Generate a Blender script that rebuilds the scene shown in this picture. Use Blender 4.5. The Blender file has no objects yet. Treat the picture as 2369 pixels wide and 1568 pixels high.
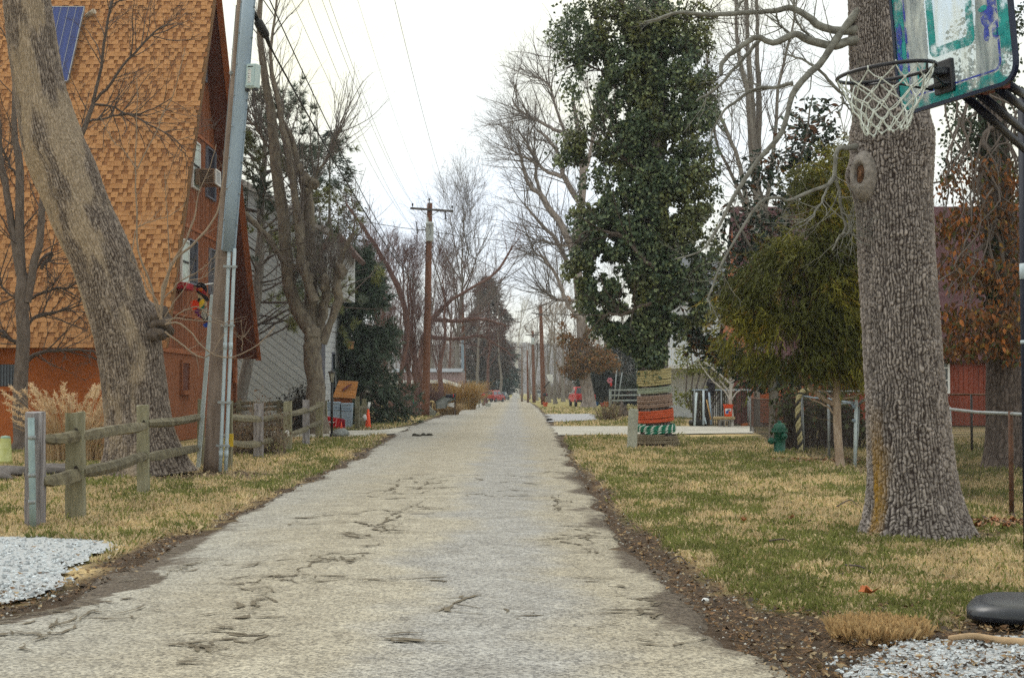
import bpy, math, random
import numpy as np
from mathutils import Vector, Matrix
SC = bpy.context.scene
COL = SC.collection
rng = np.random.default_rng(11)
random.seed(5)
# ------------------------------------------------------------------ camera
IW = 2368.0
FPX = 50.0 / 36.0 * IW
CX, CY = 1184.0, 784.0
CAMH = 1.5
PITCH = math.atan(121.0 / FPX)
YAW = math.atan(8.0 / FPX)
cd = bpy.data.cameras.new('camera')
cam = bpy.data.objects.new('camera', cd)
COL.objects.link(cam)
cd.sensor_width = 36.0
cd.lens = 50.0
cd.clip_end = 9000.0
cd.clip_start = 0.1
cam.location = (0, 0, CAMH)
cam.rotation_euler = (math.pi / 2 + PITCH, 0, YAW)
SC.camera = cam
# ------------------------------------------------------------------ sky and sun
SUN_EL, SUN_AZ = math.radians(52), math.radians(-35)      # azimuth from +Y towards +X
w = bpy.data.worlds.new('World')
SC.world = w
w.use_nodes = True
nt = w.node_tree
nt.nodes.clear()
out = nt.nodes.new('ShaderNodeOutputWorld')
bg = nt.nodes.new('ShaderNodeBackground')
bg.inputs['Strength'].default_value = 0.124
sky = nt.nodes.new('ShaderNodeTexSky')
sky.sky_type = 'NISHITA'
sky.sun_disc = False
sky.sun_elevation = SUN_EL
sky.sun_rotation = SUN_AZ
sky.altitude = 200
sky.air_density = 1.0
sky.dust_density = 3.0
tc = nt.nodes.new('ShaderNodeTexCoord')
mp = nt.nodes.new('ShaderNodeMapping')
mp.inputs['Scale'].default_value = (1.6, 1.6, 3.2)
nz = nt.nodes.new('ShaderNodeTexNoise')
nz.inputs['Scale'].default_value = 1.7
nz.inputs['Detail'].default_value = 6
nz.inputs['Roughness'].default_value = 0.5
cr = nt.nodes.new('ShaderNodeValToRGB')
cr.color_ramp.elements[0].position = 0.36
cr.color_ramp.elements[0].color = (8.0, 8.8, 9.8, 1)
cr.color_ramp.elements[1].position = 0.62
cr.color_ramp.elements[1].color = (9.5, 9.1, 6.5, 1)
mx = nt.nodes.new('ShaderNodeMixRGB')
mx.inputs['Fac'].default_value = 0.90
nt.links.new(tc.outputs['Generated'], mp.inputs['Vector'])
nt.links.new(mp.outputs['Vector'], nz.inputs['Vector'])
nt.links.new(nz.outputs['Fac'], cr.inputs['Fac'])
nt.links.new(sky.outputs['Color'], mx.inputs['Color1'])
nt.links.new(cr.outputs['Color'], mx.inputs['Color2'])
nt.links.new(mx.outputs['Color'], bg.inputs['Color'])
nt.links.new(bg.outputs['Background'], out.inputs['Surface'])
sd = bpy.data.lights.new('sun', 'SUN')
sd.energy = 1.2
sd.angle = math.radians(25)
sd.color = (1.0, 0.96, 0.90)
so = bpy.data.objects.new('sun', sd)
COL.objects.link(so)
sdir = Vector((math.sin(SUN_AZ) * math.cos(SUN_EL), math.cos(SUN_AZ) * math.cos(SUN_EL), math.sin(SUN_EL)))
so.rotation_euler = (-sdir).to_track_quat('-Z', 'Y').to_euler()
so.location = (-20, -10, 60)
SC.view_settings.view_transform = 'Standard'
SC.view_settings.look = 'None'
SC.view_settings.gamma = 1.0
SC.view_settings.exposure = 0.18
SC.view_settings.use_curve_mapping = False
SC.render.engine = 'CYCLES'
cy = SC.cycles
cy.max_bounces = 5
cy.diffuse_bounces = 3
cy.glossy_bounces = 2
cy.transmission_bounces = 4
cy.transparent_max_bounces = 8
cy.volume_bounces = 0
cy.use_adaptive_sampling = True
cy.adaptive_threshold = 0.02
cy.use_denoising = False
cy.sample_clamp_indirect = 4.0
# ------------------------------------------------------------------ pixel -> world
_f = np.array([-math.sin(YAW) * math.cos(PITCH), math.cos(YAW) * math.cos(PITCH), math.sin(PITCH)])
_r = np.array([math.cos(YAW), math.sin(YAW), 0.0])
_u = np.cross(_r, _f)
CAM = np.array([0, 0, CAMH])
def ray(x, y):
 return _r * ((x - CX) / FPX) + _u * ((CY - y) / FPX) + _f
def P(x, y, d):
 q = ray(x, y)
 return CAM + q * (d / q[1])
def G(x, y, z=0.0):
 q = ray(x, y)
 return CAM + q * ((z - CAMH) / q[2])
def PX(x, y, X):
 q = ray(x, y)
 return CAM + q * (X / q[0])
# ------------------------------------------------------------------ noise
def _h(ix, iy, s):
 ix = ix.astype(np.int64)
 iy = iy.astype(np.int64)
 n = (ix * 374761393 + iy * 668265263 + s * 974634777) & 0xFFFFFFFF
 n = ((n ^ (n >> 13)) * 1274126177) & 0xFFFFFFFF
 n = n ^ (n >> 16)
 return (n & 0xFFFFFF) / float(0x1000000)
def vn(x, y, s=0, per=None):
 x = np.asarray(x, float)
 y = np.asarray(y, float)
 x, y = np.broadcast_arrays(x, y)
 ix = np.floor(x)
 iy = np.floor(y)
 fx = x - ix
 fy = y - iy
 fx = fx * fx * (3 - 2 * fx)
 fy = fy * fy * (3 - 2 * fy)
 m = (lambda a: a % per) if per else (lambda a: a)
 a = _h(m(ix), iy, s)
 b = _h(m(ix + 1), iy, s)
 c = _h(m(ix), iy + 1, s)
 d = _h(m(ix + 1), iy + 1, s)
 return (a * (1 - fx) + b * fx) * (1 - fy) + (c * (1 - fx) + d * fx) * fy
def fbm(x, y, s=0, oct=4):
 t = 0
 a = 0.5
 x = np.asarray(x, float)
 y = np.asarray(y, float)
 for k in range(oct):
  t = t + a * vn(x, y, s + k * 17)
  x = x * 2.03
  y = y * 2.03
  a *= 0.5
 return t
def cells(x, y, s=0, per=None, jit=0.9):
 """F1, F2 of a jittered grid, periodic in x"""
 ix = np.floor(x)
 iy = np.floor(y)
 f1 = np.full(x.shape, 9.0)
 f2 = np.full(x.shape, 9.0)
 cid = np.zeros(x.shape)
 for dx in (-1, 0, 1):
  for dy in (-1, 0, 1):
   gx = ix + dx
   gy = iy + dy
   hx = gx % per if per else gx
   px = gx + 0.5 + (_h(hx, gy, s) - 0.5) * jit
   py = gy + 0.5 + (_h(hx, gy, s + 7) - 0.5) * jit
   d = np.hypot(px - x, py - y)
   n = d < f1
   f2 = np.where(n, f1, np.minimum(f2, d))
   cid = np.where(n, _h(hx, gy, s + 13), cid)
   f1 = np.where(n, d, f1)
 return f1, f2, cid
# ------------------------------------------------------------------ meshes
def raw_mesh(name, V, faces, mat=None, smooth=False, cols=None, attrs=None):
 V = np.asarray(V, np.float32).reshape(-1, 3)
 if not isinstance(faces, (list, tuple)):
  faces = [faces]
 faces = [np.asarray(f, np.int32) for f in faces if len(f)]
 me = bpy.data.meshes.new(name)
 me.vertices.add(len(V))
 me.vertices.foreach_set('co', V.ravel())
 nl = sum(f.size for f in faces)
 nf = sum(len(f) for f in faces)
 me.loops.add(nl)
 me.polygons.add(nf)
 me.loops.foreach_set('vertex_index', np.concatenate([f.ravel() for f in faces]))
 st = []
 o = 0
 for f in faces:
  k = f.shape[1]
  st.append(o + np.arange(len(f)) * k)
  o += f.size
 me.polygons.foreach_set('loop_start', np.concatenate(st).astype(np.int32))
 me.polygons.foreach_set('use_smooth', np.full(nf, smooth, bool))
 if mat is not None:
  me.materials.append(mat)
 me.update(calc_edges=True)
 if cols is not None:
  a = me.attributes.new('col', 'FLOAT_COLOR', 'POINT')
  c = np.ones((len(V), 4), np.float32)
  c[:, :3] = cols
  a.data.foreach_set('color', c.ravel())
 for k, v in (attrs or {}).items():
  a = me.attributes.new(k, 'FLOAT', 'POINT')
  a.data.foreach_set('value', np.asarray(v, np.float32).ravel())
 return me
def root_of(o):
 while o.parent is not None:
  o = o.parent
 return o
def link(name, me, parent=None, loc=(0, 0, 0)):
 o = bpy.data.objects.new(name, me)
 COL.objects.link(o)
 o.location = loc
 if parent is not None:
  o.parent = parent
 return o
def mk(name, V, faces, mat, parent=None, smooth=False, cols=None, attrs=None, kind=None):
 V = np.asarray(V, float).reshape(-1, 3)
 if parent is not None:
  V = V - np.array(root_of(parent).location)
  o = link(name, raw_mesh(name, V, faces, mat, smooth, cols, attrs), parent)
 else:
  c = np.array([V[:, 0].mean(), V[:, 1].mean(), V[:, 2].min()]) if kind is None else np.zeros(3)
  o = link(name, raw_mesh(name, V - c, faces, mat, smooth, cols, attrs), None, c)
 if kind:
  o['kind'] = kind
 return o
def tag(o, label, cat, group=None):
 o['label'] = label
 o['category'] = cat
 if group:
  o['group'] = group
 return o
def T(name, label, cat, loc, group=None):
 o = bpy.data.objects.new(name, None)
 COL.objects.link(o)
 o.location = [float(v) for v in loc]
 o.empty_display_size = 0.2
 bpy.context.view_layer.update() if False else None
 return tag(o, label, cat, group)
def dup(root, loc, rotz=0.0, scale=1.0, label=None, name=None):
 r = root.copy()
 COL.objects.link(r)
 r.location = [float(v) for v in loc]
 r.rotation_euler = (0, 0, rotz)
 r.scale = (scale, scale, scale) if not hasattr(scale, '__len__') else scale
 if label:
  r['label'] = label
 for ch in list(root.children):
  c = ch.copy()
  COL.objects.link(c)
  c.parent = r
  for g in list(ch.children):
   k = g.copy()
   COL.objects.link(k)
   k.parent = c
 return r
def rotm(ax, ang):
 return np.array(Matrix.Rotation(ang, 3, ax))
class MB:
 def __init__(s):
  s.V = []
  s.F = {}
  s.n = 0
 def add(s, V, *Fs):
  V = np.asarray(V, float).reshape(-1, 3)
  for F in Fs:
   F = np.asarray(F, int)
   if len(F):
    s.F.setdefault(F.shape[1], []).append(F + s.n)
  s.V.append(V)
  s.n += len(V)
  return s
 def box(s, c, size, R=None):
  h = np.array(size, float) / 2
  q = np.array([[x, y, z] for x in (-1, 1) for y in (-1, 1) for z in (-1, 1)]) * h
  if R is not None:
   q = q @ np.asarray(R).T
  F = [[0, 1, 3, 2], [4, 6, 7, 5], [0, 4, 5, 1], [2, 3, 7, 6], [0, 2, 6, 4], [1, 5, 7, 3]]
  return s.add(q + np.array(c), F)
 def rbox(s, c, size, r, R=None):
  """box with chamfered edges"""
  h = np.array(size, float) / 2
  r = min(r, h.min() * 0.8)
  V = []
  idx = {}
  for sx in (-1, 1):
   for sy in (-1, 1):
    for sz in (-1, 1):
     for a in range(3):
      v = np.array([sx, sy, sz]) * (h - r)
      v[a] += (sx, sy, sz)[a] * r
      idx[(sx, sy, sz, a)] = len(V)
      V.append(v)
  Q = []
  Tn = []
  for a in range(3):
   b, c2 = (a + 1) % 3, (a + 2) % 3
   for sg in (-1, 1):
    f = []
    for (p, q) in ((-1, -1), (1, -1), (1, 1), (-1, 1)):
     k = [0, 0, 0]
     k[a] = sg
     k[b] = p
     k[c2] = q
     f.append(idx[(*k, a)])
    Q.append(f if sg > 0 else f[::-1])
   for p in (-1, 1):
    for q in (-1, 1):
     k0 = [0, 0, 0]
     k1 = [0, 0, 0]
     k0[a] = -1
     k1[a] = 1
     k0[b] = k1[b] = p
     k0[c2] = k1[c2] = q
     f = [idx[(*k0, b)], idx[(*k1, b)], idx[(*k1, c2)], idx[(*k0, c2)]]
     Q.append(f if p * q < 0 else f[::-1])
  for sx in (-1, 1):
   for sy in (-1, 1):
    for sz in (-1, 1):
     f = [idx[(sx, sy, sz, a)] for a in range(3)]
     Tn.append(f if sx * sy * sz > 0 else f[::-1])
  V = np.array(V)
  if R is not None:
   V = V @ np.asarray(R).T
  return s.add(V + np.array(c), Q, Tn)
 def beam(s, a, b, wd, ht, upv=(0, 0, 1), r=0.0):
  a = np.asarray(a, float)
  b = np.asarray(b, float)
  x = b - a
  L = np.linalg.norm(x)
  x = x / L
  y = np.cross(np.array(upv, float), x)
  if np.linalg.norm(y) < 1e-4:
   y = np.cross(np.array([0, 1.0, 0]), x)
  y /= np.linalg.norm(y)
  z = np.cross(x, y)
  R = np.stack([x, y, z], 1)
  if r:
   return s.rbox((a + b) / 2, (L, wd, ht), r, R)
  return s.box((a + b) / 2, (L, wd, ht), R)
 def tube(s, pts, rad, sides=8, caps=True):
  pts = np.asarray(pts, float)
  rad = np.broadcast_to(np.asarray(rad, float), (len(pts),))
  V, F = tubes(pts[None], rad[None], sides)
  s.add(V, F)
  if caps:
   n = len(pts)
   k = s.n - len(V)
   c = [list(range(sides))[::-1], [(n - 1) * sides + j for j in range(sides)]]
   s.F.setdefault(sides, []).append(np.array(c) + k)
  return s
 def lathe(s, prof, c=(0, 0, 0), sides=24, R=None):
  prof = np.array(prof, float)
  a = np.arange(sides) * 2 * math.pi / sides
  V = np.zeros((len(prof), sides, 3))
  V[:, :, 0] = prof[:, 0][:, None] * np.cos(a)
  V[:, :, 1] = prof[:, 0][:, None] * np.sin(a)
  V[:, :, 2] = prof[:, 1][:, None]
  V = V.reshape(-1, 3)
  if R is not None:
   V = V @ np.asarray(R).T
  V = V + np.array(c)
  n = len(prof)
  i, j = np.meshgrid(np.arange(n - 1), np.arange(sides), indexing='ij')
  A = i * sides + j
  B = i * sides + (j + 1) % sides
  F = np.stack([A, B, B + sides, A + sides], -1).reshape(-1, 4)
  return s.add(V, F)
 def prism(s, poly, ext):
  """poly: (n,3) planar outline, extruded by vector ext"""
  p = np.asarray(poly, float)
  n = len(p)
  V = np.concatenate([p, p + np.asarray(ext, float)])
  s.add(V, [[i, (i + 1) % n, n + (i + 1) % n, n + i] for i in range(n)])
  s.F.setdefault(n, []).append(np.array([list(range(n))[::-1], list(range(n, 2 * n))]) + s.n - 2 * n)
  return s
 def blob(s, c, size, seed=0, n=2, jag=0.25, flat=0.0, R=None):
  V, F = ICO[n]
  g = np.random.default_rng(seed)
  d = 1 + jag * (fbm(V[:, 0] * 1.3 + seed * 3.1, V[:, 1] * 1.3 + V[:, 2] * 1.7, seed, 3) - 0.45) * 2
  q = V * d[:, None]
  q[:, 2] = np.where(q[:, 2] < 0, q[:, 2] * (1 - flat), q[:, 2])
  q = q * np.array(size)
  if R is not None:
   q = q @ np.asarray(R).T
  return s.add(q + np.array(c), F)
 def arr(s):
  return np.concatenate(s.V), [np.concatenate(f) for f in s.F.values()]
 def build(s, name, mat, parent=None, smooth=False, kind=None, bevel=0.0):
  V, F = s.arr()
  o = mk(name, V, F, mat, parent, smooth, kind=kind)
  if bevel:
   m = o.modifiers.new('b', 'BEVEL')
   m.width = bevel
   m.segments = 2
   m.limit_method = 'ANGLE'
   m.angle_limit = 0.7
  return o
def tubes(Pt, R, sides=4):
 """Pt (N,n,3), R (N,n) -> verts, quads"""
 Pt = np.asarray(Pt, float)
 N, n, _ = Pt.shape
 t = np.empty_like(Pt)
 t[:, 1:-1] = Pt[:, 2:] - Pt[:, :-2]
 t[:, 0] = Pt[:, 1] - Pt[:, 0]
 t[:, -1] = Pt[:, -1] - Pt[:, -2]
 t /= np.linalg.norm(t, axis=2, keepdims=True) + 1e-9
 m = t.mean(1)
 m /= np.linalg.norm(m, axis=1, keepdims=True) + 1e-9
 ref = np.zeros((N, 3))
 ref[np.arange(N), np.abs(m).argmin(1)] = 1
 u = np.cross(t, ref[:, None, :])
 u /= np.linalg.norm(u, axis=2, keepdims=True) + 1e-9
 v = np.cross(t, u)
 a = np.arange(sides) * 2 * math.pi / sides
 V = Pt[:, :, None, :] + R[:, :, None, None] * (u[:, :, None, :] * np.cos(a)[None, None, :, None] + v[:, :, None, :] * np.sin(a)[None, None, :, None])
 i, j, k = np.meshgrid(np.arange(N), np.arange(n - 1), np.arange(sides), indexing='ij')
 b = (i * n + j) * sides
 A = b + k
 B = b + (k + 1) % sides
 F = np.stack([A, B, B + sides, A + sides], -1).reshape(-1, 4)
 return V.reshape(-1, 3), F
def _ico():
 res = {}
 for n in (1, 2, 3):
  import bmesh
  bm = bmesh.new()
  bmesh.ops.create_icosphere(bm, subdivisions=n, radius=1)
  bm.verts.ensure_lookup_table()
  res[n] = (np.array([v.co[:] for v in bm.verts]), np.array([[v.index for v in f.verts] for f in bm.faces]))
  bm.free()
 return res
ICO = _ico()
def spline(pts, n):
 """Catmull-Rom through rows of pts (any width), n samples"""
 p = np.asarray(pts, float)
 if len(p) == 2:
  t = np.linspace(0, 1, n)[:, None]
  return p[0] * (1 - t) + p[1] * t
 q = np.concatenate([[2 * p[0] - p[1]], p, [2 * p[-1] - p[-2]]])
 t = np.linspace(0, len(p) - 1 - 1e-6, n)
 i = t.astype(int)
 f = (t - i)[:, None]
 a, b, c, d = q[i], q[i + 1], q[i + 2], q[i + 3]
 return 0.5 * ((2 * b) + (-a + c) * f + (2 * a - 5 * b + 4 * c - d) * f * f + (-a + 3 * b - 3 * c + d) * f ** 3)
# ------------------------------------------------------------------ materials
def _n(nt, t, **k):
 n = nt.nodes.new(t)
 for a, b in k.items():
  if a in n.inputs:
   n.inputs[a].default_value = b
  else:
   setattr(n, a, b)
 return n
def c4(c):
 return (c[0], c[1], c[2], 1.0)
def M(name, col, rough=0.7, var=0.25, scale=6.0, stretch=(1, 1, 1), bump=0.15, col2=None, big=0.0, metal=0.0, spec=0.3,
 attr=False, transl=0.0, pos=False, detail=6, obj_var=0.0, dist=0.02):
 m = bpy.data.materials.new(name)
 m.use_nodes = True
 nt = m.node_tree
 L = nt.links.new
 bs = nt.nodes['Principled BSDF']
 bs.inputs['Roughness'].default_value = rough
 bs.inputs['Metallic'].default_value = metal
 bs.inputs['Specular IOR Level'].default_value = spec
 if pos:
  g = _n(nt, 'ShaderNodeNewGeometry')
  src = g.outputs['Position']
 else:
  g = _n(nt, 'ShaderNodeTexCoord')
  src = g.outputs['Object']
 mp = _n(nt, 'ShaderNodeMapping')
 mp.inputs['Scale'].default_value = stretch
 L(src, mp.inputs['Vector'])
 nz = _n(nt, 'ShaderNodeTexNoise', Scale=scale, Detail=detail, Roughness=0.62)
 L(mp.outputs['Vector'], nz.inputs['Vector'])
 cr = _n(nt, 'ShaderNodeValToRGB')
 e = cr.color_ramp.elements
 e[0].position = 0.3
 e[1].position = 0.7
 if col2 is None:
  e[0].color = c4([c * (1 - var) for c in col])
  e[1].color = c4([min(1, c * (1 + var)) for c in col])
 else:
  e[0].color = c4(col)
  e[1].color = c4(col2)
 L(nz.outputs['Fac'], cr.inputs['Fac'])
 o = cr.outputs['Color']
 if attr:
  a = _n(nt, 'ShaderNodeAttribute', attribute_name='col')
  e[0].color = (1 - var, 1 - var, 1 - var, 1)
  e[1].color = (1 + var, 1 + var, 1 + var, 1)
  x = _n(nt, 'ShaderNodeMixRGB', blend_type='MULTIPLY', Fac=1.0)
  L(a.outputs['Color'], x.inputs['Color1'])
  L(o, x.inputs['Color2'])
  o = x.outputs['Color']
 if big:
  n2 = _n(nt, 'ShaderNodeTexNoise', Scale=scale * 0.13, Detail=3)
  L(mp.outputs['Vector'], n2.inputs['Vector'])
  mr = _n(nt, 'ShaderNodeMapRange')
  mr.inputs[1].default_value = 0.3
  mr.inputs[2].default_value = 0.7
  mr.inputs[3].default_value = 1 - big
  mr.inputs[4].default_value = 1 + big
  L(n2.outputs['Fac'], mr.inputs[0])
  x = _n(nt, 'ShaderNodeMixRGB', blend_type='MULTIPLY', Fac=1.0)
  L(o, x.inputs['Color1'])
  L(mr.outputs[0], x.inputs['Color2'])
  o = x.outputs['Color']
 if obj_var:
  oi = _n(nt, 'ShaderNodeObjectInfo')
  mr = _n(nt, 'ShaderNodeMapRange')
  mr.inputs[3].default_value = 1 - obj_var
  mr.inputs[4].default_value = 1 + obj_var
  L(oi.outputs['Random'], mr.inputs[0])
  x = _n(nt, 'ShaderNodeMixRGB', blend_type='MULTIPLY', Fac=1.0)
  L(o, x.inputs['Color1'])
  L(mr.outputs[0], x.inputs['Color2'])
  o = x.outputs['Color']
 L(o, bs.inputs['Base Color'])
 if bump:
  b = _n(nt, 'ShaderNodeBump', Strength=bump, Distance=dist)
  L(nz.outputs['Fac'], b.inputs['Height'])
  L(b.outputs['Normal'], bs.inputs['Normal'])
 if transl:
  tr = _n(nt, 'ShaderNodeBsdfTranslucent')
  L(o, tr.inputs['Color'])
  ms = _n(nt, 'ShaderNodeMixShader', Fac=transl)
  L(bs.outputs[0], ms.inputs[1])
  L(tr.outputs[0], ms.inputs[2])
  L(ms.outputs[0], nt.nodes['Material Output'].inputs['Surface'])
 return m
def bark_mat(name, plate, crev, lichen=None, rough=0.9, scale=9.0, spec=0.15):
 """plate colour varied by noise, crevice colour where the mesh attribute furrow is low; lichen where attribute moss is high"""
 m = bpy.data.materials.new(name)
 m.use_nodes = True
 nt = m.node_tree
 L = nt.links.new
 bs = nt.nodes['Principled BSDF']
 bs.inputs['Roughness'].default_value = rough
 bs.inputs['Specular IOR Level'].default_value = spec
 g = _n(nt, 'ShaderNodeTexCoord')
 mp = _n(nt, 'ShaderNodeMapping')
 mp.inputs['Scale'].default_value = (1, 1, 0.35)
 L(g.outputs['Object'], mp.inputs['Vector'])
 nz = _n(nt, 'ShaderNodeTexNoise', Scale=scale, Detail=8, Roughness=0.7)
 L(mp.outputs['Vector'], nz.inputs['Vector'])
 cr = _n(nt, 'ShaderNodeValToRGB')
 e = cr.color_ramp.elements
 e[0].position = 0.28
 e[0].color = c4([c * 0.6 for c in plate])
 e[1].position = 0.72
 e[1].color = c4([min(1, c * 1.5) for c in plate])
 L(nz.outputs['Fac'], cr.inputs['Fac'])
 a = _n(nt, 'ShaderNodeAttribute', attribute_name='furrow')
 x = _n(nt, 'ShaderNodeMixRGB')
 x.inputs['Color1'].default_value = c4(crev)
 L(a.outputs['Fac'], x.inputs['Fac'])
 L(cr.outputs['Color'], x.inputs['Color2'])
 o = x.outputs['Color']
 if lichen:
  b = _n(nt, 'ShaderNodeAttribute', attribute_name='moss')
  y = _n(nt, 'ShaderNodeMixRGB')
  y.inputs['Color2'].default_value = c4(lichen)
  L(b.outputs['Fac'], y.inputs['Fac'])
  L(o, y.inputs['Color1'])
  o = y.outputs['Color']
 L(o, bs.inputs['Base Color'])
 b = _n(nt, 'ShaderNodeBump', Strength=0.5, Distance=0.03)
 L(nz.outputs['Fac'], b.inputs['Height'])
 L(b.outputs['Normal'], bs.inputs['Normal'])
 return m
def glass_mat(name, col=(0.02, 0.03, 0.04), rough=0.05):
 m = bpy.data.materials.new(name)
 m.use_nodes = True
 bs = m.node_tree.nodes['Principled BSDF']
 bs.inputs['Base Color'].default_value = c4(col)
 bs.inputs['Roughness'].default_value = rough
 bs.inputs['Specular IOR Level'].default_value = 0.6
 return m
# ================================================================== GROUND
_LE = [(-900, 1600), (0, 1421), (148, 1381), (326, 1312), (414, 1248), (533, 1199), (671, 1135), (780, 1085), (849, 1046), (918, 1003), (947, 987), (1046, 952), (1085, 938), (1135, 927), (1166, 922), (1182, 919.5), (1190, 918)]
_RE = [(1800, 1568), (1690, 1480), (1580, 1385), (1520, 1330), (1440, 1250), (1400, 1190), (1345, 1110), (1312, 1060), (1293, 1010), (1275, 985), (1262, 962), (1245, 944), (1228, 932), (1212, 924), (1203, 920), (1199, 918)]
_l = np.array([G(*p)[:2] for p in _LE])
_rr = np.array([G(*p)[:2] for p in _RE])
def XL(d):
 return np.interp(d, np.r_[-40, _l[:, 1], 900], np.r_[-4.2, np.maximum(_l[:, 0], -4.6), -1.5])
def XR(d):
 return np.interp(d, np.r_[-40, _rr[:, 1], 900], np.r_[1.9, _rr[:, 0], 2.5])
def inpoly(x, y, poly):
 x = np.asarray(x)
 c = np.zeros(x.shape, bool)
 n = len(poly)
 for i in range(n):
  x1, y1 = poly[i]
  x2, y2 = poly[(i + 1) % n]
  k = ((y1 > y) != (y2 > y)) & (x < (x2 - x1) * (y - y1) / (y2 - y1 + 1e-12) + x1)
  c ^= k
 return c
def gpoly(px):
 return [tuple(G(*p)[:2]) for p in px]
GRAV_R = gpoly([(1960, 1530), (2000, 1500), (2100, 1484), (2230, 1482), (2420, 1476), (2500, 1700), (2000, 1700), (1900, 1600)])
GRAV_L = gpoly([(-200, 1243), (0, 1243), (110, 1246), (205, 1250), (268, 1260), (235, 1288), (150, 1322), (120, 1360), (60, 1392), (-200, 1425)])
WEDGE_L = gpoly([(300, 1270), (420, 1235), (440, 1262), (330, 1318), (150, 1385), (60, 1400), (120, 1352), (170, 1320)])
DRIVE_L = gpoly([(430, 1009), (600, 1011), (780, 1013), (918, 1003), (962, 984), (880, 995), (700, 998), (430, 997)])
DRIVE_R = gpoly([(1272, 986), (1440, 986), (1742, 986), (1742, 1002), (1560, 1004), (1292, 1007)])
DRIVE_G = gpoly([(1262, 958), (1372, 957), (1380, 971), (1300, 976), (1272, 975)])
FENCE_R = np.array([(8.25, 50.0), (7.09, 35.0), (6.78, 28.5), (6.0, 17.3), (5.4, 8.0)])
def fence_x(d):
 return np.interp(d, FENCE_R[::-1, 1], FENCE_R[::-1, 0])
def sstep(a, b, x):
 t = np.clip((x - a) / (b - a), 0, 1)
 return t * t * (3 - 2 * t)
def green_mask(x, y):
 n = fbm(x * 0.75 + 3, y * 0.42, 3, 3) * 1.14
 n2 = fbm(x * 3.1, y * 2.2, 9, 3) * 1.14
 v = 0.5 * n + 0.5 * n2
 bias = -0.035 + np.where(x < 0, -0.03, 0.0) + np.where(y > 26, 0.03, 0) + np.where(x > fence_x(y), 0.02, 0)
 return sstep(0.44, 0.58, v + bias)
def verge(x, y):
 """1 on the bare dirt beside the road, 0 on grass (noisy border)"""
 n = fbm(x * 2.6, y * 1.5, 31, 4) - 0.47
 wr = np.interp(y, [6, 8.5, 10, 13, 18, 24, 30, 60, 120], [1.4, 1.15, 0.62, 0.42, 0.32, 0.36, 0.22, 0.25, 0.2])
 r = 1 - sstep(-0.10, 0.10, (x - XR(y)) - wr - n * 1.2 * np.minimum(1, wr))
 r = np.where(x > XR(y) - 0.3, r, 0)
 wl = np.interp(y, [8, 13, 16, 24, 40, 60, 120], [0.5, 0.35, 0.22, 0.3, 0.3, 0.4, 0.3])
 l = 1 - sstep(-0.10, 0.10, (XL(y) - x) - wl - n * 0.9)
 l = np.where(x < XL(y) + 0.3, l, 0)
 v = np.maximum(r, l)
 v = np.maximum(v, inpoly(x + n * 0.8, y + n * 1.2, WEDGE_L) * 1.0)
 near = (1 - sstep(9.4, 10.1, y + n * 2.2)) * (x > 0.6)
 v = np.maximum(v, near)
 # mulch under trees and leaf litter along the fence foot
 for (cx_, cy_, rx, ry) in ((-5.9, 25.8, 2.0, 1.5), (-9.2, 26.5, 2.0, 2.0), (3.75, 39.3, 0.9, 1.2), (4.75, 14.9, 0.75, 0.65), (6.9, 15.9, 1.3, 0.55)):
  q = np.hypot((x - cx_) / rx, (y - cy_) / ry) + n * 1.4
  v = np.maximum(v, 0.85 * (1 - sstep(0.75, 1.1, q)))
 q = np.abs(x - fence_x(y)) + n * 0.8
 v = np.maximum(v, np.where((y > 20) & (y < 48) & (x > 5), 0.8 * (1 - sstep(0.2, 0.5, q)), 0))
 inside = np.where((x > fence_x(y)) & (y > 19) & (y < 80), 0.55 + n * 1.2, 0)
 return np.clip(np.maximum(v, inside), 0, 1)
def paved(x, y):
 p = (x > XL(y)) & (x < XR(y))
 for g in (GRAV_R, GRAV_L, DRIVE_L, DRIVE_R, DRIVE_G):
  p |= inpoly(x, y, g)
 return p
TAN = np.array([0.50, 0.375, 0.195])
GRN = np.array([0.15, 0.155, 0.05])
DRT = np.array([0.085, 0.06, 0.042])
xs = np.unique(np.r_[-2500, -900, -300, -120, -60, np.arange(-30, -14, 1.0), np.arange(-14, 14.01, 0.2), np.arange(15, 31, 1.0), 60, 120, 300, 900, 2500])
ys = np.unique(np.r_[-60, -20, 0, 4, np.arange(6, 20, 0.2), np.arange(20, 50, 0.33), np.arange(50, 130, 1.0), np.geomspace(130, 4000, 30)])
X, Y = np.meshgrid(xs, ys)
gm = green_mask(X, Y)[..., None]
vg = verge(X, Y)[..., None]
mid = fbm(X * 1.3, Y * 1.3, 77, 3)[..., None]
dead = np.array([0.25, 0.19, 0.10])
colg = TAN * (1 - gm) + GRN * gm
colg = colg * (0.75 + 0.5 * mid)
farf = sstep(60, 140, Y)[..., None]
colg = colg * (1 - farf) + np.array([0.28, 0.24, 0.10]) * farf
colg = colg * (1 - vg) + DRT * (0.7 + 0.7 * mid) * vg
Z = 0.05 * (fbm(X * 0.35, Y * 0.35, 5, 3) - 0.44)
onp = (X > XL(Y) - 0.9) & (X < XR(Y) + 0.6)
Z = np.where(onp | (np.abs(X) > 14) | (Y > 60) | paved(X, Y), 0, Z) - 0.02
ny, nx = X.shape
i, j = np.meshgrid(np.arange(ny - 1), np.arange(nx - 1), indexing='ij')
A = (i * nx + j).ravel()
F = np.stack([A, A + 1, A + nx + 1, A + nx], -1)
m_lawn = M('lawn_soil', (1, 1, 1), 0.95, 0.45, 28, bump=0.6, attr=True, spec=0.1, dist=0.04)
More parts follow.
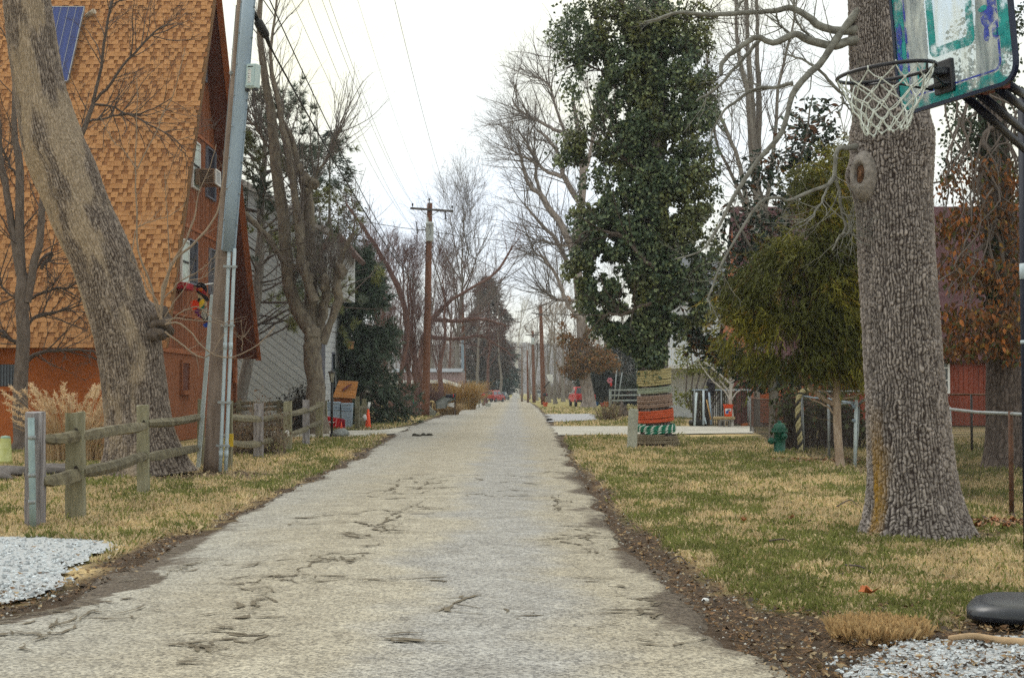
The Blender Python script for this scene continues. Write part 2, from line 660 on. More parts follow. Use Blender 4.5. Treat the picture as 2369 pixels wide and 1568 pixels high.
lawn = mk('lawn', np.stack([X, Y, Z], -1).reshape(-1, 3), F, m_lawn, cols=colg.reshape(-1, 3), smooth=True, kind='structure')
# ---- road
rows = np.unique(np.r_[-30, -10, 0, np.arange(3, 45, 0.10), np.geomspace(45, 900, 220)])
jn = lambda s, k: (fbm(rows * 0.8, rows * 0 + s, s, 5) - 0.47) * k + (vn(rows * 6, rows * 0 + s, s + 3) - 0.5) * 0.10
nearw = np.interp(rows, [5, 40, 150, 400], [1, 1, 1.3, 1.6])
xl = XL(rows) + jn(41, 0.7) * nearw
xr = XR(rows) + jn(57, 0.55) * nearw
NC = 56
u = np.linspace(0, 1, NC)
RX = xl[:, None] * (1 - u) + xr[:, None] * u
RY = np.repeat(rows[:, None], NC, 1)
RZ = 0.012 + 0.035 * (1 - (2 * u[None] - 1) ** 2) + 0 * RX
RZ[:, 0] = RZ[:, -1] = -0.03
i, j = np.meshgrid(np.arange(len(rows) - 1), np.arange(NC - 1), indexing='ij')
A = (i * NC + j).ravel()
RF = np.stack([A, A + 1, A + NC + 1, A + NC], -1)
def road_mat():
 m = bpy.data.materials.new('road_chipseal')
 m.use_nodes = True
 nt = m.node_tree
 L = nt.links.new
 bs = nt.nodes['Principled BSDF']
 bs.inputs['Roughness'].default_value = 0.9
 bs.inputs['Specular IOR Level'].default_value = 0.2
 g = _n(nt, 'ShaderNodeNewGeometry')
 sp = _n(nt, 'ShaderNodeSeparateXYZ')
 L(g.outputs['Position'], sp.inputs[0])
 n1 = _n(nt, 'ShaderNodeTexNoise', Scale=0.55, Detail=5, Roughness=0.6)
 L(g.outputs['Position'], n1.inputs['Vector'])
 ma = _n(nt, 'ShaderNodeMath', operation='MULTIPLY_ADD')
 ma.inputs[1].default_value = 2.0
 L(n1.outputs['Fac'], ma.inputs[0])
 L(sp.outputs['X'], ma.inputs[2])
 mr = _n(nt, 'ShaderNodeMapRange')
 mr.inputs[1].default_value = -3.4
 mr.inputs[2].default_value = 3.4
 L(ma.outputs[0], mr.inputs[0])
 cr = _n(nt, 'ShaderNodeValToRGB')
 el = cr.color_ramp.elements
 gry = (0.322, 0.314, 0.296)
 tan = (0.345, 0.313, 0.248)
 stops = [(0.0, (0.33, 0.32, 0.30)), (0.22, (0.34, 0.325, 0.285)), (0.36, tan), (0.50, (0.37, 0.34, 0.275)), (0.57, gry), (0.66, gry), (0.74, tan), (0.85, tan), (0.97, (0.36, 0.35, 0.32))]
 el[0].position = 0
 el[0].color = c4(stops[0][1])
 el[1].position = stops[-1][0]
 el[1].color = c4(stops[-1][1])
 for p, c in stops[1:-1]:
  q = el.new(p)
  q.color = c4(c)
 L(mr.outputs[0], cr.inputs['Fac'])
 # crushed stone chips
 v = _n(nt, 'ShaderNodeTexVoronoi', Scale=62.0)
 L(g.outputs['Position'], v.inputs['Vector'])
 sv = _n(nt, 'ShaderNodeSeparateXYZ')
 L(v.outputs['Color'], sv.inputs[0])
 c2 = _n(nt, 'ShaderNodeValToRGB')
 c2.color_ramp.elements[0].position = 0.05
 c2.color_ramp.elements[0].color = (0.42, 0.42, 0.44, 1)
 c2.color_ramp.elements[1].position = 0.9
 c2.color_ramp.elements[1].color = (1.5, 1.5, 1.5, 1)
 L(sv.outputs[0], c2.inputs['Fac'])
 x = _n(nt, 'ShaderNodeMixRGB', blend_type='MULTIPLY', Fac=0.85)
 L(cr.outputs['Color'], x.inputs['Color1'])
 L(c2.outputs['Color'], x.inputs['Color2'])
 n3 = _n(nt, 'ShaderNodeTexNoise', Scale=2.6, Detail=8, Roughness=0.75)
 L(g.outputs['Position'], n3.inputs['Vector'])
 c3 = _n(nt, 'ShaderNodeValToRGB')
 c3.color_ramp.elements[0].position = 0.33
 c3.color_ramp.elements[0].color = (0.74, 0.72, 0.70, 1)
 c3.color_ramp.elements[1].position = 0.62
 c3.color_ramp.elements[1].color = (1.1, 1.1, 1.1, 1)
 L(n3.outputs['Fac'], c3.inputs['Fac'])
 y = _n(nt, 'ShaderNodeMixRGB', blend_type='MULTIPLY', Fac=1.0)
 L(x.outputs['Color'], y.inputs['Color1'])
 L(c3.outputs['Color'], y.inputs['Color2'])
 # soil and fine litter washed over the edges
 at = _n(nt, 'ShaderNodeAttribute', attribute_name='soil')
 n4 = _n(nt, 'ShaderNodeTexNoise', Scale=5.0, Detail=9, Roughness=0.75)
 L(g.outputs['Position'], n4.inputs['Vector'])
 sm = _n(nt, 'ShaderNodeMath', operation='ADD')
 L(at.outputs['Fac'], sm.inputs[0])
 L(n4.outputs['Fac'], sm.inputs[1])
 mr4 = _n(nt, 'ShaderNodeMapRange')
 mr4.inputs[1].default_value = 0.88
 mr4.inputs[2].default_value = 1.12
 L(sm.outputs[0], mr4.inputs[0])
 n5 = _n(nt, 'ShaderNodeTexNoise', Scale=38.0, Detail=4)
 L(g.outputs['Position'], n5.inputs['Vector'])
 c5 = _n(nt, 'ShaderNodeValToRGB')
 c5.color_ramp.elements[0].position = 0.35
 c5.color_ramp.elements[0].color = (0.045, 0.034, 0.027, 1)
 c5.color_ramp.elements[1].position = 0.72
 c5.color_ramp.elements[1].color = (0.19, 0.155, 0.12, 1)
 L(n5.outputs['Fac'], c5.inputs['Fac'])
 z = _n(nt, 'ShaderNodeMixRGB')
 L(mr4.outputs[0], z.inputs['Fac'])
 L(y.outputs['Color'], z.inputs['Color1'])
 L(c5.outputs['Color'], z.inputs['Color2'])
 L(z.outputs['Color'], bs.inputs['Base Color'])
 b = _n(nt, 'ShaderNodeBump', Strength=0.55, Distance=0.012)
 L(v.outputs['Distance'], b.inputs['Height'])
 L(b.outputs['Normal'], bs.inputs['Normal'])
 return m
eR = RX - XR(RY)
eL = XL(RY) - RX
rw = np.interp(RY, [6, 12, 20, 26, 34, 60], [0.55, 0.35, 0.5, 0.75, 0.4, 0.3])
lw = np.interp(RY, [6, 14, 24, 60], [0.9, 0.55, 0.35, 0.3])
nn_ = fbm(RX * 1.4, RY * 0.9, 71, 4) - 0.47
soil = np.maximum(0.62 * (1 + eR / rw + nn_ * 2.2), 0.58 * (1 + eL / lw + nn_ * 2.2))
wdg = gpoly([(300, 1268), (440, 1232), (560, 1205), (470, 1262), (405, 1312), (300, 1362), (190, 1405), (20, 1445), (-160, 1490), (-160, 1400), (140, 1330)])
soil = np.maximum(soil, np.where(inpoly(RX + nn_ * .9, RY + nn_ * .9, wdg), 0.66, 0))
soil = np.clip(soil, 0, 0.75)
road = mk('road', np.stack([RX, RY, RZ], -1).reshape(-1, 3), RF, road_mat(), smooth=True, kind='structure', attrs={'soil': soil.ravel()})
def road_z(x, y):
 t = np.clip((x - XL(y)) / (XR(y) - XL(y)), 0, 1)
 return 0.012 + 0.035 * (1 - (2 * t - 1) ** 2)
# ---- cracks filled with moss and soil (thin ribbons just above the chipseal)
_z5 = lambda x, y: (x / 2.961 / 1.0135, (1150 + y / 2.961) / 1.0135)
_z6 = lambda x, y: ((800 + x / 2.6625) / 1.0135, (1000 + y / 2.6625) / 1.0135)
CR = []
for l_ in ([(2330, 470), (2270, 474), (2200, 482), (2245, 503), (2360, 508)], [(2250, 515), (2170, 527), (2125, 570), (2075, 585), (2020, 620)], [(2040, 520), (2130, 522), (2250, 516)],
  [(1930, 664), (2050, 668), (2230, 675), (2360, 668)], [(1750, 672), (1865, 667)], [(2020, 628), (2110, 630), (2220, 650)], [(1880, 628), (2020, 630)], [(2060, 648), (2210, 650)],
  [(1755, 710), (1850, 712), (1900, 735), (1862, 745), (1830, 770), (1790, 800), (1745, 815), (1782, 832), (1812, 850), (1735, 870)],
  [(1742, 903), (1715, 925), (1680, 932)], [(1522, 1015), (1572, 1001)], [(1575, 1034), (1680, 1048), (1790, 1056)], [(1505, 1086), (1450, 1107)],
  [(1497, 1120), (1462, 1150), (1400, 1155), (1310, 1147)], [(1480, 1135), (1450, 1172), (1365, 1196)], [(1270, 1256), (1380, 1245)],
  [(830, 785), (760, 840), (700, 862), (640, 882), (560, 940), (470, 962), (400, 970), (310, 1000), (230, 1030)], [(640, 878), (590, 855), (540, 835), (460, 825)], [(1030, 840), (940, 860), (850, 885), (790, 900), (740, 925)],
  [(0, 938), (90, 912), (160, 885), (260, 872), (380, 862)], [(330, 1042), (210, 1080), (160, 1115)], [(0, 1020), (120, 1025), (160, 1040)], [(1420, 517), (1290, 540), (1220, 570), (1120, 640)], [(1340, 395), (1260, 410), (1180, 440)],
  [(2030, 208), (2160, 205), (2250, 190)], [(2050, 262), (2110, 258)], [(1300, 545), (1220, 580), (1100, 585)], [(1690, 545), (1760, 545)], [(1620, 638), (1680, 635)]):
 CR.append((_z5, l_))
for l_ in ([(680, 325), (610, 335), (560, 345), (500, 398), (420, 412)], [(660, 355), (560, 372), (470, 368)], [(440, 340), (380, 345), (320, 362)], [(350, 375), (330, 405), (260, 430)], [(640, 400), (560, 405), (500, 440), (450, 430)],
  [(600, 440), (480, 500), (440, 525), (380, 550), (330, 570), (300, 592), (235, 640), (270, 660), (190, 700), (80, 712), (0, 716)], [(80, 560), (180, 548), (280, 545), (360, 552), (440, 530)], [(500, 545), (590, 533)], [(0, 618), (90, 622), (180, 650), (250, 665), (300, 690)],
  [(400, 570), (330, 600), (260, 620)], [(420, 600), (350, 650), (330, 670)], [(230, 455), (300, 470), (420, 465), (480, 470)], [(300, 415), (360, 440), (420, 440)], [(450, 315), (500, 318)],
  [(1000, 445), (1100, 450), (1180, 445), (1290, 442)], [(1040, 358), (1080, 362), (1170, 368), (1240, 374)], [(1030, 412), (1100, 415)], [(1000, 322), (1110, 322)], [(860, 443), (960, 460)], [(840, 340), (870, 355)],
  [(1250, 300), (1300, 290), (1380, 292)], [(1360, 430), (1350, 470), (1335, 510), (1365, 530), (1385, 562)], [(1300, 450), (1360, 470), (1410, 480)], [(1470, 638), (1570, 635)], [(1505, 668), (1520, 700), (1555, 735), (1500, 752), (1440, 742), (1385, 745)], [(1370, 695), (1430, 692)], [(1548, 765), (1530, 812)], [(1280, 715), (1330, 720)],
  [(0, 988), (130, 995), (280, 1000), (460, 998), (660, 1004)], [(905, 1102), (800, 1105), (735, 1145), (700, 1180), (640, 1202)], [(100, 870), (40, 858), (0, 858)], [(260, 755), (190, 775)], [(160, 820), (110, 850), (50, 878)], [(0, 690), (60, 710)],
  [(1955, 1090), (1962, 1130), (1900, 1155), (1850, 1170), (1715, 1188)], [(1850, 1172), (1900, 1195), (1995, 1226)], [(1962, 1132), (2050, 1136), (2130, 1133)], [(1740, 1020), (1780, 1028)], [(1570, 978), (1620, 975)], [(1990, 1358), (2050, 1366), (2120, 1385)], [(1595, 1258), (1640, 1254)], [(260, 1362), (330, 1385), (410, 1398)], [(1700, 700), (1640, 697)], [(1140, 1215), (1120, 1216)], [(620, 30), (650, 28)]):
 CR.append((_z6, l_))
V = []
F = []
nv = 0
CW = [np.array([G(*fn(*p))[:2] for p in l_]) for fn, l_ in CR]
g = np.random.default_rng(2)
for w_ in list(CW):
 for q in range(2 + len(w_)):
  c0 = w_[g.integers(0, len(w_))] + g.normal(0, 0.07, 2)
  a_ = g.normal(0, 0.8)
  e_ = np.array([math.cos(a_), math.sin(a_)]) * g.uniform(0.08, 0.5)
  CW.append(np.array([c0 - e_ * .5, c0 + g.normal(0, .04, 2), c0 + e_ * .5]))
for k, w_ in enumerate(CW):
 seg = np.hypot(*np.diff(w_, axis=0).T).sum()
 n = max(8, int(seg / 0.03))
 c = spline(w_, n)
 t = np.linspace(0, 1, n)
 c[:, 0] += (fbm(t * seg * 6 + k, t * 0 + k, 5, 4) - 0.47) * 0.16
 c[:, 1] += (fbm(t * seg * 3 + k, t * 0 + k + 9, 8, 4) - 0.47) * 0.30
 d_ = np.gradient(c, axis=0)
 d_ /= np.linalg.norm(d_, axis=1, keepdims=True) + 1e-9
 nrm = np.stack([-d_[:, 1], d_[:, 0]], 1)
 wd = 0.0155 * np.maximum(0, 2.6 * vn(t * seg * 11, t * 0 + k, 21) * vn(t * seg * 3.3, t * 0 + k, 22) - 0.16) * np.minimum(1, 4 * t * (1 - t) + 0.15) * (1.0 + np.clip(c[:, 1] - 12, 0, 20) * 0.03)
 a = c + nrm * wd[:, None]
 b = c - nrm * wd[:, None]
 z = road_z(c[:, 0], c[:, 1]) + 0.004 + 0.0004 * (k % 23)
 V.append(np.stack([np.c_[a, z], np.c_[b, z]], 1).reshape(-1, 3))
 q = np.arange(n - 1) * 2 + nv
 F.append(np.stack([q, q + 1, q + 3, q + 2], 1))
 nv += 2 * n
mk('crack', np.concatenate(V), np.concatenate(F), M('crack_moss', (0.09, 0.073, 0.05), 0.95, col2=(0.19, 0.16, 0.115), scale=9, bump=0, pos=True), parent=road, kind='stuff')
def sheet(name, poly, z, mat, seed=3, k=0.25, step=0.12):
 """flat irregular-edged sheet from a ground polygon"""
 p = np.array(poly)
 pts = []
 for q in range(len(p)):
  a, b = p[q], p[(q + 1) % len(p)]
  n = max(2, int(np.linalg.norm(b - a) / step))
  n = min(n, 400)
  t = np.linspace(0, 1, n, endpoint=False)[:, None]
  pts.append(a * (1 - t) + b * t)
 pts = np.concatenate(pts)
 pts[:, 0] += (fbm(pts[:, 0] * 2, pts[:, 1] * 2, seed, 4) - 0.47) * k * 2
 pts[:, 1] += (fbm(pts[:, 0] * 2, pts[:, 1] * 2, seed + 5, 4) - 0.47) * k * 2
 import bmesh
 bm = bmesh.new()
 vs = [bm.verts.new((x, y, z)) for x, y in pts]
 f = bm.faces.new(vs)
 bmesh.ops.triangulate(bm, faces=[f])
 bm.normal_update()
 if bm.faces[:] and sum(f.normal.z for f in bm.faces) < 0:
  bmesh.ops.reverse_faces(bm, faces=bm.faces[:])
 me = bpy.data.meshes.new(name)
 bm.to_mesh(me)
 bm.free()
 me.materials.append(mat)
 o = link(name, me)
 o['kind'] = 'structure'
 return o
m_grav = M('gravel_white', (0.22, 0.22, 0.22), 0.9, scale=45, col2=(0.62, 0.66, 0.70), bump=0.8, pos=True, detail=4)
m_drive = M('drive_concrete', (0.40, 0.38, 0.335), 0.9, 0.18, 3.0, bump=0.2, pos=True, big=0.15, detail=9)
m_gravg = M('gravel_grey', (0.22, 0.22, 0.24), 0.9, scale=14, col2=(0.46, 0.46, 0.48), bump=0.5, pos=True)
sheet('gravel_bed', GRAV_R, 0.012, m_grav, 3, 0.22)
sheet('gravel_bed', GRAV_L, 0.010, m_grav, 9, 0.30)
sheet('driveway', DRIVE_L, 0.016, m_drive, 4, 0.15)
sheet('driveway', DRIVE_R, 0.016, m_drive, 5, 0.12)
sheet('driveway', DRIVE_G, 0.016, m_gravg, 6, 0.6)
# ---- loose stones, debris and grass (nobody could count them)
def scatter(n, dmin, dmax, xf, seed):
 """uniform per image column/row: returns ground points with density ~1/d^2"""
 g = np.random.default_rng(seed)
 d = np.exp(g.uniform(math.log(dmin), math.log(dmax), n))
 lo, hi = xf
 x = (lo + (hi - lo) * g.uniform(0, 1, n)) * d
 return x, d, g
def stones(name, x, y, size, z0, mat, cols, seed):
 g = np.random.default_rng(seed)
 V0 = np.array([[1, 0, 0], [0, 1, 0], [-1, 0, 0], [0, -1, 0], [.5, .5, .7], [-.6, .4, .65], [-.2, -.6, .75]], float)
 F0 = np.array([[0, 1, 4], [1, 5, 4], [1, 2, 5], [2, 6, 5], [2, 3, 6], [3, 0, 6], [0, 4, 6], [4, 5, 6]])
 n = len(x)
 a = g.uniform(0, 6.28, n)
 s = size[:, None] * g.uniform(0.55, 1.2, (n, 3))
 V = V0[None] * s[:, None, :]
 V = V + g.normal(0, 0.12, V.shape) * size[:, None, None]
 c, sn = np.cos(a)[:, None], np.sin(a)[:, None]
 W = np.stack([V[..., 0] * c - V[..., 1] * sn, V[..., 0] * sn + V[..., 1] * c, V[..., 2]], -1)
 W += np.stack([x, y, z0 + 0 * x], -1)[:, None]
 F = (F0[None] + (np.arange(n) * 7)[:, None, None]).reshape(-1, 3)
 return mk(name, W.reshape(-1, 3), F, mat, cols=np.repeat(cols, 7, 0), kind='stuff')
m_stone = M('loose_stone', (1, 1, 1), 0.85, 0.25, 30, bump=0.2, attr=True)
# white gravel, both patches
xa, ya, gg = scatter(26000, 7.0, 15.2, (-0.45, 0.45), 5)
inR = inpoly(xa + (fbm(xa * 3, ya * 3, 4, 3) - .45) * .7, ya + (fbm(xa * 3, ya * 3, 8, 3) - .45) * .7, GRAV_R)
inL = inpoly(xa + (fbm(xa * 3, ya * 3, 4, 3) - .45) * .9, ya + (fbm(xa * 3, ya * 3, 8, 3) - .45) * .9, GRAV_L)
k = inR | inL
xa, ya = xa[k], ya[k]
br = gg.uniform(0.35, 1.0, len(xa))[:, None]
stones('gravel_stones', xa, ya, gg.uniform(0.008, 0.019, len(xa)) * np.where(xa < 0, 1.1, 0.85), np.full(len(xa), 0.014), m_stone, br * np.array([0.72, 0.77, 0.82]), 2)
# pebbles thrown over the dirt verge and road edge
xa, ya, gg = scatter(26000, 6.8, 40, (-0.40, 0.40), 6)
dr = xa - XR(ya)
dl = XL(ya) - xa
k = ((np.abs(dr - 0.15) < 0.55 * gg.uniform(0, 1, len(xa)) ** 1.5) | (np.abs(dl - 0.05) < 0.5 * gg.uniform(0, 1, len(xa)) ** 1.5)) & (gg.uniform(0, 1, len(xa)) < 0.75)
xa, ya = xa[k], ya[k]
br = gg.uniform(0.25, 1.0, len(xa))[:, None] ** 1.3
stones('pebbles', xa, ya, gg.uniform(0.004, 0.011, len(xa)) * (1 + ya * 0.02), np.where(xa < 0, 0.0, 0.004), m_stone, br * np.array([0.60, 0.585, 0.55]), 3)
def blades(name, x, y, z, h, wd, cols, mat, seed, lean=0.5):
 g = np.random.default_rng(seed)
 n = len(x)
 a = g.uniform(0, 6.28, n)
 b = g.uniform(0, 6.28, n)
 ln = g.uniform(0.1, 1, n) * lean * h
 p = np.stack([x, y, z], -1)
 sd_ = np.stack([np.cos(a), np.sin(a), 0 * a], -1) * wd[:, None] * 0.5
 ldir = np.stack([np.cos(b), np.sin(b), 0 * b], -1)
 tip = p + ldir * ln[:, None] + np.array([0, 0, 1.0]) * (h * np.sqrt(np.maximum(0.05, 1 - (ln / h) ** 2)))[:, None]
 midp = p + ldir * (ln * 0.3)[:, None] + np.array([0, 0, 0.58]) * h[:, None]
 V = np.stack([p - sd_, p + sd_, midp * .45 + tip * .55 + sd_ * 0.7 + np.array([0, 0, 1.0]) * (h * .08)[:, None], tip], 1).reshape(-1, 3)
 q = np.arange(n) * 4
 return mk(name, V, np.stack([q, q + 1, q + 2, q + 3], 1), mat, cols=np.repeat(cols, 4, 0), kind='stuff')
m_grass = M('grass_blade', (1, 1, 1), 0.7, 0.12, 3, bump=0, attr=True, spec=0.2, transl=0.25)
def grass_cols(x, y, g):
 gmk = green_mask(x, y)
 isg = g.uniform(0, 1, len(x)) < (0.12 + 0.68 * gmk)
 t1 = np.array([0.70, 0.575, 0.37])
 t2 = np.array([0.52, 0.41, 0.24])
 g1 = np.array([0.14, 0.17, 0.042])
 g2 = np.array([0.27, 0.265, 0.095])
 u_ = g.uniform(0, 1, (len(x), 1))
 c = np.where(isg[:, None], g1 * u_ + g2 * (1 - u_), t1 * u_ + t2 * (1 - u_))
 return c * g.uniform(0.75, 1.2, (len(x), 1)) * (0.62 + 0.85 * fbm(x * 4.5, y * 3.2, 66, 3))[:, None], isg
for nm, rngx, dmin, dmax, n, sd0 in (('grass', (0.0, 0.42), 7.2, 46, 260000, 21), ('grass', (-0.42, -0.03), 12.5, 60, 180000, 22), ('grass', (-0.1, 0.12), 46, 130, 30000, 23)):
 x, y, g = scatter(n, dmin, dmax, rngx, sd0)
 vgv = verge(x, y)
 keep = ~paved(x, y) & (g.uniform(0, 1, n) > vgv * 1.04 - 0.02) & (np.abs(x) < 24)
 keep &= ~((x < -9.2) & (y > 39))
 x, y = x[keep], y[keep]
 c, isg = grass_cols(x, y, g)
 tall = 0.25 + 1.0 * fbm(x * 1.4, y * 1.4, 44, 3) + 0.75 * vn(x * 6.5, y * 5, 45)
 h = (0.026 + 0.038 * g.uniform(0, 1, len(x))) * tall * np.where(isg, 1.25, 1.0) * (1 + y * 0.012)
 wd = np.maximum(0.005, y * 0.00068) * g.uniform(0.7, 1.3, len(x))
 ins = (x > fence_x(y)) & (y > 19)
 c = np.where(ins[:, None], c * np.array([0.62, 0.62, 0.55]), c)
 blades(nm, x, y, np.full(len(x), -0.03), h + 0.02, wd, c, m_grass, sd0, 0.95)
# dry tall tuft by the gravel and weeds along verges
x, y, g = scatter(60000, 8.0, 12, (0.22, 0.40), 31)
q = np.hypot((x - G(2030, 1468)[0]) / 0.30, (y - G(2030, 1468)[1]) / 0.28)
k = q < 1
x, y = x[k], y[k]
blades('dry_grass', x, y, np.full(len(x), -0.02), g.uniform(0.06, 0.15, len(x)), np.full(len(x), 0.006), np.array([0.55, 0.38, 0.19]) * g.uniform(0.6, 1.2, (len(x), 1)), m_grass, 4, 0.7)
def litter(name, x, y, z, size, cols, seed, aspect=0.6, curl=0.5):
 g = np.random.default_rng(seed)
 n = len(x)
 a = g.uniform(0, 6.28, n)
 dx = np.stack([np.cos(a), np.sin(a), g.normal(0, 0.25, n)], -1)
 dy = np.stack([-np.sin(a), np.cos(a), g.normal(0, 0.35, n)], -1)
 p = np.stack([x, y, z], -1)
 s = size[:, None]
 up = np.array([0, 0, 1.0]) * s * curl * g.uniform(0, 1, (n, 1))
 V = np.stack([p - dx * s + up, p - dy * s * aspect, p + dx * s + up, p + dy * s * aspect], 1).reshape(-1, 3)
 q = np.arange(n) * 4
 return mk(name, V, [np.stack([q, q + 1, q + 3], 1), np.stack([q + 1, q + 2, q + 3], 1)], m_leafl, cols=np.repeat(cols, 4, 0), kind='stuff')
m_leafl = M('leaf_litter', (1, 1, 1), 0.8, 0.2, 20, bump=0, attr=True, spec=0.2)
x, y, g = scatter(120000, 6.8, 46, (-0.42, 0.45), 41)
v = verge(x, y)
k = ~((x > XL(y) + .1) & (x < XR(y) - .05)) & (g.uniform(0, 1, len(x)) < np.maximum(v * 0.42, 0.03)) & ~inpoly(x, y, DRIVE_L) & ~inpoly(x, y, DRIVE_R) & ~((x < -9.2) & (y > 39))
x, y = x[k], y[k]
pal = np.array([[0.10, 0.06, 0.035], [0.16, 0.09, 0.045], [0.06, 0.042, 0.03], [0.24, 0.15, 0.07], [0.30, 0.23, 0.14], [0.045, 0.034, 0.026]])
c = pal[g.integers(0, 6, len(x))] * g.uniform(0.7, 1.2, (len(x), 1))
litter('leaf_litter', x, y, 0.005 + 0.02 * g.uniform(0, 1, len(x)), g.uniform(0.008, 0.026, len(x)) * (1 + y * 0.018), c, 3)
# pine-straw coloured slivers on the verge
x, y, g = scatter(60000, 6.8, 24, (-0.42, 0.45), 43)
k = ~((x > XL(y) + .05) & (x < XR(y) - .02)) & (g.uniform(0, 1, len(x)) < verge(x, y) * 0.55)
x, y = x[k], y[k]
c = np.array([0.22, 0.125, 0.055]) * g.uniform(0.3, 1.5, (len(x), 1))
litter('straw_litter', x, y, 0.006 + 0.012 * g.uniform(0, 1, len(x)), g.uniform(0.02, 0.05, len(x)), c, 5, 0.07, 0.2)
# ================================================================== A-FRAME HOUSE
XW, XO = -10.26, -9.59
NEAR_E, RIDGE, FAR_E = (39.1, 2.71), (45.3, 14.62), (53.0, 2.72)
def gab(x, y, X=XW):
 return PX(x, y, X)
def roof_in(d):
 """height of the roof line at depth d"""
 return min(NEAR_E[1] + (d - NEAR_E[0]) * (RIDGE[1] - NEAR_E[1]) / (RIDGE[0] - NEAR_E[0]),
   FAR_E[1] + (FAR_E[0] - d) * (RIDGE[1] - FAR_E[1]) / (FAR_E[0] - RIDGE[0]))
house = T('a_frame_house', 'steep A-frame house with tan shingled roof, orange basement and brown board gable', 'house', (-16, 46, 0))
m_stucco = M('stucco_orange', (0.36, 0.105, 0.03), 0.9, 0.14, 4.0, bump=0.25, big=0.12, pos=True, detail=9)
m_stucco2 = M('stucco_brown', (0.235, 0.083, 0.036), 0.9, 0.18, 3.0, bump=0.25, pos=True, detail=9)
m_board = M('gable_board', (0.235, 0.078, 0.032), 0.8, 0.25, 2.0, (6, 6, 0.5), 0.2, pos=True, obj_var=0.16)
m_soffit = M('soffit_brown', (0.115, 0.036, 0.022), 0.8, 0.2, 3, bump=0.1, pos=True)
m_trimr = M('rake_trim', (0.30, 0.095, 0.035), 0.7, 0.2, 3, bump=0.1, pos=True)
m_dark = M('dark_trim', (0.02, 0.018, 0.018), 0.6, 0.2, 6, bump=0.05)
m_white = M('white_trim', (0.72, 0.73, 0.74), 0.6, 0.08, 5, bump=0.05)
m_curtain = M('curtain', (0.55, 0.62, 0.60), 0.8, 0.2, 4, (9, 9, 0.4), 0.3, pos=True)
m_screen = M('window_screen', (0.028, 0.030, 0.045), 0.35, 0.2, 3, bump=0.0)
m_glass = glass_mat('window_glass')
m_solar = M('solar_blue', (0.012, 0.03, 0.17), 0.25, 0.3, 2, (4, 0.3, 0.3), 0.0, spec=0.6)
nd = np.array([0, -(RIDGE[1] - NEAR_E[1]), RIDGE[0] - NEAR_E[0]])
sl = np.array([0, RIDGE[0] - NEAR_E[0], RIDGE[1] - NEAR_E[1]])
SLEN = np.linalg.norm(sl)
sl = sl / SLEN
nd = np.array([0, -sl[2], sl[1]])
XLFT = -26.0
# roof slabs (near and far slope) with closed thickness
mb = MB()
e0 = np.array([0, *NEAR_E])
rd = np.array([0, *RIDGE])
fe = np.array([0, *FAR_E])
th = 0.16
mb.prism([[XLFT, e0[1], e0[2]], [XLFT, rd[1], rd[2]], [XLFT, rd[1] + 0.02, rd[2] - 0.35], [XLFT, e0[1] + 0.14, e0[2] - 0.02]], (XO - XLFT, 0, 0))
m_felt = M('shingle_under', (0.16, 0.085, 0.04), 0.95, 0.2, 8, bump=0.1, pos=True)
roof = mb.build('roof', m_felt, house)
mb = MB()
mb.prism([[XLFT, rd[1] + 0.01, rd[2]], [XLFT, fe[1], fe[2]], [XLFT, fe[1] - 0.18, fe[2] - 0.02], [XLFT, rd[1] + 0.03, rd[2] - 0.35]], (XO - XLFT, 0, 0))
froof = mb.build('roof', m_soffit, house)
froof['label'] = 'brown underside of the far roof slope'
# rake boards along the far slope and the near one
mb = MB()
dfe = fe - rd
Lf = np.linalg.norm(dfe)
dfe = dfe / Lf
nf = np.array([0, -dfe[2], dfe[1]])
if nf[2] < 0:
 nf = -nf
a = rd + np.array([XO + 0.03, 0, -0.16])
b = fe + np.array([XO + 0.03, 0, 0.0])
mb.beam(a + nf * -0.12, b + nf * -0.12, 0.05, 0.20, (1, 0, 0))
mb.build('rake_board', m_trimr, house)
mb = MB()
mb.beam(a + nf * 0.03, b + nf * 0.03, 0.09, 0.07, (1, 0, 0))
mb.build('drip_edge', m_dark, house)
# ---- shingles: individual tabs, the 300 showing largest are objects
tabw, expo = 0.30, 0.162
pal = [(0.43, 0.215, 0.092), (0.39, 0.19, 0.08), (0.305, 0.14, 0.058), (0.26, 0.115, 0.048), (0.455, 0.23, 0.10)]
m_sh = [M('shingle_%s' % n_, c, 0.95, 0.16, 40, bump=0.3, pos=True) for n_, c in zip(('tan', 'sand', 'umber', 'russet', 'straw'), pal)]
def sh_mesh(i, wd, mat):
 b = MB()
 t0, t1 = 0.020, 0.006
 h = expo * 1.25
 V = np.array([[-wd / 2, 0, 0.0], [wd / 2, 0, 0.0], [wd / 2, 0, t0], [-wd / 2, 0, t0], [-wd / 2, h, 0.0], [wd / 2, h, 0], [wd / 2, h, t1], [-wd / 2, h, t1]])
 b.add(V, [[0, 1, 2, 3], [3, 2, 6, 7], [1, 5, 6, 2], [4, 0, 3, 7], [5, 4, 7, 6]])
 V, F = b.arr()
 return raw_mesh('shingle', V, F, mat), V, F
SHM = [[sh_mesh(i, wd, m_sh[i]) for wd in (0.11, 0.15, 0.20)] for i in range(5)]
Rroof = np.stack([np.array([1.0, 0, 0]), sl, nd], 1)
hroot = np.array(house.location)
restV = {i: [] for i in range(5)}
restF = {i: [] for i in range(5)}
cnt = {i: 0 for i in range(5)}
nobj = 0
nrow = int(SLEN / expo)
g = np.random.default_rng(3)
tabs = []
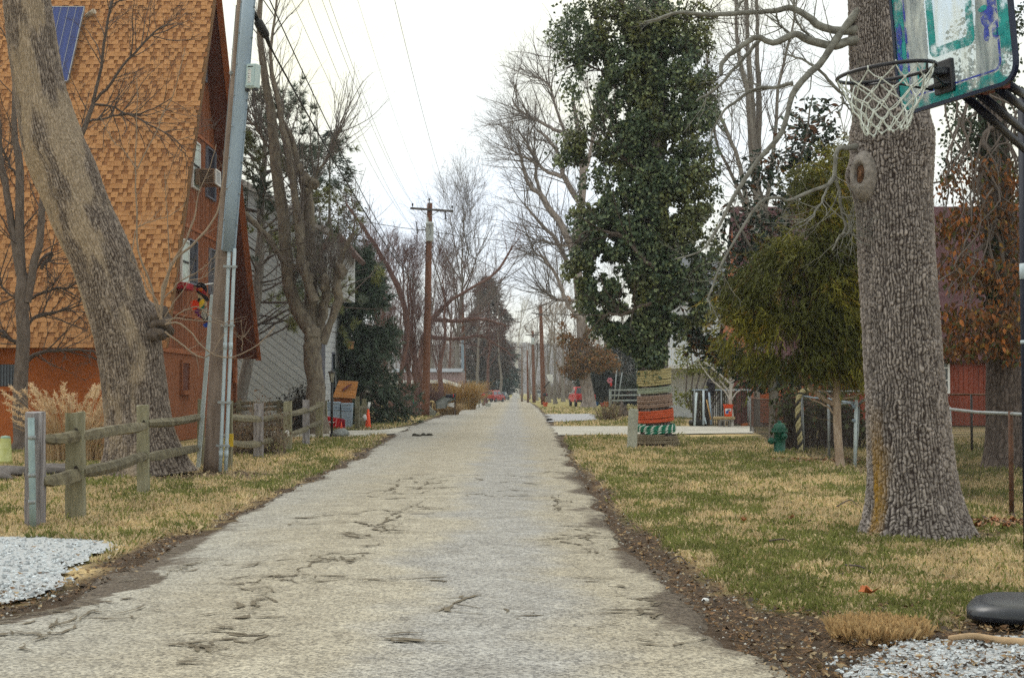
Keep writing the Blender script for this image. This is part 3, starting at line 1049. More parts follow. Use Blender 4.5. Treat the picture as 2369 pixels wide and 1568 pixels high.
for r_ in range(nrow):
 x = XO - 0.01 - g.uniform(0, 0.1)
 alt = g.uniform() < .5
 while x > XLFT + 4.5:
  wi = g.integers(0, 3)
  wd = (0.11, 0.15, 0.20)[wi]
  # laminated look: darker cut-outs between light tabs
  alt = not alt
  ci = int(g.choice([0, 1, 4], p=[.45, .35, .2])) if (alt or g.uniform() < .22) else int(g.choice([2, 3]))
  lift = 0.022 if ci in (0, 4, 1) else 0.0
  p = e0 + sl * (r_ * expo - 0.03 + (0.0 if lift else 0.0)) + nd * (0.004 + lift)
  p = p + np.array([x - wd / 2, 0, 0])
  tabs.append((p, ci, wi))
  x -= wd + 0.004
# which tabs are objects: nearest visible ones between leaning trunk and gable
order = sorted(range(len(tabs)), key=lambda q: abs(tabs[q][0][0] + 11.9) * 0.8 + abs(tabs[q][0][2] - 6.2))
osel = set(order[:300])
for q, (p, ci, wi) in enumerate(tabs):
 me, V_, F_ = SHM[ci][wi]
 if q in osel:
  o = link('shingle', me, roof)
  o.matrix_local = Matrix.Translation(Vector(p - hroot)) @ Matrix(Rroof.tolist()).to_4x4()
 else:
  restV[ci].append(V_ @ Rroof.T + p)
  restF[ci].append(F_[0] + cnt[ci])
  cnt[ci] += len(V_)
# one joined remainder with five materials
Vs = np.concatenate([np.concatenate(restV[i]) for i in range(5)])
off = 0
Fs = []
mi = []
for i in range(5):
 f = np.concatenate(restF[i]) + off
 Fs.append(f)
 mi.append(np.full(len(f), i))
 off += cnt[i]
so_ = mk('shingle_courses', Vs, np.concatenate(Fs), m_sh[0], roof, kind='stuff')
for m_ in m_sh[1:]:
 so_.data.materials.append(m_)
so_.data.polygons.foreach_set('material_index', np.concatenate(mi).astype(np.int32))
# ---- basement walls
mb = MB()
mb.box(((XLFT + XW) / 2 - 0.0, 40.05 + 0.1, 1.35), (XW - XLFT, 0.2, 2.7))
mb.build('wall', m_stucco, house)
mb = MB()
yf = 51.9
mb.box((XW - 0.1, (40.25 + yf) / 2, 1.35), (0.2, yf - 40.25, 2.7))
# window niche built proud: surround
wal = mb.build('wall', m_stucco2, house)
wal['label'] = 'brown basement wall under the board gable'
mb = MB()
mb.box(((XLFT + XW) / 2, yf, 2.0), (XW - XLFT, 0.2, 4.0))
mb.build('wall', m_stucco2, house)
# band board between basement and gable
mb = MB()
mb.box((XW + 0.03, (40.3 + yf) / 2, 2.72), (0.06, yf - 40.3, 0.14))
z2 = gab(470, 540)[2]
for (x0, y0, x1, y1) in ((405, 520, 520, 560), (438, 305, 500, 345)):
 p0, p1 = gab(x0, y0), gab(x1, y1)
 zz = (p0[2] + p1[2]) / 2
 d0 = NEAR_E[0] + (zz - NEAR_E[1]) / (RIDGE[1] - NEAR_E[1]) * (RIDGE[0] - NEAR_E[0]) + 0.3
 d1 = FAR_E[0] - (zz - FAR_E[1]) / (RIDGE[1] - FAR_E[1]) * (FAR_E[0] - RIDGE[0]) - 0.3
 mb.box((XW + 0.03, (d0 + d1) / 2, zz), (0.07, d1 - d0, 0.10))
z3 = 3.85
mb.box((XW + 0.03, 46.2, z3), (0.06, 10.5, 0.09))
mb.build('band_board', m_trimr, house)
# gable boards, one object each
bw = 0.235
k = 0
yb = 40.2
while yb < 52.0:
 y1 = yb + bw - 0.025
 za, zb = roof_in(yb) - 0.28, roof_in(y1) - 0.28
 if min(za, zb) > 2.9:
  b = MB()
  b.prism([[XW - 0.02, yb, 2.66], [XW - 0.02, y1, 2.66], [XW - 0.02, y1, zb], [XW - 0.02, yb, za]], (0.03 + 0.006 * (k % 3), 0, 0))
  b.build('plank', m_board, house)
 yb += bw
 k += 1
b = MB()
b.prism([[XW - 0.05, 40.0, 2.66], [XW - 0.05, 52.3, 2.66], [XW - 0.05, RIDGE[0], RIDGE[1] - 0.5]], (0.025, 0, 0))
b.build('gable_wall', m_soffit, house)
# corner post and electrical box on the far corner
mb = MB()
mb.box((XW + 0.05, yf - 0.12, 1.35), (0.12, 0.22, 2.7))
mb.build('corner_board', m_board, house)
def gwin(x0, y0, x1, y1, kind):
 """window on the gable plane between two pixel corners"""
 p0, p1 = gab(x0, y0), gab(x1, y1)
 d0, d1 = p0[1], p1[1]
 q0, q1 = gab((x0 + x1) / 2, y0), gab((x0 + x1) / 2, y1)
 zt, zb = q0[2], q1[2]
 c = (XW + 0.05, (d0 + d1) / 2, (zt + zb) / 2)
 W_, H_ = d1 - d0, zt - zb
 f = MB()
 t = 0.05
 f.box((c[0], d0, c[2]), (0.08, t, H_ + t)).box((c[0], d1, c[2]), (0.08, t, H_ + t)).box((c[0], c[1], zt), (0.08, W_ - t, t)).box((c[0], c[1], zb), (0.10, W_ - t, t))
 w_ = f.build('window', m_white if kind == 'curtain' else m_screenframe, house)
 b = MB()
 b.box((c[0] - 0.02, c[1], c[2]), (0.012, W_ - t, H_ - t))
 b.build('curtain' if kind == 'curtain' else 'screen', m_curtain if kind == 'curtain' else m_screen, w_)
 b = MB()
 if kind == 'curtain':
  b.box((c[0] + 0.005, c[1], c[2]), (0.03, W_ - t, 0.05))
  b.build('rail', m_dark, w_)
 else:
  b.box((c[0] + 0.005, c[1], c[2] + 0.1), (0.02, W_ - t, 0.03))
  b.build('rail', m_dark, w_)
 return c, W_, H_
m_screenframe = M('window_frame_grey', (0.16, 0.17, 0.22), 0.5, 0.1, 5, bump=0.0)
AC = gwin(442, 330, 457, 437, 'curtain')
gwin(475, 347, 494, 460, 'screen')
gwin(416, 556, 432, 655, 'curtain')
gwin(433, 557, 451, 657, 'screen')
gwin(482, 580, 502, 682, 'screen')
gwin(467, 145, 473, 188, 'screen')
# basement niche in the brown wall
p0, p1 = gab(417, 838), gab(434, 905)
c = np.array([XW + 0.02, (p0[1] + p1[1]) / 2, (gab(425, 840)[2] + gab(425, 903)[2]) / 2])
W_, H_ = p1[1] - p0[1], gab(425, 840)[2] - gab(425, 903)[2]
f = MB()
f.box(c + [0.02, -W_ / 2, 0], (0.07, 0.10, H_)).box(c + [0.02, W_ / 2, 0], (0.07, 0.10, H_)).box(c + [0.02, 0, H_ / 2 + 0.05], (0.07, W_ + 0.1, 0.10)).box(c + [0.06, 0, -H_ / 2 - 0.06], (0.16, W_ + 0.2, 0.14))
nw = f.build('window', m_stucco2, house)
b = MB()
b.box(c + [0.005, 0, 0], (0.02, W_ - 0.1, H_))
b.build('recess_panel', m_soffit, nw)
# dark basement window in the orange wall
p0, p1 = P(-20, 843, 40.05), P(36, 893, 40.05)
b = MB()
b.box(((p0[0] + p1[0]) / 2, 40.03, (p0[2] + p1[2]) / 2), (p1[0] - p0[0], 0.06, p0[2] - p1[2]))
bw_ = b.build('window', m_glass, house)
b = MB()
b.box(((p0[0] + p1[0]) / 2, 39.98, p1[2] - 0.08), (p1[0] - p0[0] + 0.15, 0.22, 0.14))
b.build('sill', m_stucco, bw_)
b = MB()
for q in range(8):
 b.box((p0[0] + 0.03 + q * 0.085, 40.0, (p0[2] + p1[2]) / 2), (0.02, 0.03, p0[2] - p1[2]))
b.build('louvre', m_screen, bw_, kind='stuff')
# electrical box on the far corner of the gable wall
q = P(557, 868, 51.0)
b = MB()
b.rbox((XW + 0.12, 51.4, q[2]), (0.14, 0.3, 0.55), 0.02)
b.beam((XW + 0.1, 51.4, q[2]), (XW + 0.1, 51.4, q[2] + 1.6), 0.05, 0.05)
b.build('meter_box', m_trimr, house)
# solar panel standing on the roof
a = P(110, 18, 43.6)
tl, tr = P(105, 22, 44.0), P(187, 22, 44.0)
s1 = (tl[2] - NEAR_E[1]) / sl[2]
bl = P(150, 190, 42.9)
s0 = (bl[2] - NEAR_E[1]) / sl[2]
q = lambda x, s, n: np.array([x, *(e0 + sl * s + nd * n)[1:]])
sp = MB()
x1t, x1b = tr[0], P(149, 190, 42.9)[0]
pts = [q(x1t - 1.45, s1, 0.30), q(x1t, s1, 0.30), q(x1b, s0, 0.12), q(x1b - 1.45, s0, 0.12)]
sp.prism(pts, nd * 0.07)
spo = sp.build('solar_panel', m_solar, house)
fr = MB()
up_ = nd * 0.04
for i in range(4):
 fr.beam(pts[i] + up_, pts[(i + 1) % 4] + up_, 0.03, 0.08, nd)
for k in range(1, 6):
 t = k / 6
 fr.beam(pts[0] * (1 - t) + pts[1] * t + nd * 0.075, pts[3] * (1 - t) + pts[2] * t + nd * 0.075, 0.014, 0.014, nd)
fr.build('panel_frame', M('panel_alu', (0.30, 0.31, 0.34), 0.4, 0.1, 5, metal=0.5), spo)
b = MB()
b.tube([q(x1t, s1 - 0.05, 0.0), q(x1t + 0.28, s1 - 0.05, 0.22)], 0.09, 10)
b.build('vent_pipe', M('pipe_tan', (0.45, 0.38, 0.30), 0.5), house)
# ---- window air conditioner: a thing of its own
pc = gab(463, 412)
ac = T('air_conditioner', 'boxy grey window air conditioner jutting from an upper window of the brown gable', 'air conditioner', (XW + 0.1, pc[1], pc[2] - 0.25))
b = MB()
c = np.array([XW + 0.38, gab(452, 410)[1], gab(452, 412)[2]])
b.rbox(c, (0.62, 0.75, 0.50), 0.02)
b.build('body', M('ac_brown', (0.20, 0.13, 0.09), 0.5, 0.15, 5), ac)
b = MB()
b.rbox(c + [0.32, 0, 0], (0.05, 0.72, 0.47), 0.015)
b.build('rear_grille', M('ac_grey', (0.36, 0.36, 0.37), 0.5, 0.2, 30), ac)
b = MB()
for z in (-0.22, 0.22):
 b.box(c + [0.345, 0, z], (0.03, 0.72, 0.05))
for y in (-0.34, 0.34):
 b.box(c + [0.346, y, 0], (0.03, 0.05, 0.40))
b.build('grille_frame', m_white, ac)
b = MB()
for z in np.linspace(-0.17, 0.17, 7):
 b.box(c + [0.05, -0.376, z], (0.42, 0.02, 0.02))
b.build('louvre', m_dark, ac, kind='stuff')
# ---- hanging felt flag (a turkey in a tall hat) on a white stick
fl = T('hanging_flag', 'colourful felt turkey flag with black hat hanging from a white stick beside the pole', 'flag', P(470, 700, 43.5))
def felt(n, c, r=0.9):
 return M(n, c, r, 0.12, 30, bump=0.2)
def fpoly(name, px, d, col, th=0.03, par=None):
 p = np.array([P(x, y, d) for x, y in px])
 b = MB()
 b.prism(p[::-1] if False else p, (0, th, 0))
 return b.build(name, felt(name + '_felt', col), par or fl)
zz6 = lambda x, y: ((430 + x / 9.8) / 1.0135, (640 + y / 9.8) / 1.0135)
fz = lambda pts: [zz6(*p) for p in pts]
hat = fpoly('hat', fz([(290, 330), (300, 270), (350, 220), (430, 215), (500, 270), (540, 360), (520, 480), (430, 400)]), 43.5, (0.012, 0.010, 0.014), 0.06)
fpoly('hat_band', fz([(285, 350), (330, 340), (400, 340), (460, 380), (520, 450), (525, 520), (440, 470), (290, 400)]), 43.45, (0.30, 0.015, 0.02), 0.04, hat)
fpoly('hat_buckle', fz([(345, 350), (420, 340), (450, 400), (400, 420), (340, 395)]), 43.42, (0.50, 0.12, 0.02), 0.03, hat)
fpoly('brim', fz([(280, 405), (340, 415), (450, 480), (540, 535), (585, 620), (545, 660), (510, 640), (430, 520), (300, 440)]), 43.44, (0.012, 0.010, 0.014), 0.05, hat)
fpoly('face', fz([(310, 460), (350, 460), (440, 530), (500, 620), (530, 700), (520, 760), (440, 700), (350, 600), (320, 520)]), 43.48, (0.55, 0.46, 0.28), 0.03)
fpoly('feather', fz([(150, 680), (200, 625), (300, 620), (360, 690), (365, 770), (300, 830), (210, 870), (165, 790)]), 43.46, (0.75, 0.05, 0.01), 0.03)
fpoly('feather', fz([(355, 690), (420, 600), (470, 600), (480, 690), (430, 770), (375, 800)]), 43.45, (0.75, 0.50, 0.03), 0.03)
fpoly('feather', fz([(375, 800), (430, 770), (480, 725), (480, 790), (420, 850), (385, 860)]), 43.47, (0.02, 0.16, 0.12), 0.03)
fpoly('feather', fz([(240, 860), (330, 820), (385, 860), (340, 930), (270, 930)]), 43.49, (0.14, 0.015, 0.12), 0.03)
fpoly('feather', fz([(300, 960), (340, 935), (420, 960), (440, 1040), (370, 1030)]), 43.5, (0.12, 0.01, 0.11), 0.03)
fpoly('beak', fz([(325, 590), (370, 570), (395, 600), (350, 670), (320, 640)]), 43.43, (0.03, 0.03, 0.02), 0.03)
st = fpoly('tail', fz([(430, 850), (540, 790), (560, 1080), (520, 1110), (450, 1100), (400, 1000)]), 43.5, (0.03, 0.045, 0.05), 0.03)
for k in range(4):
 fpoly('stripe', fz([(430 + k * 32, 850 - k * 18), (446 + k * 32, 845 - k * 18), (420 + k * 28, 1000 + k * 22), (408 + k * 28, 1000 + k * 22)]), 43.46, (0.6, 0.6, 0.55), 0.02, st)
fpoly('tassel', fz([(500, 1150), (580, 1130), (580, 1240), (490, 1250), (440, 1190)]), 43.5, (0.01, 0.05, 0.35), 0.04)
b = MB()
b.tube([P(452 + 8, 660, 43.5), P(497, 655, 45.4)], 0.022, 8)
b.build('stick', m_white, fl)
fbx = T('flower_box', 'small red box hanging under the lower curtained window of the gable', 'planter', gab(424, 664, XW + 0.25))
b = MB()
b.rbox(gab(428, 663, XW + 0.22), (0.30, 1.0, 0.2), 0.02)
b.build('box', M('flower_red', (0.35, 0.015, 0.03), 0.5), fbx)
b = MB()
b.beam(gab(420, 668, XW + 0.1) - [0, 0, .1], gab(420, 668, XW + 0.3) - [0, 0, .02], 0.04, 0.04)
b.build('bracket', m_dark, fbx)
# ================================================================== GREY HOUSE with diagonal siding
gh = T('grey_house', 'tall pale grey house with diagonal board siding and a brown roofed bay', 'house', (-12, 66, 0))
m_gsid = M('siding_grey', (0.34, 0.36, 0.385), 0.8, 0.08, 3, bump=0.05, obj_var=0.07, pos=True)
m_gsid2 = M('siding_pale', (0.50, 0.52, 0.55), 0.8, 0.08, 3, bump=0.05, pos=True)
m_groof = M('roof_grey_brown', (0.11, 0.075, 0.06), 0.9, 0.25, 6, bump=0.2, pos=True)
DG = 62.0
corner = P(746, 1000, DG)[0]
ztop = lambda x: P(x, np.interp(x, [480, 555, 700, 746], [395, 425, 505, 540]), DG)[2]
xl_ = P(470, 900, DG)[0]
# backing wall
bp = [[xl_, DG + 0.03, 0], [corner, DG + 0.03, 0]]
for x in (746, 700, 555, 470):
 p = P(x, np.interp(x, [470, 555, 700, 746], [392, 425, 505, 540]), DG + 0.03)
 bp.append([p[0], DG + 0.03, p[2]])
mb = MB()
mb.prism(bp, (0, 0.2, 0))
gw = mb.build('wall', M('siding_gap', (0.13, 0.14, 0.15), 0.9), gh)
# diagonal boards clipped to the wall outline (each its own object)
poly = np.array([[p[0], p[2]] for p in bp])
def clip_half(poly, n, c):
 res = []
 for i in range(len(poly)):
  a, b = poly[i], poly[(i + 1) % len(poly)]
  da, db = a @ n - c, b @ n - c
  if da <= 0:
   res.append(a)
  if da * db < 0:
   res.append(a + (b - a) * da / (da - db))
 return np.array(res)
n_ = np.array([math.sin(math.radians(38)), math.cos(math.radians(38))])      # boards fall to the right at 38 degrees
prj = poly @ n_
c0 = prj.min()
bwid = 0.27
while c0 < prj.max():
 q = clip_half(poly, n_, c0 + bwid - 0.02)
 if len(q) >= 3:
  q = clip_half(q, -n_, -c0)
  if len(q) >= 3:
   b = MB()
   b.prism([[v[0], DG, v[1]] for v in q], (0, 0.03, 0))
   b.build('plank', m_gsid, gh)
 c0 += bwid
# side wall facing the road, pale boards
mb = MB()
mb.box((corner - 0.1 + 0.0, DG + 5.1, 3.2), (0.2, 9.8, 6.4))
sw = mb.build('wall', m_gsid2, gh)
mb = MB()
for k in range(26):
 mb.box((corner + 0.01, DG + 5.1, 0.25 + k * 0.24), (0.025, 9.8, 0.205))
mb.build('clapboard', m_gsid2, sw, kind='stuff')
mb = MB()
mb.beam(np.array(bp[2]) + [0.3, -0.25, 0.05], np.array(bp[3]) + [0.0, -0.25, 0.1], 0.25, 0.16, (0, 1, 0))
mb.beam(np.array(bp[3]) + [0.0, -0.25, 0.1], np.array(bp[4]) + [0.0, -0.25, 0.1], 0.25, 0.16, (0, 1, 0))
mb.beam(np.array(bp[4]) + [0.0, -0.25, 0.1], np.array(bp[5]) + [0.0, -0.25, 0.1], 0.25, 0.16, (0, 1, 0))
mb.build('rake_board', M('rake_grey', (0.32, 0.30, 0.30), 0.8), gh)
mb = MB()
r1, r2, r3 = np.array(bp[2]), np.array(bp[4]), np.array(bp[5])
mb.add(np.array([r1 + [0.4, -.3, .15], r1 + [0.4, 10, .15], r2 + [0, 10, .2], r2 + [0, -.3, .2], r3 + [0, 10, .2], r3 + [0, -.3, .2]]), [[0, 1, 2, 3], [3, 2, 4, 5]])
mb.build('roof', m_groof, gh)
# bay with gable, brown fascia
DB = 61.2
bx0, bx1 = P(747, 600, DB)[0], P(803, 600, DB)[0]
zb0, zb1, zap = P(775, 690, DB)[2], P(775, 583, DB)[2], P(771, 545, DB)[2]
mb = MB()
mb.prism([[bx0, DB, zb0], [bx1, DB, zb0], [bx1, DB, zb1], [(bx0 + bx1) / 2, DB, zap], [bx0, DB, zb1]], (0, 3, 0))
bay = mb.build('bay', m_gsid2, gh)
mb = MB()
cxm = (bx0 + bx1) / 2
for (a, b) in (((bx0 - 0.35, zb1 - 0.35), (cxm, zap + 0.18)), ((cxm, zap + 0.18), (bx1 + 0.45, zb1 - 0.3))):
 mb.beam((a[0], DB + 1.2, a[1]), (b[0], DB + 1.2, b[1]), 0.2, 3.1, (0, 1, 0))
mb.build('bay_roof', M('fascia_brown', (0.10, 0.055, 0.05), 0.8), bay)
for (x0, x1, y0, y1) in ((768, 780, 590, 660), (750, 757, 590, 660)):
 p0, p1 = P(x0, y0, DB), P(x1, y1, DB)
 f = MB()
 f.box(((p0[0] + p1[0]) / 2, DB - 0.02, (p0[2] + p1[2]) / 2), (p1[0] - p0[0], 0.08, p0[2] - p1[2]))
 wn = f.build('window', m_white, gh)
 f = MB()
 f.box(((p0[0] + p1[0]) / 2, DB - 0.06, (p0[2] + p1[2]) / 2), ((p1[0] - p0[0]) * 0.6, 0.03, (p0[2] - p1[2]) * 0.9))
 f.build('pane', m_glass, wn)
# two narrow windows in the road-side wall
for yy in (3.2, 6.5):
 f = MB()
 f.box((corner + 0.04, DG + yy, 2.0), (0.06, 0.9, 2.6))
 wn = f.build('window', m_screenframe, gh)
 f = MB()
 f.box((corner + 0.075, DG + yy, 2.0), (0.02, 0.72, 2.4))
 f.build('pane', m_glass, wn)
mb = MB()
mb.box((corner + 0.02, DG - 0.03, 3.1), (0.16, 0.12, 6.2))
mb.build('corner_board', m_screenframe, gh)
# ================================================================== RED HOUSE on the right
rh = T('red_house', 'long red board house with plum coloured roof behind the chain-link fence', 'house', (14, 64, 0))
m_red = M('board_red', (0.215, 0.047, 0.026), 0.8, 0.2, 2.0, (5, 5, 0.5), 0.2, pos=True, obj_var=0.14)
m_redo = M('board_orange', (0.33, 0.10, 0.035), 0.8, 0.2, 2.0, (5, 5, 0.5), 0.2, pos=True, obj_var=0.1)
m_plum = M('roof_plum', (0.10, 0.048, 0.055), 0.95, 0.15, 5, bump=0.3, pos=True, obj_var=0.15)
DR = 62.0
xr0, xr1 = P(1738, 900, DR)[0], P(2560, 900, DR)[0]
ze = P(2240, 832, DR)[2]
mb = MB()
mb.box(((xr0 + xr1) / 2, DR + 3.2, ze / 2), (xr1 - xr0 - 0.1, 6.2, ze))
mb.build('wall', M('wall_red_dark', (0.12, 0.02, 0.012), 0.9), rh)
x = xr0
k = 0
while x < xr1:
 px_ = CX + x / DR * FPX
 mt = m_redo if px_ < 1880 else m_red
 if px_ < 2390:
  b = MB()
  b.box((x + 0.11, DR + 0.06, ze / 2 + 0.02), (0.20, 0.05, ze))
  b.build('plank', mt, rh)
 x += 0.215
# roof: courses of shingle strips up the slope
zt_ = P(2240, 490, DR + 4.5)[2]
rs = np.array([0, 4.9, zt_ - ze + 0.2])
RL = np.linalg.norm(rs)
rs = rs / RL
mb = MB()
xa_, xb_ = P(1690, 520, DR + 4.5)[0], xr1 + 0.4
e_ = np.array([0, DR - 0.45, ze - 0.05])
mb.prism([[xa_, e_[1], e_[2]], [xa_, *(e_ + rs * RL)[1:]], [xa_, DR + 4.6, zt_ - 0.3], [xa_, DR - 0.3, ze - 0.15]], (xb_ - xa_, 0, 0))
rr_ = mb.build('roof', m_plum, rh)
nrs = np.array([0, -rs[2], rs[1]])
Rr = np.stack([np.array([1.0, 0, 0]), rs, nrs], 1)
row = 0
while row * 0.22 < RL:
 for q in range(3):
  xm0 = xa_ + (xb_ - xa_) * q / 3
  xm1 = xa_ + (xb_ - xa_) * (q + 1) / 3
  b = MB()
  b.box(e_ + rs * (row * 0.22 + 0.12) + nrs * 0.02 + np.array([(xm0 + xm1) / 2, 0, 0]), (xm1 - xm0 - 0.01, 0.235, 0.02), Rr @ rotm('X', 0.05))
  b.build('shingle_course', m_plum, rr_)
 row += 1
mb = MB()
mb.prism([[xa_ + 0.1, DR - 0.3, ze - 0.1], [xa_ + 0.1, DR + 9, ze - 0.1], [xa_ + 0.1, DR + 4.5, zt_ - 0.3]], (0.1, 0, 0))
mb.build('gable_wall', m_redo, rh)
mb = MB()
mb.add(np.array([[xa_, DR + 4.5, zt_], [xb_, DR + 4.5, zt_], [xb_, DR + 9.4, ze], [xa_, DR + 9.4, ze]]), [[0, 1, 2, 3]])
mb.build('roof', m_plum, rh)
def rwin(x0, y0, x1, y1, fm, nm=2, mull=1):
 p0, p1 = P(x0, y0, DR), P(x1, y1, DR)
 c = np.array([(p0[0] + p1[0]) / 2, DR + 0.0, (p0[2] + p1[2]) / 2])
 W_, H_ = p1[0] - p0[0], p0[2] - p1[2]
 f = MB()
 t = 0.09
 f.box(c + [-W_ / 2, 0, 0], (t, 0.09, H_ + t)).box(c + [W_ / 2, 0, 0], (t, 0.09, H_ + t)).box(c + [0, 0, H_ / 2], (W_ - t, 0.09, t)).box(c + [0, 0, -H_ / 2], (W_ - t, 0.09, t))
 w_ = f.build('window', fm, rh)
 f = MB()
 f.box(c + [0, 0.03, 0], (W_ - t, 0.02, H_ - t))
 f.build('pane', m_glass, w_)
 f = MB()
 for k in range(1, nm + 1):
  f.box(c + [0, 0, -H_ / 2 + H_ * k / (nm + 1)], (W_ - t, 0.05, 0.05))
 for k in range(1, mull + 1):
  f.box(c + [-W_ / 2 + W_ * k / (mull + 1), 0.002, 0], (0.05, 0.05, H_ - t))
 f.build('glazing_bar', fm, w_)
rwin(2168, 822, 2194, 908, m_white, 2, 1)
m_cream = M('frame_cream', (0.55, 0.42, 0.20), 0.7)
rwin(1938, 828, 1976, 870, m_cream, 1, 1)
mb = MB()
p = P(1985, 850, DR - 0.1)
mb.box(p, (0.35, 0.06, 1.3))
mb.build('shutter', m_cream, rh)
# orange post, rail and slanted lattice panel of the porch corner
mb = MB()
p = P(1738, 900, DR - 0.3)
mb.box((p[0], DR - 0.3, 1.5), (0.14, 0.14, 3.0))
mb.beam((p[0], DR - 0.3, 0.12), (p[0] - 0.5, DR - 0.7, 0.05), 0.12, 0.1)
mb.build('downspout', m_redo, rh)
pa, pb = P(1758, 905, 58), P(1822, 985, 58)
g = np.random.default_rng(4)
lat = MB()
lat.box(((pa[0] + pb[0]) / 2, 58.06, 0.9), (pb[0] - pa[0], 0.04, 1.5))
lo = lat.build('lattice_panel', M('lattice_back', (0.10, 0.03, 0.015), 0.9), rh)
m_slat = M('slat_red', (0.36, 0.095, 0.038), 0.8, 0.2, 6, pos=True, obj_var=0.2)
zz_ = 0.22
while zz_ < 1.62:
 b = MB()
 b.beam((pa[0], 58.0, zz_ + 0.07), (pb[0], 58.0, zz_ - 0.05), 0.062, 0.03, (0, 1, 0))
 ob = b.build('slat', m_slat, lo)
 zz_ += 0.082
# ================================================================== WHITE HOUSES
wh = T('white_house', 'white house with a railed porch seen through leaves beyond the green bush', 'house', (11, 82, 0))
DWH = 82.0
m_wh = M('wall_white', (0.62, 0.65, 0.68), 0.8, 0.08, 3, pos=True)
pa, pb = P(1500, 930, DWH), P(1790, 930, DWH)
mb = MB()
mb.box(((pa[0] + pb[0]) / 2, DWH + 3, 3.6), (pb[0] - pa[0], 6, 7.2))
mb.build('wall', m_wh, wh)
mb = MB()
mb.prism([[pa[0] - 0.4, DWH - 0.6, 7.0], [pa[0] - 0.4, DWH + 3, 9.6], [pa[0] - 0.4, DWH + 6.6, 7.0]], (pb[0] - pa[0] + 0.8, 0, 0))
mb.build('roof', M('roof_slate', (0.16, 0.17, 0.19), 0.9), wh)
mb = MB()
zr0, zr1 = P(1600, 845, DWH)[2], P(1600, 808, DWH)[2]
mb.box(((pa[0] + pb[0]) / 2, DWH - 1.0, zr0 - 0.1), (pb[0] - pa[0], 2.0, 0.2))
mb.box(((pa[0] + pb[0]) / 2, DWH - 1.95, zr1), (pb[0] - pa[0], 0.08, 0.08))
ra = mb.build('porch_rail', m_white, wh)
mb = MB()
for x in np.arange(pa[0], pb[0], 0.16):
 mb.box((x, DWH - 1.95, (zr0 + zr1) / 2), (0.05, 0.05, zr1 - zr0))
mb.build('baluster', m_white, ra, kind='stuff')
for k in range(4):
 x = pa[0] + 0.8 + k * 1.9
 f = MB()
 f.box((x, DWH - 0.02, 5.0), (1.0, 0.08, 1.5))
 wn = f.build('window', m_white, wh)
 f = MB()
 f.box((x, DWH - 0.07, 5.0), (0.85, 0.04, 1.35))
 f.build('pane', m_glass, wn)
tp = T('tarp', 'bright blue tarp draped over the white porch rail', 'tarp', P(1716, 830, DWH - 2.2))
a = P(1697, 812, DWH - 2.1)
b = MB()
gx = np.linspace(0, 1, 9)
Vt = []
for i, t in enumerate(gx):
 for k, s in enumerate((0, 0.5, 1)):
  Vt.append([a[0] + t * 1.2, DWH - 2.05 - 0.05 * math.sin(i * 1.9 + k), a[2] - s * (0.75 + 0.12 * math.sin(i))])
Ft = [[i * 3 + k, (i + 1) * 3 + k, (i + 1) * 3 + k + 1, i * 3 + k + 1] for i in range(8) for k in range(2)]
b.add(Vt, Ft)
b.build('sheet', M('tarp_blue', (0.03, 0.16, 0.50), 0.5), tp)
lh = T('low_house', 'low white bungalow with sloping white eave behind brown bushes', 'house', (-7, 125, 0))
DL = 125.0
pa, pb = P(905, 900, DL), P(1068, 900, DL)
mb = MB()
mb.box(((pa[0] + pb[0]) / 2, DL + 4, 1.6), (pb[0] - pa[0], 8, 3.2))
mb.build('wall', M('wall_mauve', (0.30, 0.22, 0.22), 0.8, pos=True), lh)
mb = MB()
p1, p2 = P(1024, 880, DL - 0.6), P(1066, 893, DL - 0.6)
mb.beam(p1, p2, 0.3, 1.0, (0, 1, 0))
mb.beam(P(905, 884, DL - 0.6), p1 + [0, 0, -0.1], 0.3, 1.0, (0, 1, 0))
mb.build('eave', m_white, lh)
mb = MB()
zt_ = P(960, 852, DL + 4)[2]
mb.prism([[pa[0], DL - 0.4, 3.2], [pa[0], DL + 4, zt_], [pa[0], DL + 8.4, 3.2]], (pb[0] - pa[0], 0, 0))
mb.build('roof', M('roof_bluegrey', (0.22, 0.24, 0.27), 0.9), lh)
for (x0, x1) in ((975, 985), (1000, 1010), (918, 932)):
 p0, p1 = P(x0, 892, DL), P(x1, 915, DL)
 f = MB()
 f.box(((p0[0] + p1[0]) / 2, DL - 0.03, 1.8), (p1[0] - p0[0], 0.08, 1.3))
 wn = f.build('window', m_white, lh)
 f = MB()
 f.box(((p0[0] + p1[0]) / 2, DL - 0.08, 1.8), ((p1[0] - p0[0]) * 0.75, 0.03, 1.1))
 f.build('pane', m_glass, wn)
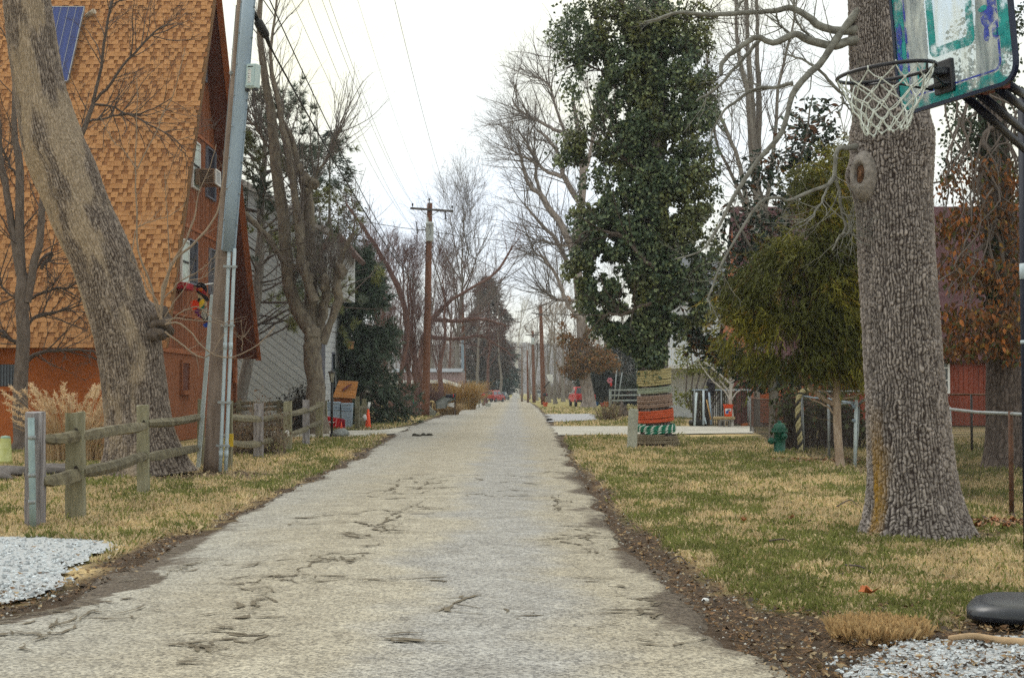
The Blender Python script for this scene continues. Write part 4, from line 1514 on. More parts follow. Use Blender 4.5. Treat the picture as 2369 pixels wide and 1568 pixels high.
# ================================================================== TREE TOOLS
def kids(Pt, R, per, t0, t1, length, lfall, ang, up, wig, npts, rr, rend=0.25, seed=0, minr=0.003, droop=0.0, lref=None):
 """children of branches Pt (N,n,3) with radii R (N,n)"""
 g = np.random.default_rng(seed)
 N, n, _ = Pt.shape
 if np.isscalar(per):
  cnt = np.full(N, int(per))
 else:
  cnt = np.asarray(per, int)
 par = np.repeat(np.arange(N), cnt)
 Mn = len(par)
 t = g.uniform(t0, t1, Mn)
 f = t * (n - 1)
 i = np.minimum(f.astype(int), n - 2)
 w = (f - i)[:, None]
 p = Pt[par, i] * (1 - w) + Pt[par, i + 1] * w
 tan = Pt[par, i + 1] - Pt[par, i]
 tan /= np.linalg.norm(tan, axis=1, keepdims=True) + 1e-9
 pr = R[par, i] * (1 - w[:, 0]) + R[par, i + 1] * w[:, 0]
 q = g.normal(0, 1, (Mn, 3))
 q -= (q * tan).sum(1, keepdims=True) * tan
 q /= np.linalg.norm(q, axis=1, keepdims=True) + 1e-9
 a = g.uniform(ang[0], ang[1], Mn)[:, None]
 d = np.cos(a) * tan + np.sin(a) * q
 d[:, 2] += up
 d /= np.linalg.norm(d, axis=1, keepdims=True)
 if lref is not None:
  base = lref[par]
 else:
  base = length
 L = base * (1 - lfall * t) * g.uniform(0.55, 1.2, Mn)
 out_ = np.empty((Mn, npts, 3))
 out_[:, 0] = p
 st = (L / (npts - 1))[:, None]
 for k in range(1, npts):
  d = d + g.normal(0, wig, (Mn, 3))
  d[:, 2] += up * 0.25 - droop
  d /= np.linalg.norm(d, axis=1, keepdims=True)
  out_[:, k] = out_[:, k - 1] + d * st
 r0 = np.maximum(minr, np.minimum(pr * 0.75, rr * L))
 tt = np.linspace(0, 1, npts)
 RR = np.maximum(minr * 0.6, r0[:, None] * (1 - (1 - rend) * tt[None]))
 return out_, RR, L
class Acc:
 def __init__(s):
  s.V = []
  s.F = []
  s.n = 0
 def tubes(s, Pt, R, sides):
  V, F = tubes(Pt, R, sides)
  s.V.append(V)
  s.F.append(F + s.n)
  s.n += len(V)
 def get(s):
  return np.concatenate(s.V), np.concatenate(s.F)
def limb(px, d, n=24, wob=0.0, seed=0):
 """pixel polyline rows (x, y, w[, dd]) -> pts (n,3), radii (n); w is the pixel width"""
 rows_ = []
 for r in px:
  dd = d + (r[3] if len(r) > 3 else 0)
  rows_.append([*P(r[0], r[1], dd), r[2] / FPX * dd / 2])
 s = spline(rows_, n)
 if wob:
  g = np.random.default_rng(seed)
  k = np.cumsum(g.normal(0, wob, (n, 3)), 0)
  k -= np.linspace(0, 1, n)[:, None] * k[-1]
  s[:, :3] += k
 return s[:, :3], np.maximum(0.002, s[:, 3])
def bark_trunk(name, pts, rad, parent, mat, nu, nv, cell=(0.05, 0.14), depth=0.02, seed=0, flare=0.0, moss=None, bulges=(), extra=None, ridge=1.0):
 """bark displaced trunk along pts with radii; attributes furrow and moss"""
 c = spline(np.c_[pts, rad], nv)
 ctr, r = c[:, :3], c[:, 3]
 t = np.gradient(ctr, axis=0)
 t /= np.linalg.norm(t, axis=1, keepdims=True)
 ref = np.array([0, 1.0, 0])
 u = np.cross(ref, t)
 u /= np.linalg.norm(u, axis=1, keepdims=True)
 v = np.cross(t, u)
 s = np.r_[0, np.cumsum(np.linalg.norm(np.diff(ctr, axis=0), axis=1))]
 th = np.linspace(0, 2 * math.pi, nu, endpoint=False)
 TH, S = np.meshgrid(th, s)
 Rr = np.repeat(r[:, None], nu, 1)
 per = max(6, int(2 * math.pi * r.mean() / cell[0]))
 U = TH / (2 * math.pi) * per
 W = S / cell[1]
 Uw = U + (vn(U * 0.35, W * 0.25, seed + 1) - 0.5) * 1.3 + (vn(U * 1.1, W * 1.0, seed + 21) - 0.5) * 0.7
 iu = np.floor(Uw) % per
 fu = Uw - np.floor(Uw)
 eu = np.minimum(fu, 1 - fu) * 2 + 0.5 * (vn(U * 1.7, W * 1.9, seed + 41) - 0.5)
 Wk = W * (0.75 + 0.5 * _h(iu, iu * 0, seed + 4)) + _h(iu, iu * 0, seed + 5) * 9 + (vn(U * 0.8, W * 0.9, seed + 2) - 0.5) * 1.6 + (fu - .5) * (_h(iu, np.floor(W * 0.5), seed + 9) - .5) * 1.2
 iw = np.floor(Wk)
 fw = Wk - iw
 ew = np.minimum(fw, 1 - fw) * 2
 cut = sstep(0.0, 0.4, _h(iu, iw, seed + 6))
 cid = _h(iu, iw + 1, seed + 13)
 fine = fbm(U * 2.2, W * 3.0, seed + 5, 3)
 fur = sstep(0.06, 0.62, eu) * (1 - cut * (1 - sstep(0.05, 0.42, ew)))
 fur = np.clip(fur * (0.5 + 1.05 * fine), 0, 1)
 h = fur * (0.65 + 0.5 * cid) + 0.35 * (fine - 0.45)
 # long ridges
 h = h * ridge + (1 - ridge) * fine
 lump = (fbm(np.cos(TH) * 1.4 + 5, S * 0.8 + np.sin(TH) * 1.4, seed + 8, 3) - 0.45) * 0.14
 RR_ = Rr * (1 + lump) + depth * h
 if flare:
  hh = S / (2.2 * r[0])
  lob = 0.55 + 0.45 * np.cos(TH * 5 + 1.3 * np.sin(TH + seed)) * 0.7
  RR_ = RR_ + flare * r[0] * np.exp(-hh * 3.2) * (0.6 + 0.9 * lob)
 for (bs_, bt, bh, bw, bl) in bulges:       # s, theta, height, angular width, length
  da = np.abs((TH - bt + math.pi) % (2 * math.pi) - math.pi)
  RR_ = RR_ + bh * np.exp(-(da / bw) ** 2 - ((S - bs_) / bl) ** 2)
 V = ctr[:, None] + RR_[..., None] * (u[:, None] * np.cos(TH)[..., None] + v[:, None] * np.sin(TH)[..., None])
 ms = np.zeros_like(S)
 if moss is not None:
  ms = np.clip(moss(TH, S, fine, cid), 0, 1)
 i, j = np.meshgrid(np.arange(nv - 1), np.arange(nu), indexing='ij')
 A = i * nu + j
 B = i * nu + (j + 1) % nu
 F = np.stack([A, B, B + nu, A + nu], -1).reshape(-1, 4)
 return mk(name, V.reshape(-1, 3), F, mat, parent, smooth=True, attrs={'furrow': np.clip(fur * (0.55 + 0.6 * cid), 0, 1).ravel(), 'moss': ms.ravel()})
def leaves(name, Pc, size, cols, mat, parent, seed, aspect=0.62, droop=0.45, fold=0.25, face=None, kind=None, bend=0.0):
 """pointed folded leaves at points Pc; face = preferred normal (N,3)"""
 g = np.random.default_rng(seed)
 n = len(Pc)
 ax = g.normal(0, 1, (n, 3))
 ax[:, 2] = ax[:, 2] * 0.6 - droop * 1.6
 ax /= np.linalg.norm(ax, axis=1, keepdims=True)
 nr = g.normal(0, 0.75, (n, 3)) + (face if face is not None else np.array([0, -0.4, 0.5]))
 nr -= (nr * ax).sum(1, keepdims=True) * ax
 nr /= np.linalg.norm(nr, axis=1, keepdims=True) + 1e-9
 sd_ = np.cross(ax, nr)
 s = size[:, None]
 hw = s * aspect * 0.5
 base = Pc
 m1 = Pc + ax * s * 0.42
 tip = Pc + ax * s - nr * s * bend
 l_ = m1 + sd_ * hw + nr * s * fold * 0.4
 r_ = m1 - sd_ * hw + nr * s * fold * 0.4
 V = np.stack([base, l_, tip, r_], 1).reshape(-1, 3)
 q = np.arange(n) * 4
 return mk(name, V, [np.stack([q, q + 1, q + 2], 1), np.stack([q, q + 2, q + 3], 1)], mat, parent, cols=np.repeat(cols, 4, 0), kind=kind)
def strips(Pc, dirs, length, wd, seed=0):
 """flat needle strips (two triangles each)"""
 g = np.random.default_rng(seed)
 n = len(Pc)
 q = g.normal(0, 1, (n, 3))
 q -= (q * dirs).sum(1, keepdims=True) * dirs
 q /= np.linalg.norm(q, axis=1, keepdims=True) + 1e-9
 l = length[:, None]
 w_ = wd[:, None] * 0.5
 V = np.stack([Pc - q * w_, Pc + q * w_, Pc + dirs * l + q * w_ * 0.4, Pc + dirs * l - q * w_ * 0.4], 1).reshape(-1, 3)
 b = np.arange(n) * 4
 return V, np.stack([b, b + 1, b + 2, b + 3], 1)
# bark materials
m_oak = bark_mat('bark_oak', (0.35, 0.31, 0.295), (0.042, 0.032, 0.030), (0.36, 0.20, 0.02))
m_lean = bark_mat('bark_leaning', (0.30, 0.25, 0.215), (0.05, 0.036, 0.03), (0.46, 0.36, 0.25))
m_bk_dark = M('bark_dark', (0.075, 0.058, 0.05), 0.9, scale=14, stretch=(1, 1, 0.3), bump=0.4, col2=(0.16, 0.13, 0.115), pos=True)
m_bk_grey = M('bark_grey', (0.13, 0.115, 0.105), 0.9, scale=12, stretch=(1, 1, 0.4), bump=0.4, col2=(0.27, 0.245, 0.22), pos=True)
m_bk_red = M('bark_reddish', (0.10, 0.055, 0.048), 0.9, scale=10, stretch=(1, 1, 0.4), bump=0.4, col2=(0.20, 0.115, 0.10), pos=True)
m_bk_pale = M('bark_pale', (0.30, 0.27, 0.24), 0.9, scale=7, stretch=(1, 1, 0.4), bump=0.3, col2=(0.55, 0.52, 0.49), pos=True)
m_bk_white = M('bark_white', (0.38, 0.37, 0.36), 0.9, scale=1.2, stretch=(1, 1, 0.6), bump=0.2, col2=(0.78, 0.77, 0.75), pos=True)
m_bk_moss = M('bark_mossy', (0.085, 0.065, 0.055), 0.95, scale=7, stretch=(1, 1, 0.5), bump=0.6, col2=(0.25, 0.215, 0.165), pos=True, detail=10)
m_tw_grey = M('twig_grey', (0.15, 0.125, 0.115), 0.9, 0.2, 3, bump=0, pos=True)
m_tw_red = M('twig_reddish', (0.135, 0.078, 0.075), 0.9, 0.25, 2, bump=0, pos=True)
m_tw_tan = M('twig_tan', (0.26, 0.20, 0.15), 0.9, 0.2, 3, bump=0, pos=True)
m_tw_dark = M('twig_dark', (0.085, 0.066, 0.058), 0.9, 0.2, 3, bump=0, pos=True)
m_tw_lich = M('twig_lichen', (0.10, 0.095, 0.085), 0.9, scale=10, col2=(0.29, 0.29, 0.265), bump=0.2, pos=True)
# ================================================================== LEANING TREE (left foreground)
DLT = 26.0
lt = T('leaning_tree', 'thick pale brown trunk leaning away from the road behind the rail fence', 'tree', G(335, 1095))
LTR = [(58, -60, 112), (62, 0, 113), (91, 200, 119), (122, 330, 146), (152, 400, 152), (189, 500, 149), (236, 600, 148), (267, 700, 146), (296, 790, 150), (312, 900, 149), (322, 1000, 152), (330, 1060, 166), (334, 1100, 186)][::-1]
pts, rad = limb(LTR, DLT, 60)
def lt_moss(TH, S, fine, cid):
 n = fbm(TH * 1.7, S * 0.9, 61, 4)
 band = np.exp(-((S - 6.0) / 2.2) ** 2) * 0.25
 return sstep(0.50, 0.66, n + band * 0.45) * 0.6 * (0.35 + 0.9 * fine)
bark_trunk('trunk', pts, rad * 0.94, lt, m_lean, 230, 480, (0.044, 0.085), 0.022, 3, flare=0.30, moss=lt_moss, bulges=((5.9, 2.75, 0.12, 0.35, 0.35), (6.15, 2.55, -0.16, 0.10, 0.16), (2.75, 0.15, 0.16, 0.35, 0.22), (2.9, 0.25, 0.1, 0.2, 0.1)), ridge=0.8)
b = MB()
for k, (x, y, s) in enumerate(((368, 728, 20), (372, 752, 24), (362, 772, 18), (378, 740, 14))):
 b.blob(P(x, y, DLT - 0.35 + 0.1 * (k % 2)), np.array([s, s, s * 1.1]) / FPX * DLT, k + 3, 3, 1.0)
b.build('burl', m_bk_dark, lt, smooth=True)
# water sprouts growing from the burl
A = Acc()
SPR = [[(368, 735, 9), (342, 640, 8), (322, 560, 7), (318, 470, 6), (318, 390, 5), (317, 300, 4), (316, 180, 2)],
 [(318, 390, 5), (350, 330, 4), (380, 270, 4), (408, 200, 3), (428, 110, 2)],
 [(318, 392, 4), (290, 350, 3), (258, 320, 3), (232, 272, 2)],
 [(370, 730, 12), (380, 650, 11), (400, 600, 10), (440, 560, 9), (480, 520, 8), (505, 470, 6), (515, 420, 4), (518, 380, 2)],
 [(375, 700, 9), (395, 620, 8), (430, 560, 7), (452, 500, 6), (462, 440, 4), (490, 380, 3), (500, 335, 2)],
 [(372, 740, 8), (374, 690, 7), (388, 640, 6), (386, 560, 4), (385, 480, 3), (380, 400, 2)],
 [(372, 735, 8), (362, 700, 6), (340, 660, 5), (330, 630, 4), (300, 600, 3)],
 [(382, 750, 8), (410, 745, 7), (440, 770, 6), (480, 810, 6), (530, 822, 5), (580, 800, 4), (615, 775, 3), (635, 755, 2)],
 [(385, 765, 8), (415, 790, 7), (440, 815, 6), (475, 832, 5), (500, 800, 3), (520, 770, 2)],
 [(385, 745, 6), (420, 720, 5), (460, 715, 4), (510, 745, 3), (540, 742, 2)],
 [(385, 740, 5), (430, 735, 4), (480, 745, 3), (520, 752, 2)],
 [(380, 735, 5), (410, 690, 4), (440, 650, 3), (470, 640, 3), (495, 620, 2)],
 [(558, 812, 3), (562, 790, 2), (566, 776, 1.5)],
 [(300, 605, 6), (310, 540, 4), (330, 520, 3), (390, 500, 3), (430, 470, 2)],
 [(375, 700, 5), (410, 660, 5), (470, 622, 4), (500, 590, 3)]]
for k, s in enumerate(SPR):
 p_, r_ = limb(s, DLT - 0.5 - 0.12 * (k % 4), 18, 0.012, k)
 A.tubes(p_[None], np.maximum(0.007, r_ * 0.62)[None], 6)
 q, qr, _ = kids(p_[None], r_[None], 9, 0.25, 0.97, 0.55, 0.4, (0.5, 1.1), 0.25, 0.12, 6, 0.012, seed=k + 50, minr=0.0045)
 A.tubes(q, qr, 3)
V, F = A.get()
mk('sprout', V, F, m_tw_tan, lt, smooth=True)
# ================================================================== DARK YARD TREE (left, by the house)
DDT = 36.0
dt = T('yard_tree', 'dark slender forked tree growing beside the orange basement wall', 'tree', G(46, 1042))
A = Acc()
B_ = Acc()
LM = [[(46, 1048, 50), (50, 1000, 42), (54, 850, 35), (56, 740, 33), (55, 680, 34), (52, 640, 30)],
 [(52, 660, 24), (34, 560, 20), (16, 450, 17), (4, 350, 15), (-14, 200, 12), (-30, 60, 9)],
 [(53, 655, 26), (48, 560, 24), (48, 450, 22), (46, 380, 20), (36, 280, 14), (34, 160, 10), (40, 40, 6)],
 [(60, 700, 22), (82, 600, 20), (92, 520, 18), (96, 440, 16), (120, 380, 15), (165, 340, 14), (195, 295, 13), (216, 240, 11)],
 [(216, 240, 9), (228, 190, 8), (242, 90, 7), (254, 20, 6), (270, -60, 5)],
 [(216, 240, 8), (250, 200, 7), (300, 130, 6), (345, 85, 5), (385, 60, 3)],
 [(60, 830, 12), (90, 810, 9), (140, 805, 7), (200, 806, 5), (225, 815, 4)],
 [(56, 800, 12), (30, 790, 10), (0, 760, 8), (-30, 745, 6)],
 [(100, 620, 9), (118, 585, 8), (60, 640, 6)],
 [(58, 690, 9), (100, 675, 7), (150, 665, 5), (185, 650, 3)],
 [(52, 690, 8), (30, 680, 6), (0, 650, 5), (-20, 630, 4)],
 [(56, 760, 9), (90, 730, 7), (140, 720, 5), (200, 700, 3)],
 [(48, 420, 8), (20, 380, 6), (0, 340, 5), (-20, 330, 4)],
 [(214, 245, 6), (260, 250, 5), (330, 285, 4), (395, 320, 3), (430, 350, 2)],
 [(200, 285, 6), (250, 270, 5), (330, 260, 4), (400, 225, 2)]]
trunks = []
for k, s in enumerate(LM):
 p_, r_ = limb(s, DDT + (0.8 if k > 3 else 0), 16, 0.02, k)
 trunks.append((p_, r_ * 0.95))
 (A if k in (0, 1, 2, 3) else B_).tubes(p_[None], r_[None] * 0.95, 8)
TP = np.stack([t[0] for t in trunks[1:]])
TR_ = np.stack([t[1] for t in trunks[1:]])
q, qr, ql = kids(TP, TR_, 17, 0.15, 1.0, 1.9, 0.4, (0.5, 1.2), 0.12, 0.10, 8, 0.011, seed=5, minr=0.008)
B_.tubes(q, qr, 4)
q2, qr2, _ = kids(q, qr, 7, 0.2, 1.0, 0.6, 0.3, (0.4, 1.1), 0.05, 0.13, 5, 0.012, seed=6, minr=0.005)
B_.tubes(q2, qr2, 3)
q3, qr3, _ = kids(q2[::2], qr2[::2], 3, 0.3, 1.0, 0.22, 0.3, (0.4, 1.1), 0.0, 0.2, 3, 0.02, seed=16, minr=0.0045)
B_.tubes(q3, qr3, 3)
V, F = A.get()
mk('trunk', V, F, m_bk_dark, dt, smooth=True)
V, F = B_.get()
mk('crown', V, F, m_tw_dark, dt, smooth=True)
# ================================================================== POLLARDED TREE (mid left) and the pine
DPT = 50.0
pt_ = T('pollard_tree', 'mossy grey tree with pollarded upright stems behind the far fence post', 'tree', G(736, 1003))
A = Acc()
B_ = Acc()
LM = [[(738, 1010, 50), (736, 960, 44), (732, 870, 43), (726, 800, 44), (722, 765, 40)],
 [(724, 775, 34), (700, 735, 34), (684, 705, 33), (672, 670, 31), (664, 600, 30), (660, 540, 29), (654, 450, 27), (644, 370, 25), (632, 290, 23), (618, 215, 20), (608, 140, 17), (600, 70, 13), (602, 0, 10), (606, -60, 8)],
 [(722, 770, 36), (722, 700, 34), (722, 640, 32), (716, 580, 27), (715, 530, 28), (712, 450, 26), (702, 410, 22), (686, 380, 17), (680, 345, 14), (668, 310, 12), (640, 260, 10)],
 [(724, 700, 24), (700, 620, 22), (690, 560, 21), (682, 480, 20), (668, 410, 18), (656, 340, 16), (644, 290, 13), (636, 220, 12), (625, 140, 9), (632, 60, 6), (640, 0, 5)],
 [(560, 490, 9), (592, 520, 12), (625, 560, 14), (650, 598, 15), (680, 618, 15), (706, 628, 16), (722, 655, 18)],
 [(738, 770, 26), (744, 720, 22), (748, 690, 20), (752, 660, 16), (744, 648, 12)],
 [(744, 790, 20), (765, 730, 18), (778, 690, 20), (780, 660, 22), (783, 625, 18), (800, 575, 14), (818, 540, 8)],
 [(712, 455, 8), (730, 400, 6), (760, 350, 5), (790, 290, 3)],
 [(655, 380, 8), (620, 340, 7), (590, 300, 6), (566, 270, 5)],
 [(700, 545, 7), (697, 480, 5), (706, 600, 6)]]
trunks = []
for k, s in enumerate(LM):
 p_, r_ = limb([(*q_, 0.4 * (k % 3)) for q_ in s], DPT, 18, 0.03, k)
 trunks.append((p_, r_))
 A.tubes(p_[None], r_[None] * (1 + 0.06 * np.random.default_rng(k).normal(0, 1, (1, 18))), 9)
for k, (x, y, s) in enumerate(((705, 625, 17), (716, 648, 14), (750, 655, 15), (787, 628, 16), (706, 418, 15), (722, 425, 13), (690, 395, 12), (724, 780, 22), (710, 440, 10))):
 b = MB()
 b.blob(P(x, y, DPT - 0.05), np.array([s * .85, s * .8, s]) / FPX * DPT, k + 31, 3, 1.0)
 b.build('burl', m_bk_moss, pt_, smooth=True)
TP = np.stack([t[0] for t in trunks[1:]])
TR_ = np.stack([t[1] for t in trunks[1:]])
q, qr, _ = kids(TP, TR_, 34, 0.2, 1.0, 2.9, 0.2, (0.35, 0.95), 0.32, 0.10, 7, 0.008, seed=15, minr=0.009)
B_.tubes(q, qr, 4)
q2, qr2, _ = kids(q, qr, 6, 0.2, 1.0, 0.8, 0.3, (0.3, 0.9), 0.15, 0.12, 4, 0.010, seed=17, minr=0.005)
B_.tubes(q2, qr2, 3)
V, F = A.get()
mk('trunk', V, F, m_bk_moss, pt_, smooth=True)
V, F = B_.get()
mk('crown', V, F, m_tw_grey, pt_, smooth=True)
def needle_tufts(tips, dirs, n_per, ln, wd, seed, spread=0.9):
 g = np.random.default_rng(seed)
 n = len(tips)
 D_ = np.repeat(dirs, n_per, 0) + g.normal(0, spread, (n * n_per, 3))
 D_ /= np.linalg.norm(D_, axis=1, keepdims=True)
 return strips(np.repeat(tips, n_per, 0), D_, ln * g.uniform(0.6, 1.1, n * n_per), np.full(n * n_per, wd), seed)
DPN = 55.0
pn = T('pine_tree', 'thin crooked pine with loose tufted needles in front of the grey house', 'tree', G(556, 990))
A = Acc()
LM = [[(548, 1000, 34), (556, 940, 30), (568, 870, 28), (580, 800, 25), (590, 720, 24), (597, 630, 23), (602, 540, 21), (604, 460, 18), (606, 400, 14), (612, 330, 10), (622, 270, 6)]]
p_, r_ = limb(LM[0], DPN, 26, 0.03, 2)
A.tubes(p_[None], r_[None], 9)
br, brr, _ = kids(p_[None], r_[None], 105, 0.28, 0.98, 5.6, 0.5, (1.1, 1.7), 0.16, 0.09, 9, 0.010, seed=23, minr=0.012)
tw, twr, _ = kids(br, brr, 6, 0.35, 1.0, 0.8, 0.2, (0.4, 1.0), 0.2, 0.08, 4, 0.011, seed=24, minr=0.006)
V, F = A.get()
mk('trunk', V, F, m_bk_grey, pn, smooth=True)
A = Acc()
A.tubes(br, brr, 4)
A.tubes(tw, twr, 3)
V, F = A.get()
mk('branches', V, F, m_tw_dark, pn, smooth=True)
tips = np.concatenate([tw[:, -1], tw[:, 2], br[:, -1]])
dirs = np.concatenate([tw[:, -1] - tw[:, -2], tw[:, 2] - tw[:, 1], br[:, -1] - br[:, -2]])
dirs /= np.linalg.norm(dirs, axis=1, keepdims=True)
V, F = needle_tufts(tips, dirs, 34, 0.28, 0.022, 9, 0.6)
g = np.random.default_rng(4)
ph = np.repeat(vn(tips[:, 0] * 0.8, tips[:, 2] * 0.8, 9), 34)
yel = sstep(0.5, 0.75, ph)[:, None]
c = (np.array([0.085, 0.115, 0.08]) * (1 - yel) + np.array([0.19, 0.20, 0.06]) * yel) * g.uniform(0.6, 1.3, (len(ph), 1))
m_needle = M('needle', (1, 1, 1), 0.6, 0.15, 4, bump=0, attr=True, spec=0.25, transl=0.1)
mk('foliage', V, F, m_needle, pn, cols=np.repeat(c, 4, 0), kind='stuff')
# ================================================================== SPRUCE
DSP = 68.0
sp_ = T('spruce_tree', 'dense dark blue-green spruce with drooping boughs behind the wooden bin shed', 'tree', G(832, 978))
p_, r_ = limb([(836, 985, 20), (834, 900, 18), (830, 780, 14), (828, 660, 9), (828, 575, 3)], DSP, 16)
b = MB()
b.tube(p_, r_ * 1.3, 8)
b.build('trunk', m_bk_dark, sp_, smooth=True)
g = np.random.default_rng(8)
nb = 230
tb = g.uniform(0, 1, nb) ** 0.85
f = (tb * 0.95 + 0.04) * 15
i = np.minimum(f.astype(int), 14)
base = p_[i] * (1 - (f - i)[:, None]) + p_[i + 1] * (f - i)[:, None]
az = g.uniform(0, 6.28, nb)
Lb = (0.35 + 2.65 * (1 - tb) ** 0.8) * g.uniform(0.75, 1.15, nb)
t = np.linspace(0, 1, 8)
BR = base[:, None] + np.stack([np.cos(az)[:, None] * t * Lb[:, None], np.sin(az)[:, None] * t * Lb[:, None], (-0.42 * t + 0.30 * t ** 2.4)[None] * Lb[:, None] + 0 * az[:, None]], -1)
Rb = np.maximum(0.008, 0.03 * (1 - t)[None] * (Lb / 2)[:, None])
tw, twr, _ = kids(BR, Rb, 13, 0.15, 1.0, 0.75, 0.35, (0.6, 1.1), -0.12, 0.07, 5, 0.01, seed=9, minr=0.005)
A = Acc()
A.tubes(BR, Rb, 4)
V, F = A.get()
mk('boughs', V, F, m_tw_dark, sp_, smooth=True)
pt2 = np.concatenate([tw[:, k] for k in range(1, 5)] + [BR[:, k] for k in range(2, 8)])
dr2 = np.concatenate([tw[:, k] - tw[:, k - 1] for k in range(1, 5)] + [BR[:, k] - BR[:, k - 1] for k in range(2, 8)])
dr2 /= np.linalg.norm(dr2, axis=1, keepdims=True) + 1e-9
V, F = needle_tufts(pt2, dr2 + np.array([0, 0, -0.35]), 5, 0.25, 0.042, 19, 0.42)
n = len(pt2) * 5
c = np.array([0.055, 0.085, 0.066]) * g.uniform(0.55, 1.5, (n, 1)) + np.array([0.018, 0.018, -0.004]) * g.uniform(0, 1, (n, 1))
mk('foliage', V, F, m_needle, sp_, cols=np.repeat(c, 4, 0), kind='stuff')
# ================================================================== OAK (right foreground)
DOK = 14.95
ok = T('oak_tree', 'huge furrowed grey oak trunk on the right lawn with orange lichen at its foot', 'tree', G(2110, 1238))
OKR = [(2012, -110, 100), (2016, 0, 104), (2022, 100, 112), (2032, 200, 126), (2056, 270, 176), (2064, 320, 194), (2066, 380, 186), (2067, 450, 180), (2072, 560, 178), (2078, 660, 178), (2086, 780, 180), (2094, 900, 184), (2101, 1000, 190), (2108, 1100, 196), (2114, 1180, 206), (2118, 1245, 216)][::-1]
pts, rad = limb(OKR, DOK, 60)
def ok_moss(TH, S, fine, cid):
 n = fbm(TH * 2.2, S * 1.6, 91, 3)
 da = np.abs((TH - 3.55 + math.pi) % (2 * math.pi) - math.pi)
 return sstep(0.44, 0.56, n) * np.exp(-(da / 0.33) ** 2) * np.exp(-((S - 0.5) / 0.62) ** 2) * 0.85 * (0.3 + 1.3 * fine)
TRK = bark_trunk('trunk', pts, rad * 0.95, ok, m_oak, 300, 760, (0.029, 0.066), 0.024, 7, flare=0.27, moss=ok_moss, bulges=((3.80, 3.3, 0.12, 0.38, 0.20),), ridge=0.85)
# second leader behind the backboard
p_, r_ = limb([(2082, 360, 120), (2096, 250, 96), (2098, 120, 84), (2090, 0, 80), (2085, -80, 78)], DOK + 0.25, 30)
bark_trunk('trunk', p_, r_, ok, m_oak, 170, 260, (0.029, 0.066), 0.022, 17, ridge=0.85)
# callused knot hole
kc = P(1988, 402, DOK - 0.30)
kd = np.array([-0.62, -0.78, 0.05])
kd /= np.linalg.norm(kd)
kx = np.cross([0, 0, 1.0], kd)
kx /= np.linalg.norm(kx)
Rk = np.stack([kx * .72, np.cross(kd, kx) * 1.35, kd], 1)
b = MB()
b.lathe([(0.21, -.20), (0.195, -.09), (0.165, -.02), (0.135, .022), (0.105, .034), (0.085, .020), (0.074, -.02), (0.07, -.06)], kc, 40, Rk)
V, F = b.arr()
V = V + 0.016 * (fbm(V[:, 0] * 14 + V[:, 1] * 9, V[:, 2] * 12, 5, 3) - .47)[:, None] * kd * 2
kn = mk('knot', V, F, M('callus_grey', (0.25, 0.225, 0.21), 0.9, 0.45, 20, bump=0.9), ok, smooth=True)
b = MB()
b.blob(kc - kd * .06, (0.078 * .74, 0.05, 0.078 * 1.4), 4, 3, 0.45)
b.build('heartwood', M('heartwood', (0.05, 0.028, 0.02), 0.95, scale=26, col2=(0.27, 0.14, 0.08), bump=0.8), kn, smooth=True)
# limbs
LM = [[(2020, 55, 34), (1960, 72, 24), (1900, 58, 22), (1870, 35, 20), (1830, 12, 18), (1800, 20, 16), (1760, 25, 14), (1700, 28, 13), (1640, 33, 12), (1580, 28, 10), (1530, 40, 8), (1490, 52, 6)],
 [(2022, 90, 34), (1965, 98, 26), (1930, 108, 24), (1880, 98, 22), (1850, 85, 20), (1830, 88, 19), (1790, 105, 17), (1752, 92, 16), (1715, 112, 15), (1690, 128, 14), (1670, 150, 13), (1667, 175, 10)],
 [(2018, -10, 30), (1960, 60, 22), (1930, 100, 20), (1900, 145, 18), (1860, 185, 18), (1830, 225, 16), (1820, 270, 14), (1800, 320, 14), (1760, 370, 13), (1720, 420, 12), (1690, 470, 10), (1655, 540, 8), (1620, 585, 6), (1560, 600, 4)],
 [(1830, 195, 12), (1790, 200, 10), (1740, 210, 9), (1700, 240, 8), (1660, 280, 5), (1640, 330, 4)],
 [(1760, 92, 12), (1720, 135, 10), (1690, 165, 9), (1650, 205, 7), (1610, 235, 5)],
 [(1990, 338, 24), (1960, 344, 15), (1938, 345, 13), (1930, 380, 12), (1922, 420, 11), (1880, 440, 10), (1830, 462, 9), (1790, 455, 9), (1750, 480, 8), (1710, 540, 7), (1670, 610, 6), (1640, 680, 5), (1636, 700, 4)],
 [(1928, 395, 10), (1940, 440, 9), (1950, 490, 8), (1955, 530, 7), (1935, 560, 6), (1925, 580, 4)],
 [(1940, 545, 5), (1965, 535, 4), (1990, 560, 4)],
 [(1925, 410, 8), (1905, 460, 6), (1880, 500, 5), (1840, 535, 3)],
 [(2000, 250, 16), (1960, 230, 10), (1930, 205, 9), (1890, 165, 8), (1850, 140, 6), (1810, 125, 5)],
 [(1945, 225, 6), (1960, 250, 5), (1978, 285, 4)],
 [(1880, 95, 8), (1860, 60, 6), (1840, 20, 5), (1850, -40, 4)],
 [(1700, 28, 8), (1720, 0, 6), (1740, -40, 5)],
 [(1832, 85, 8), (1800, 60, 6), (1790, 20, 4)]]
A = Acc()
B_ = Acc()
trunks = []
for k, s in enumerate(LM):
 s2 = [(*q_, -0.1 - 0.25 * j / len(s) * (k % 3)) for j, q_ in enumerate(s)]
 p_, r_ = limb(s2, DOK, 30, 0.006, k)
 trunks.append((p_, r_ * 0.85))
 A.tubes(p_[None], r_[None] * 0.85 * (1 + 0.05 * np.random.default_rng(k).normal(0, 1, (1, 30))), 8)
V, F = A.get()
mk('limb', V, F, m_tw_lich, ok, smooth=True)
TP = np.stack([t[0] for t in trunks])
TR_ = np.stack([t[1] for t in trunks])
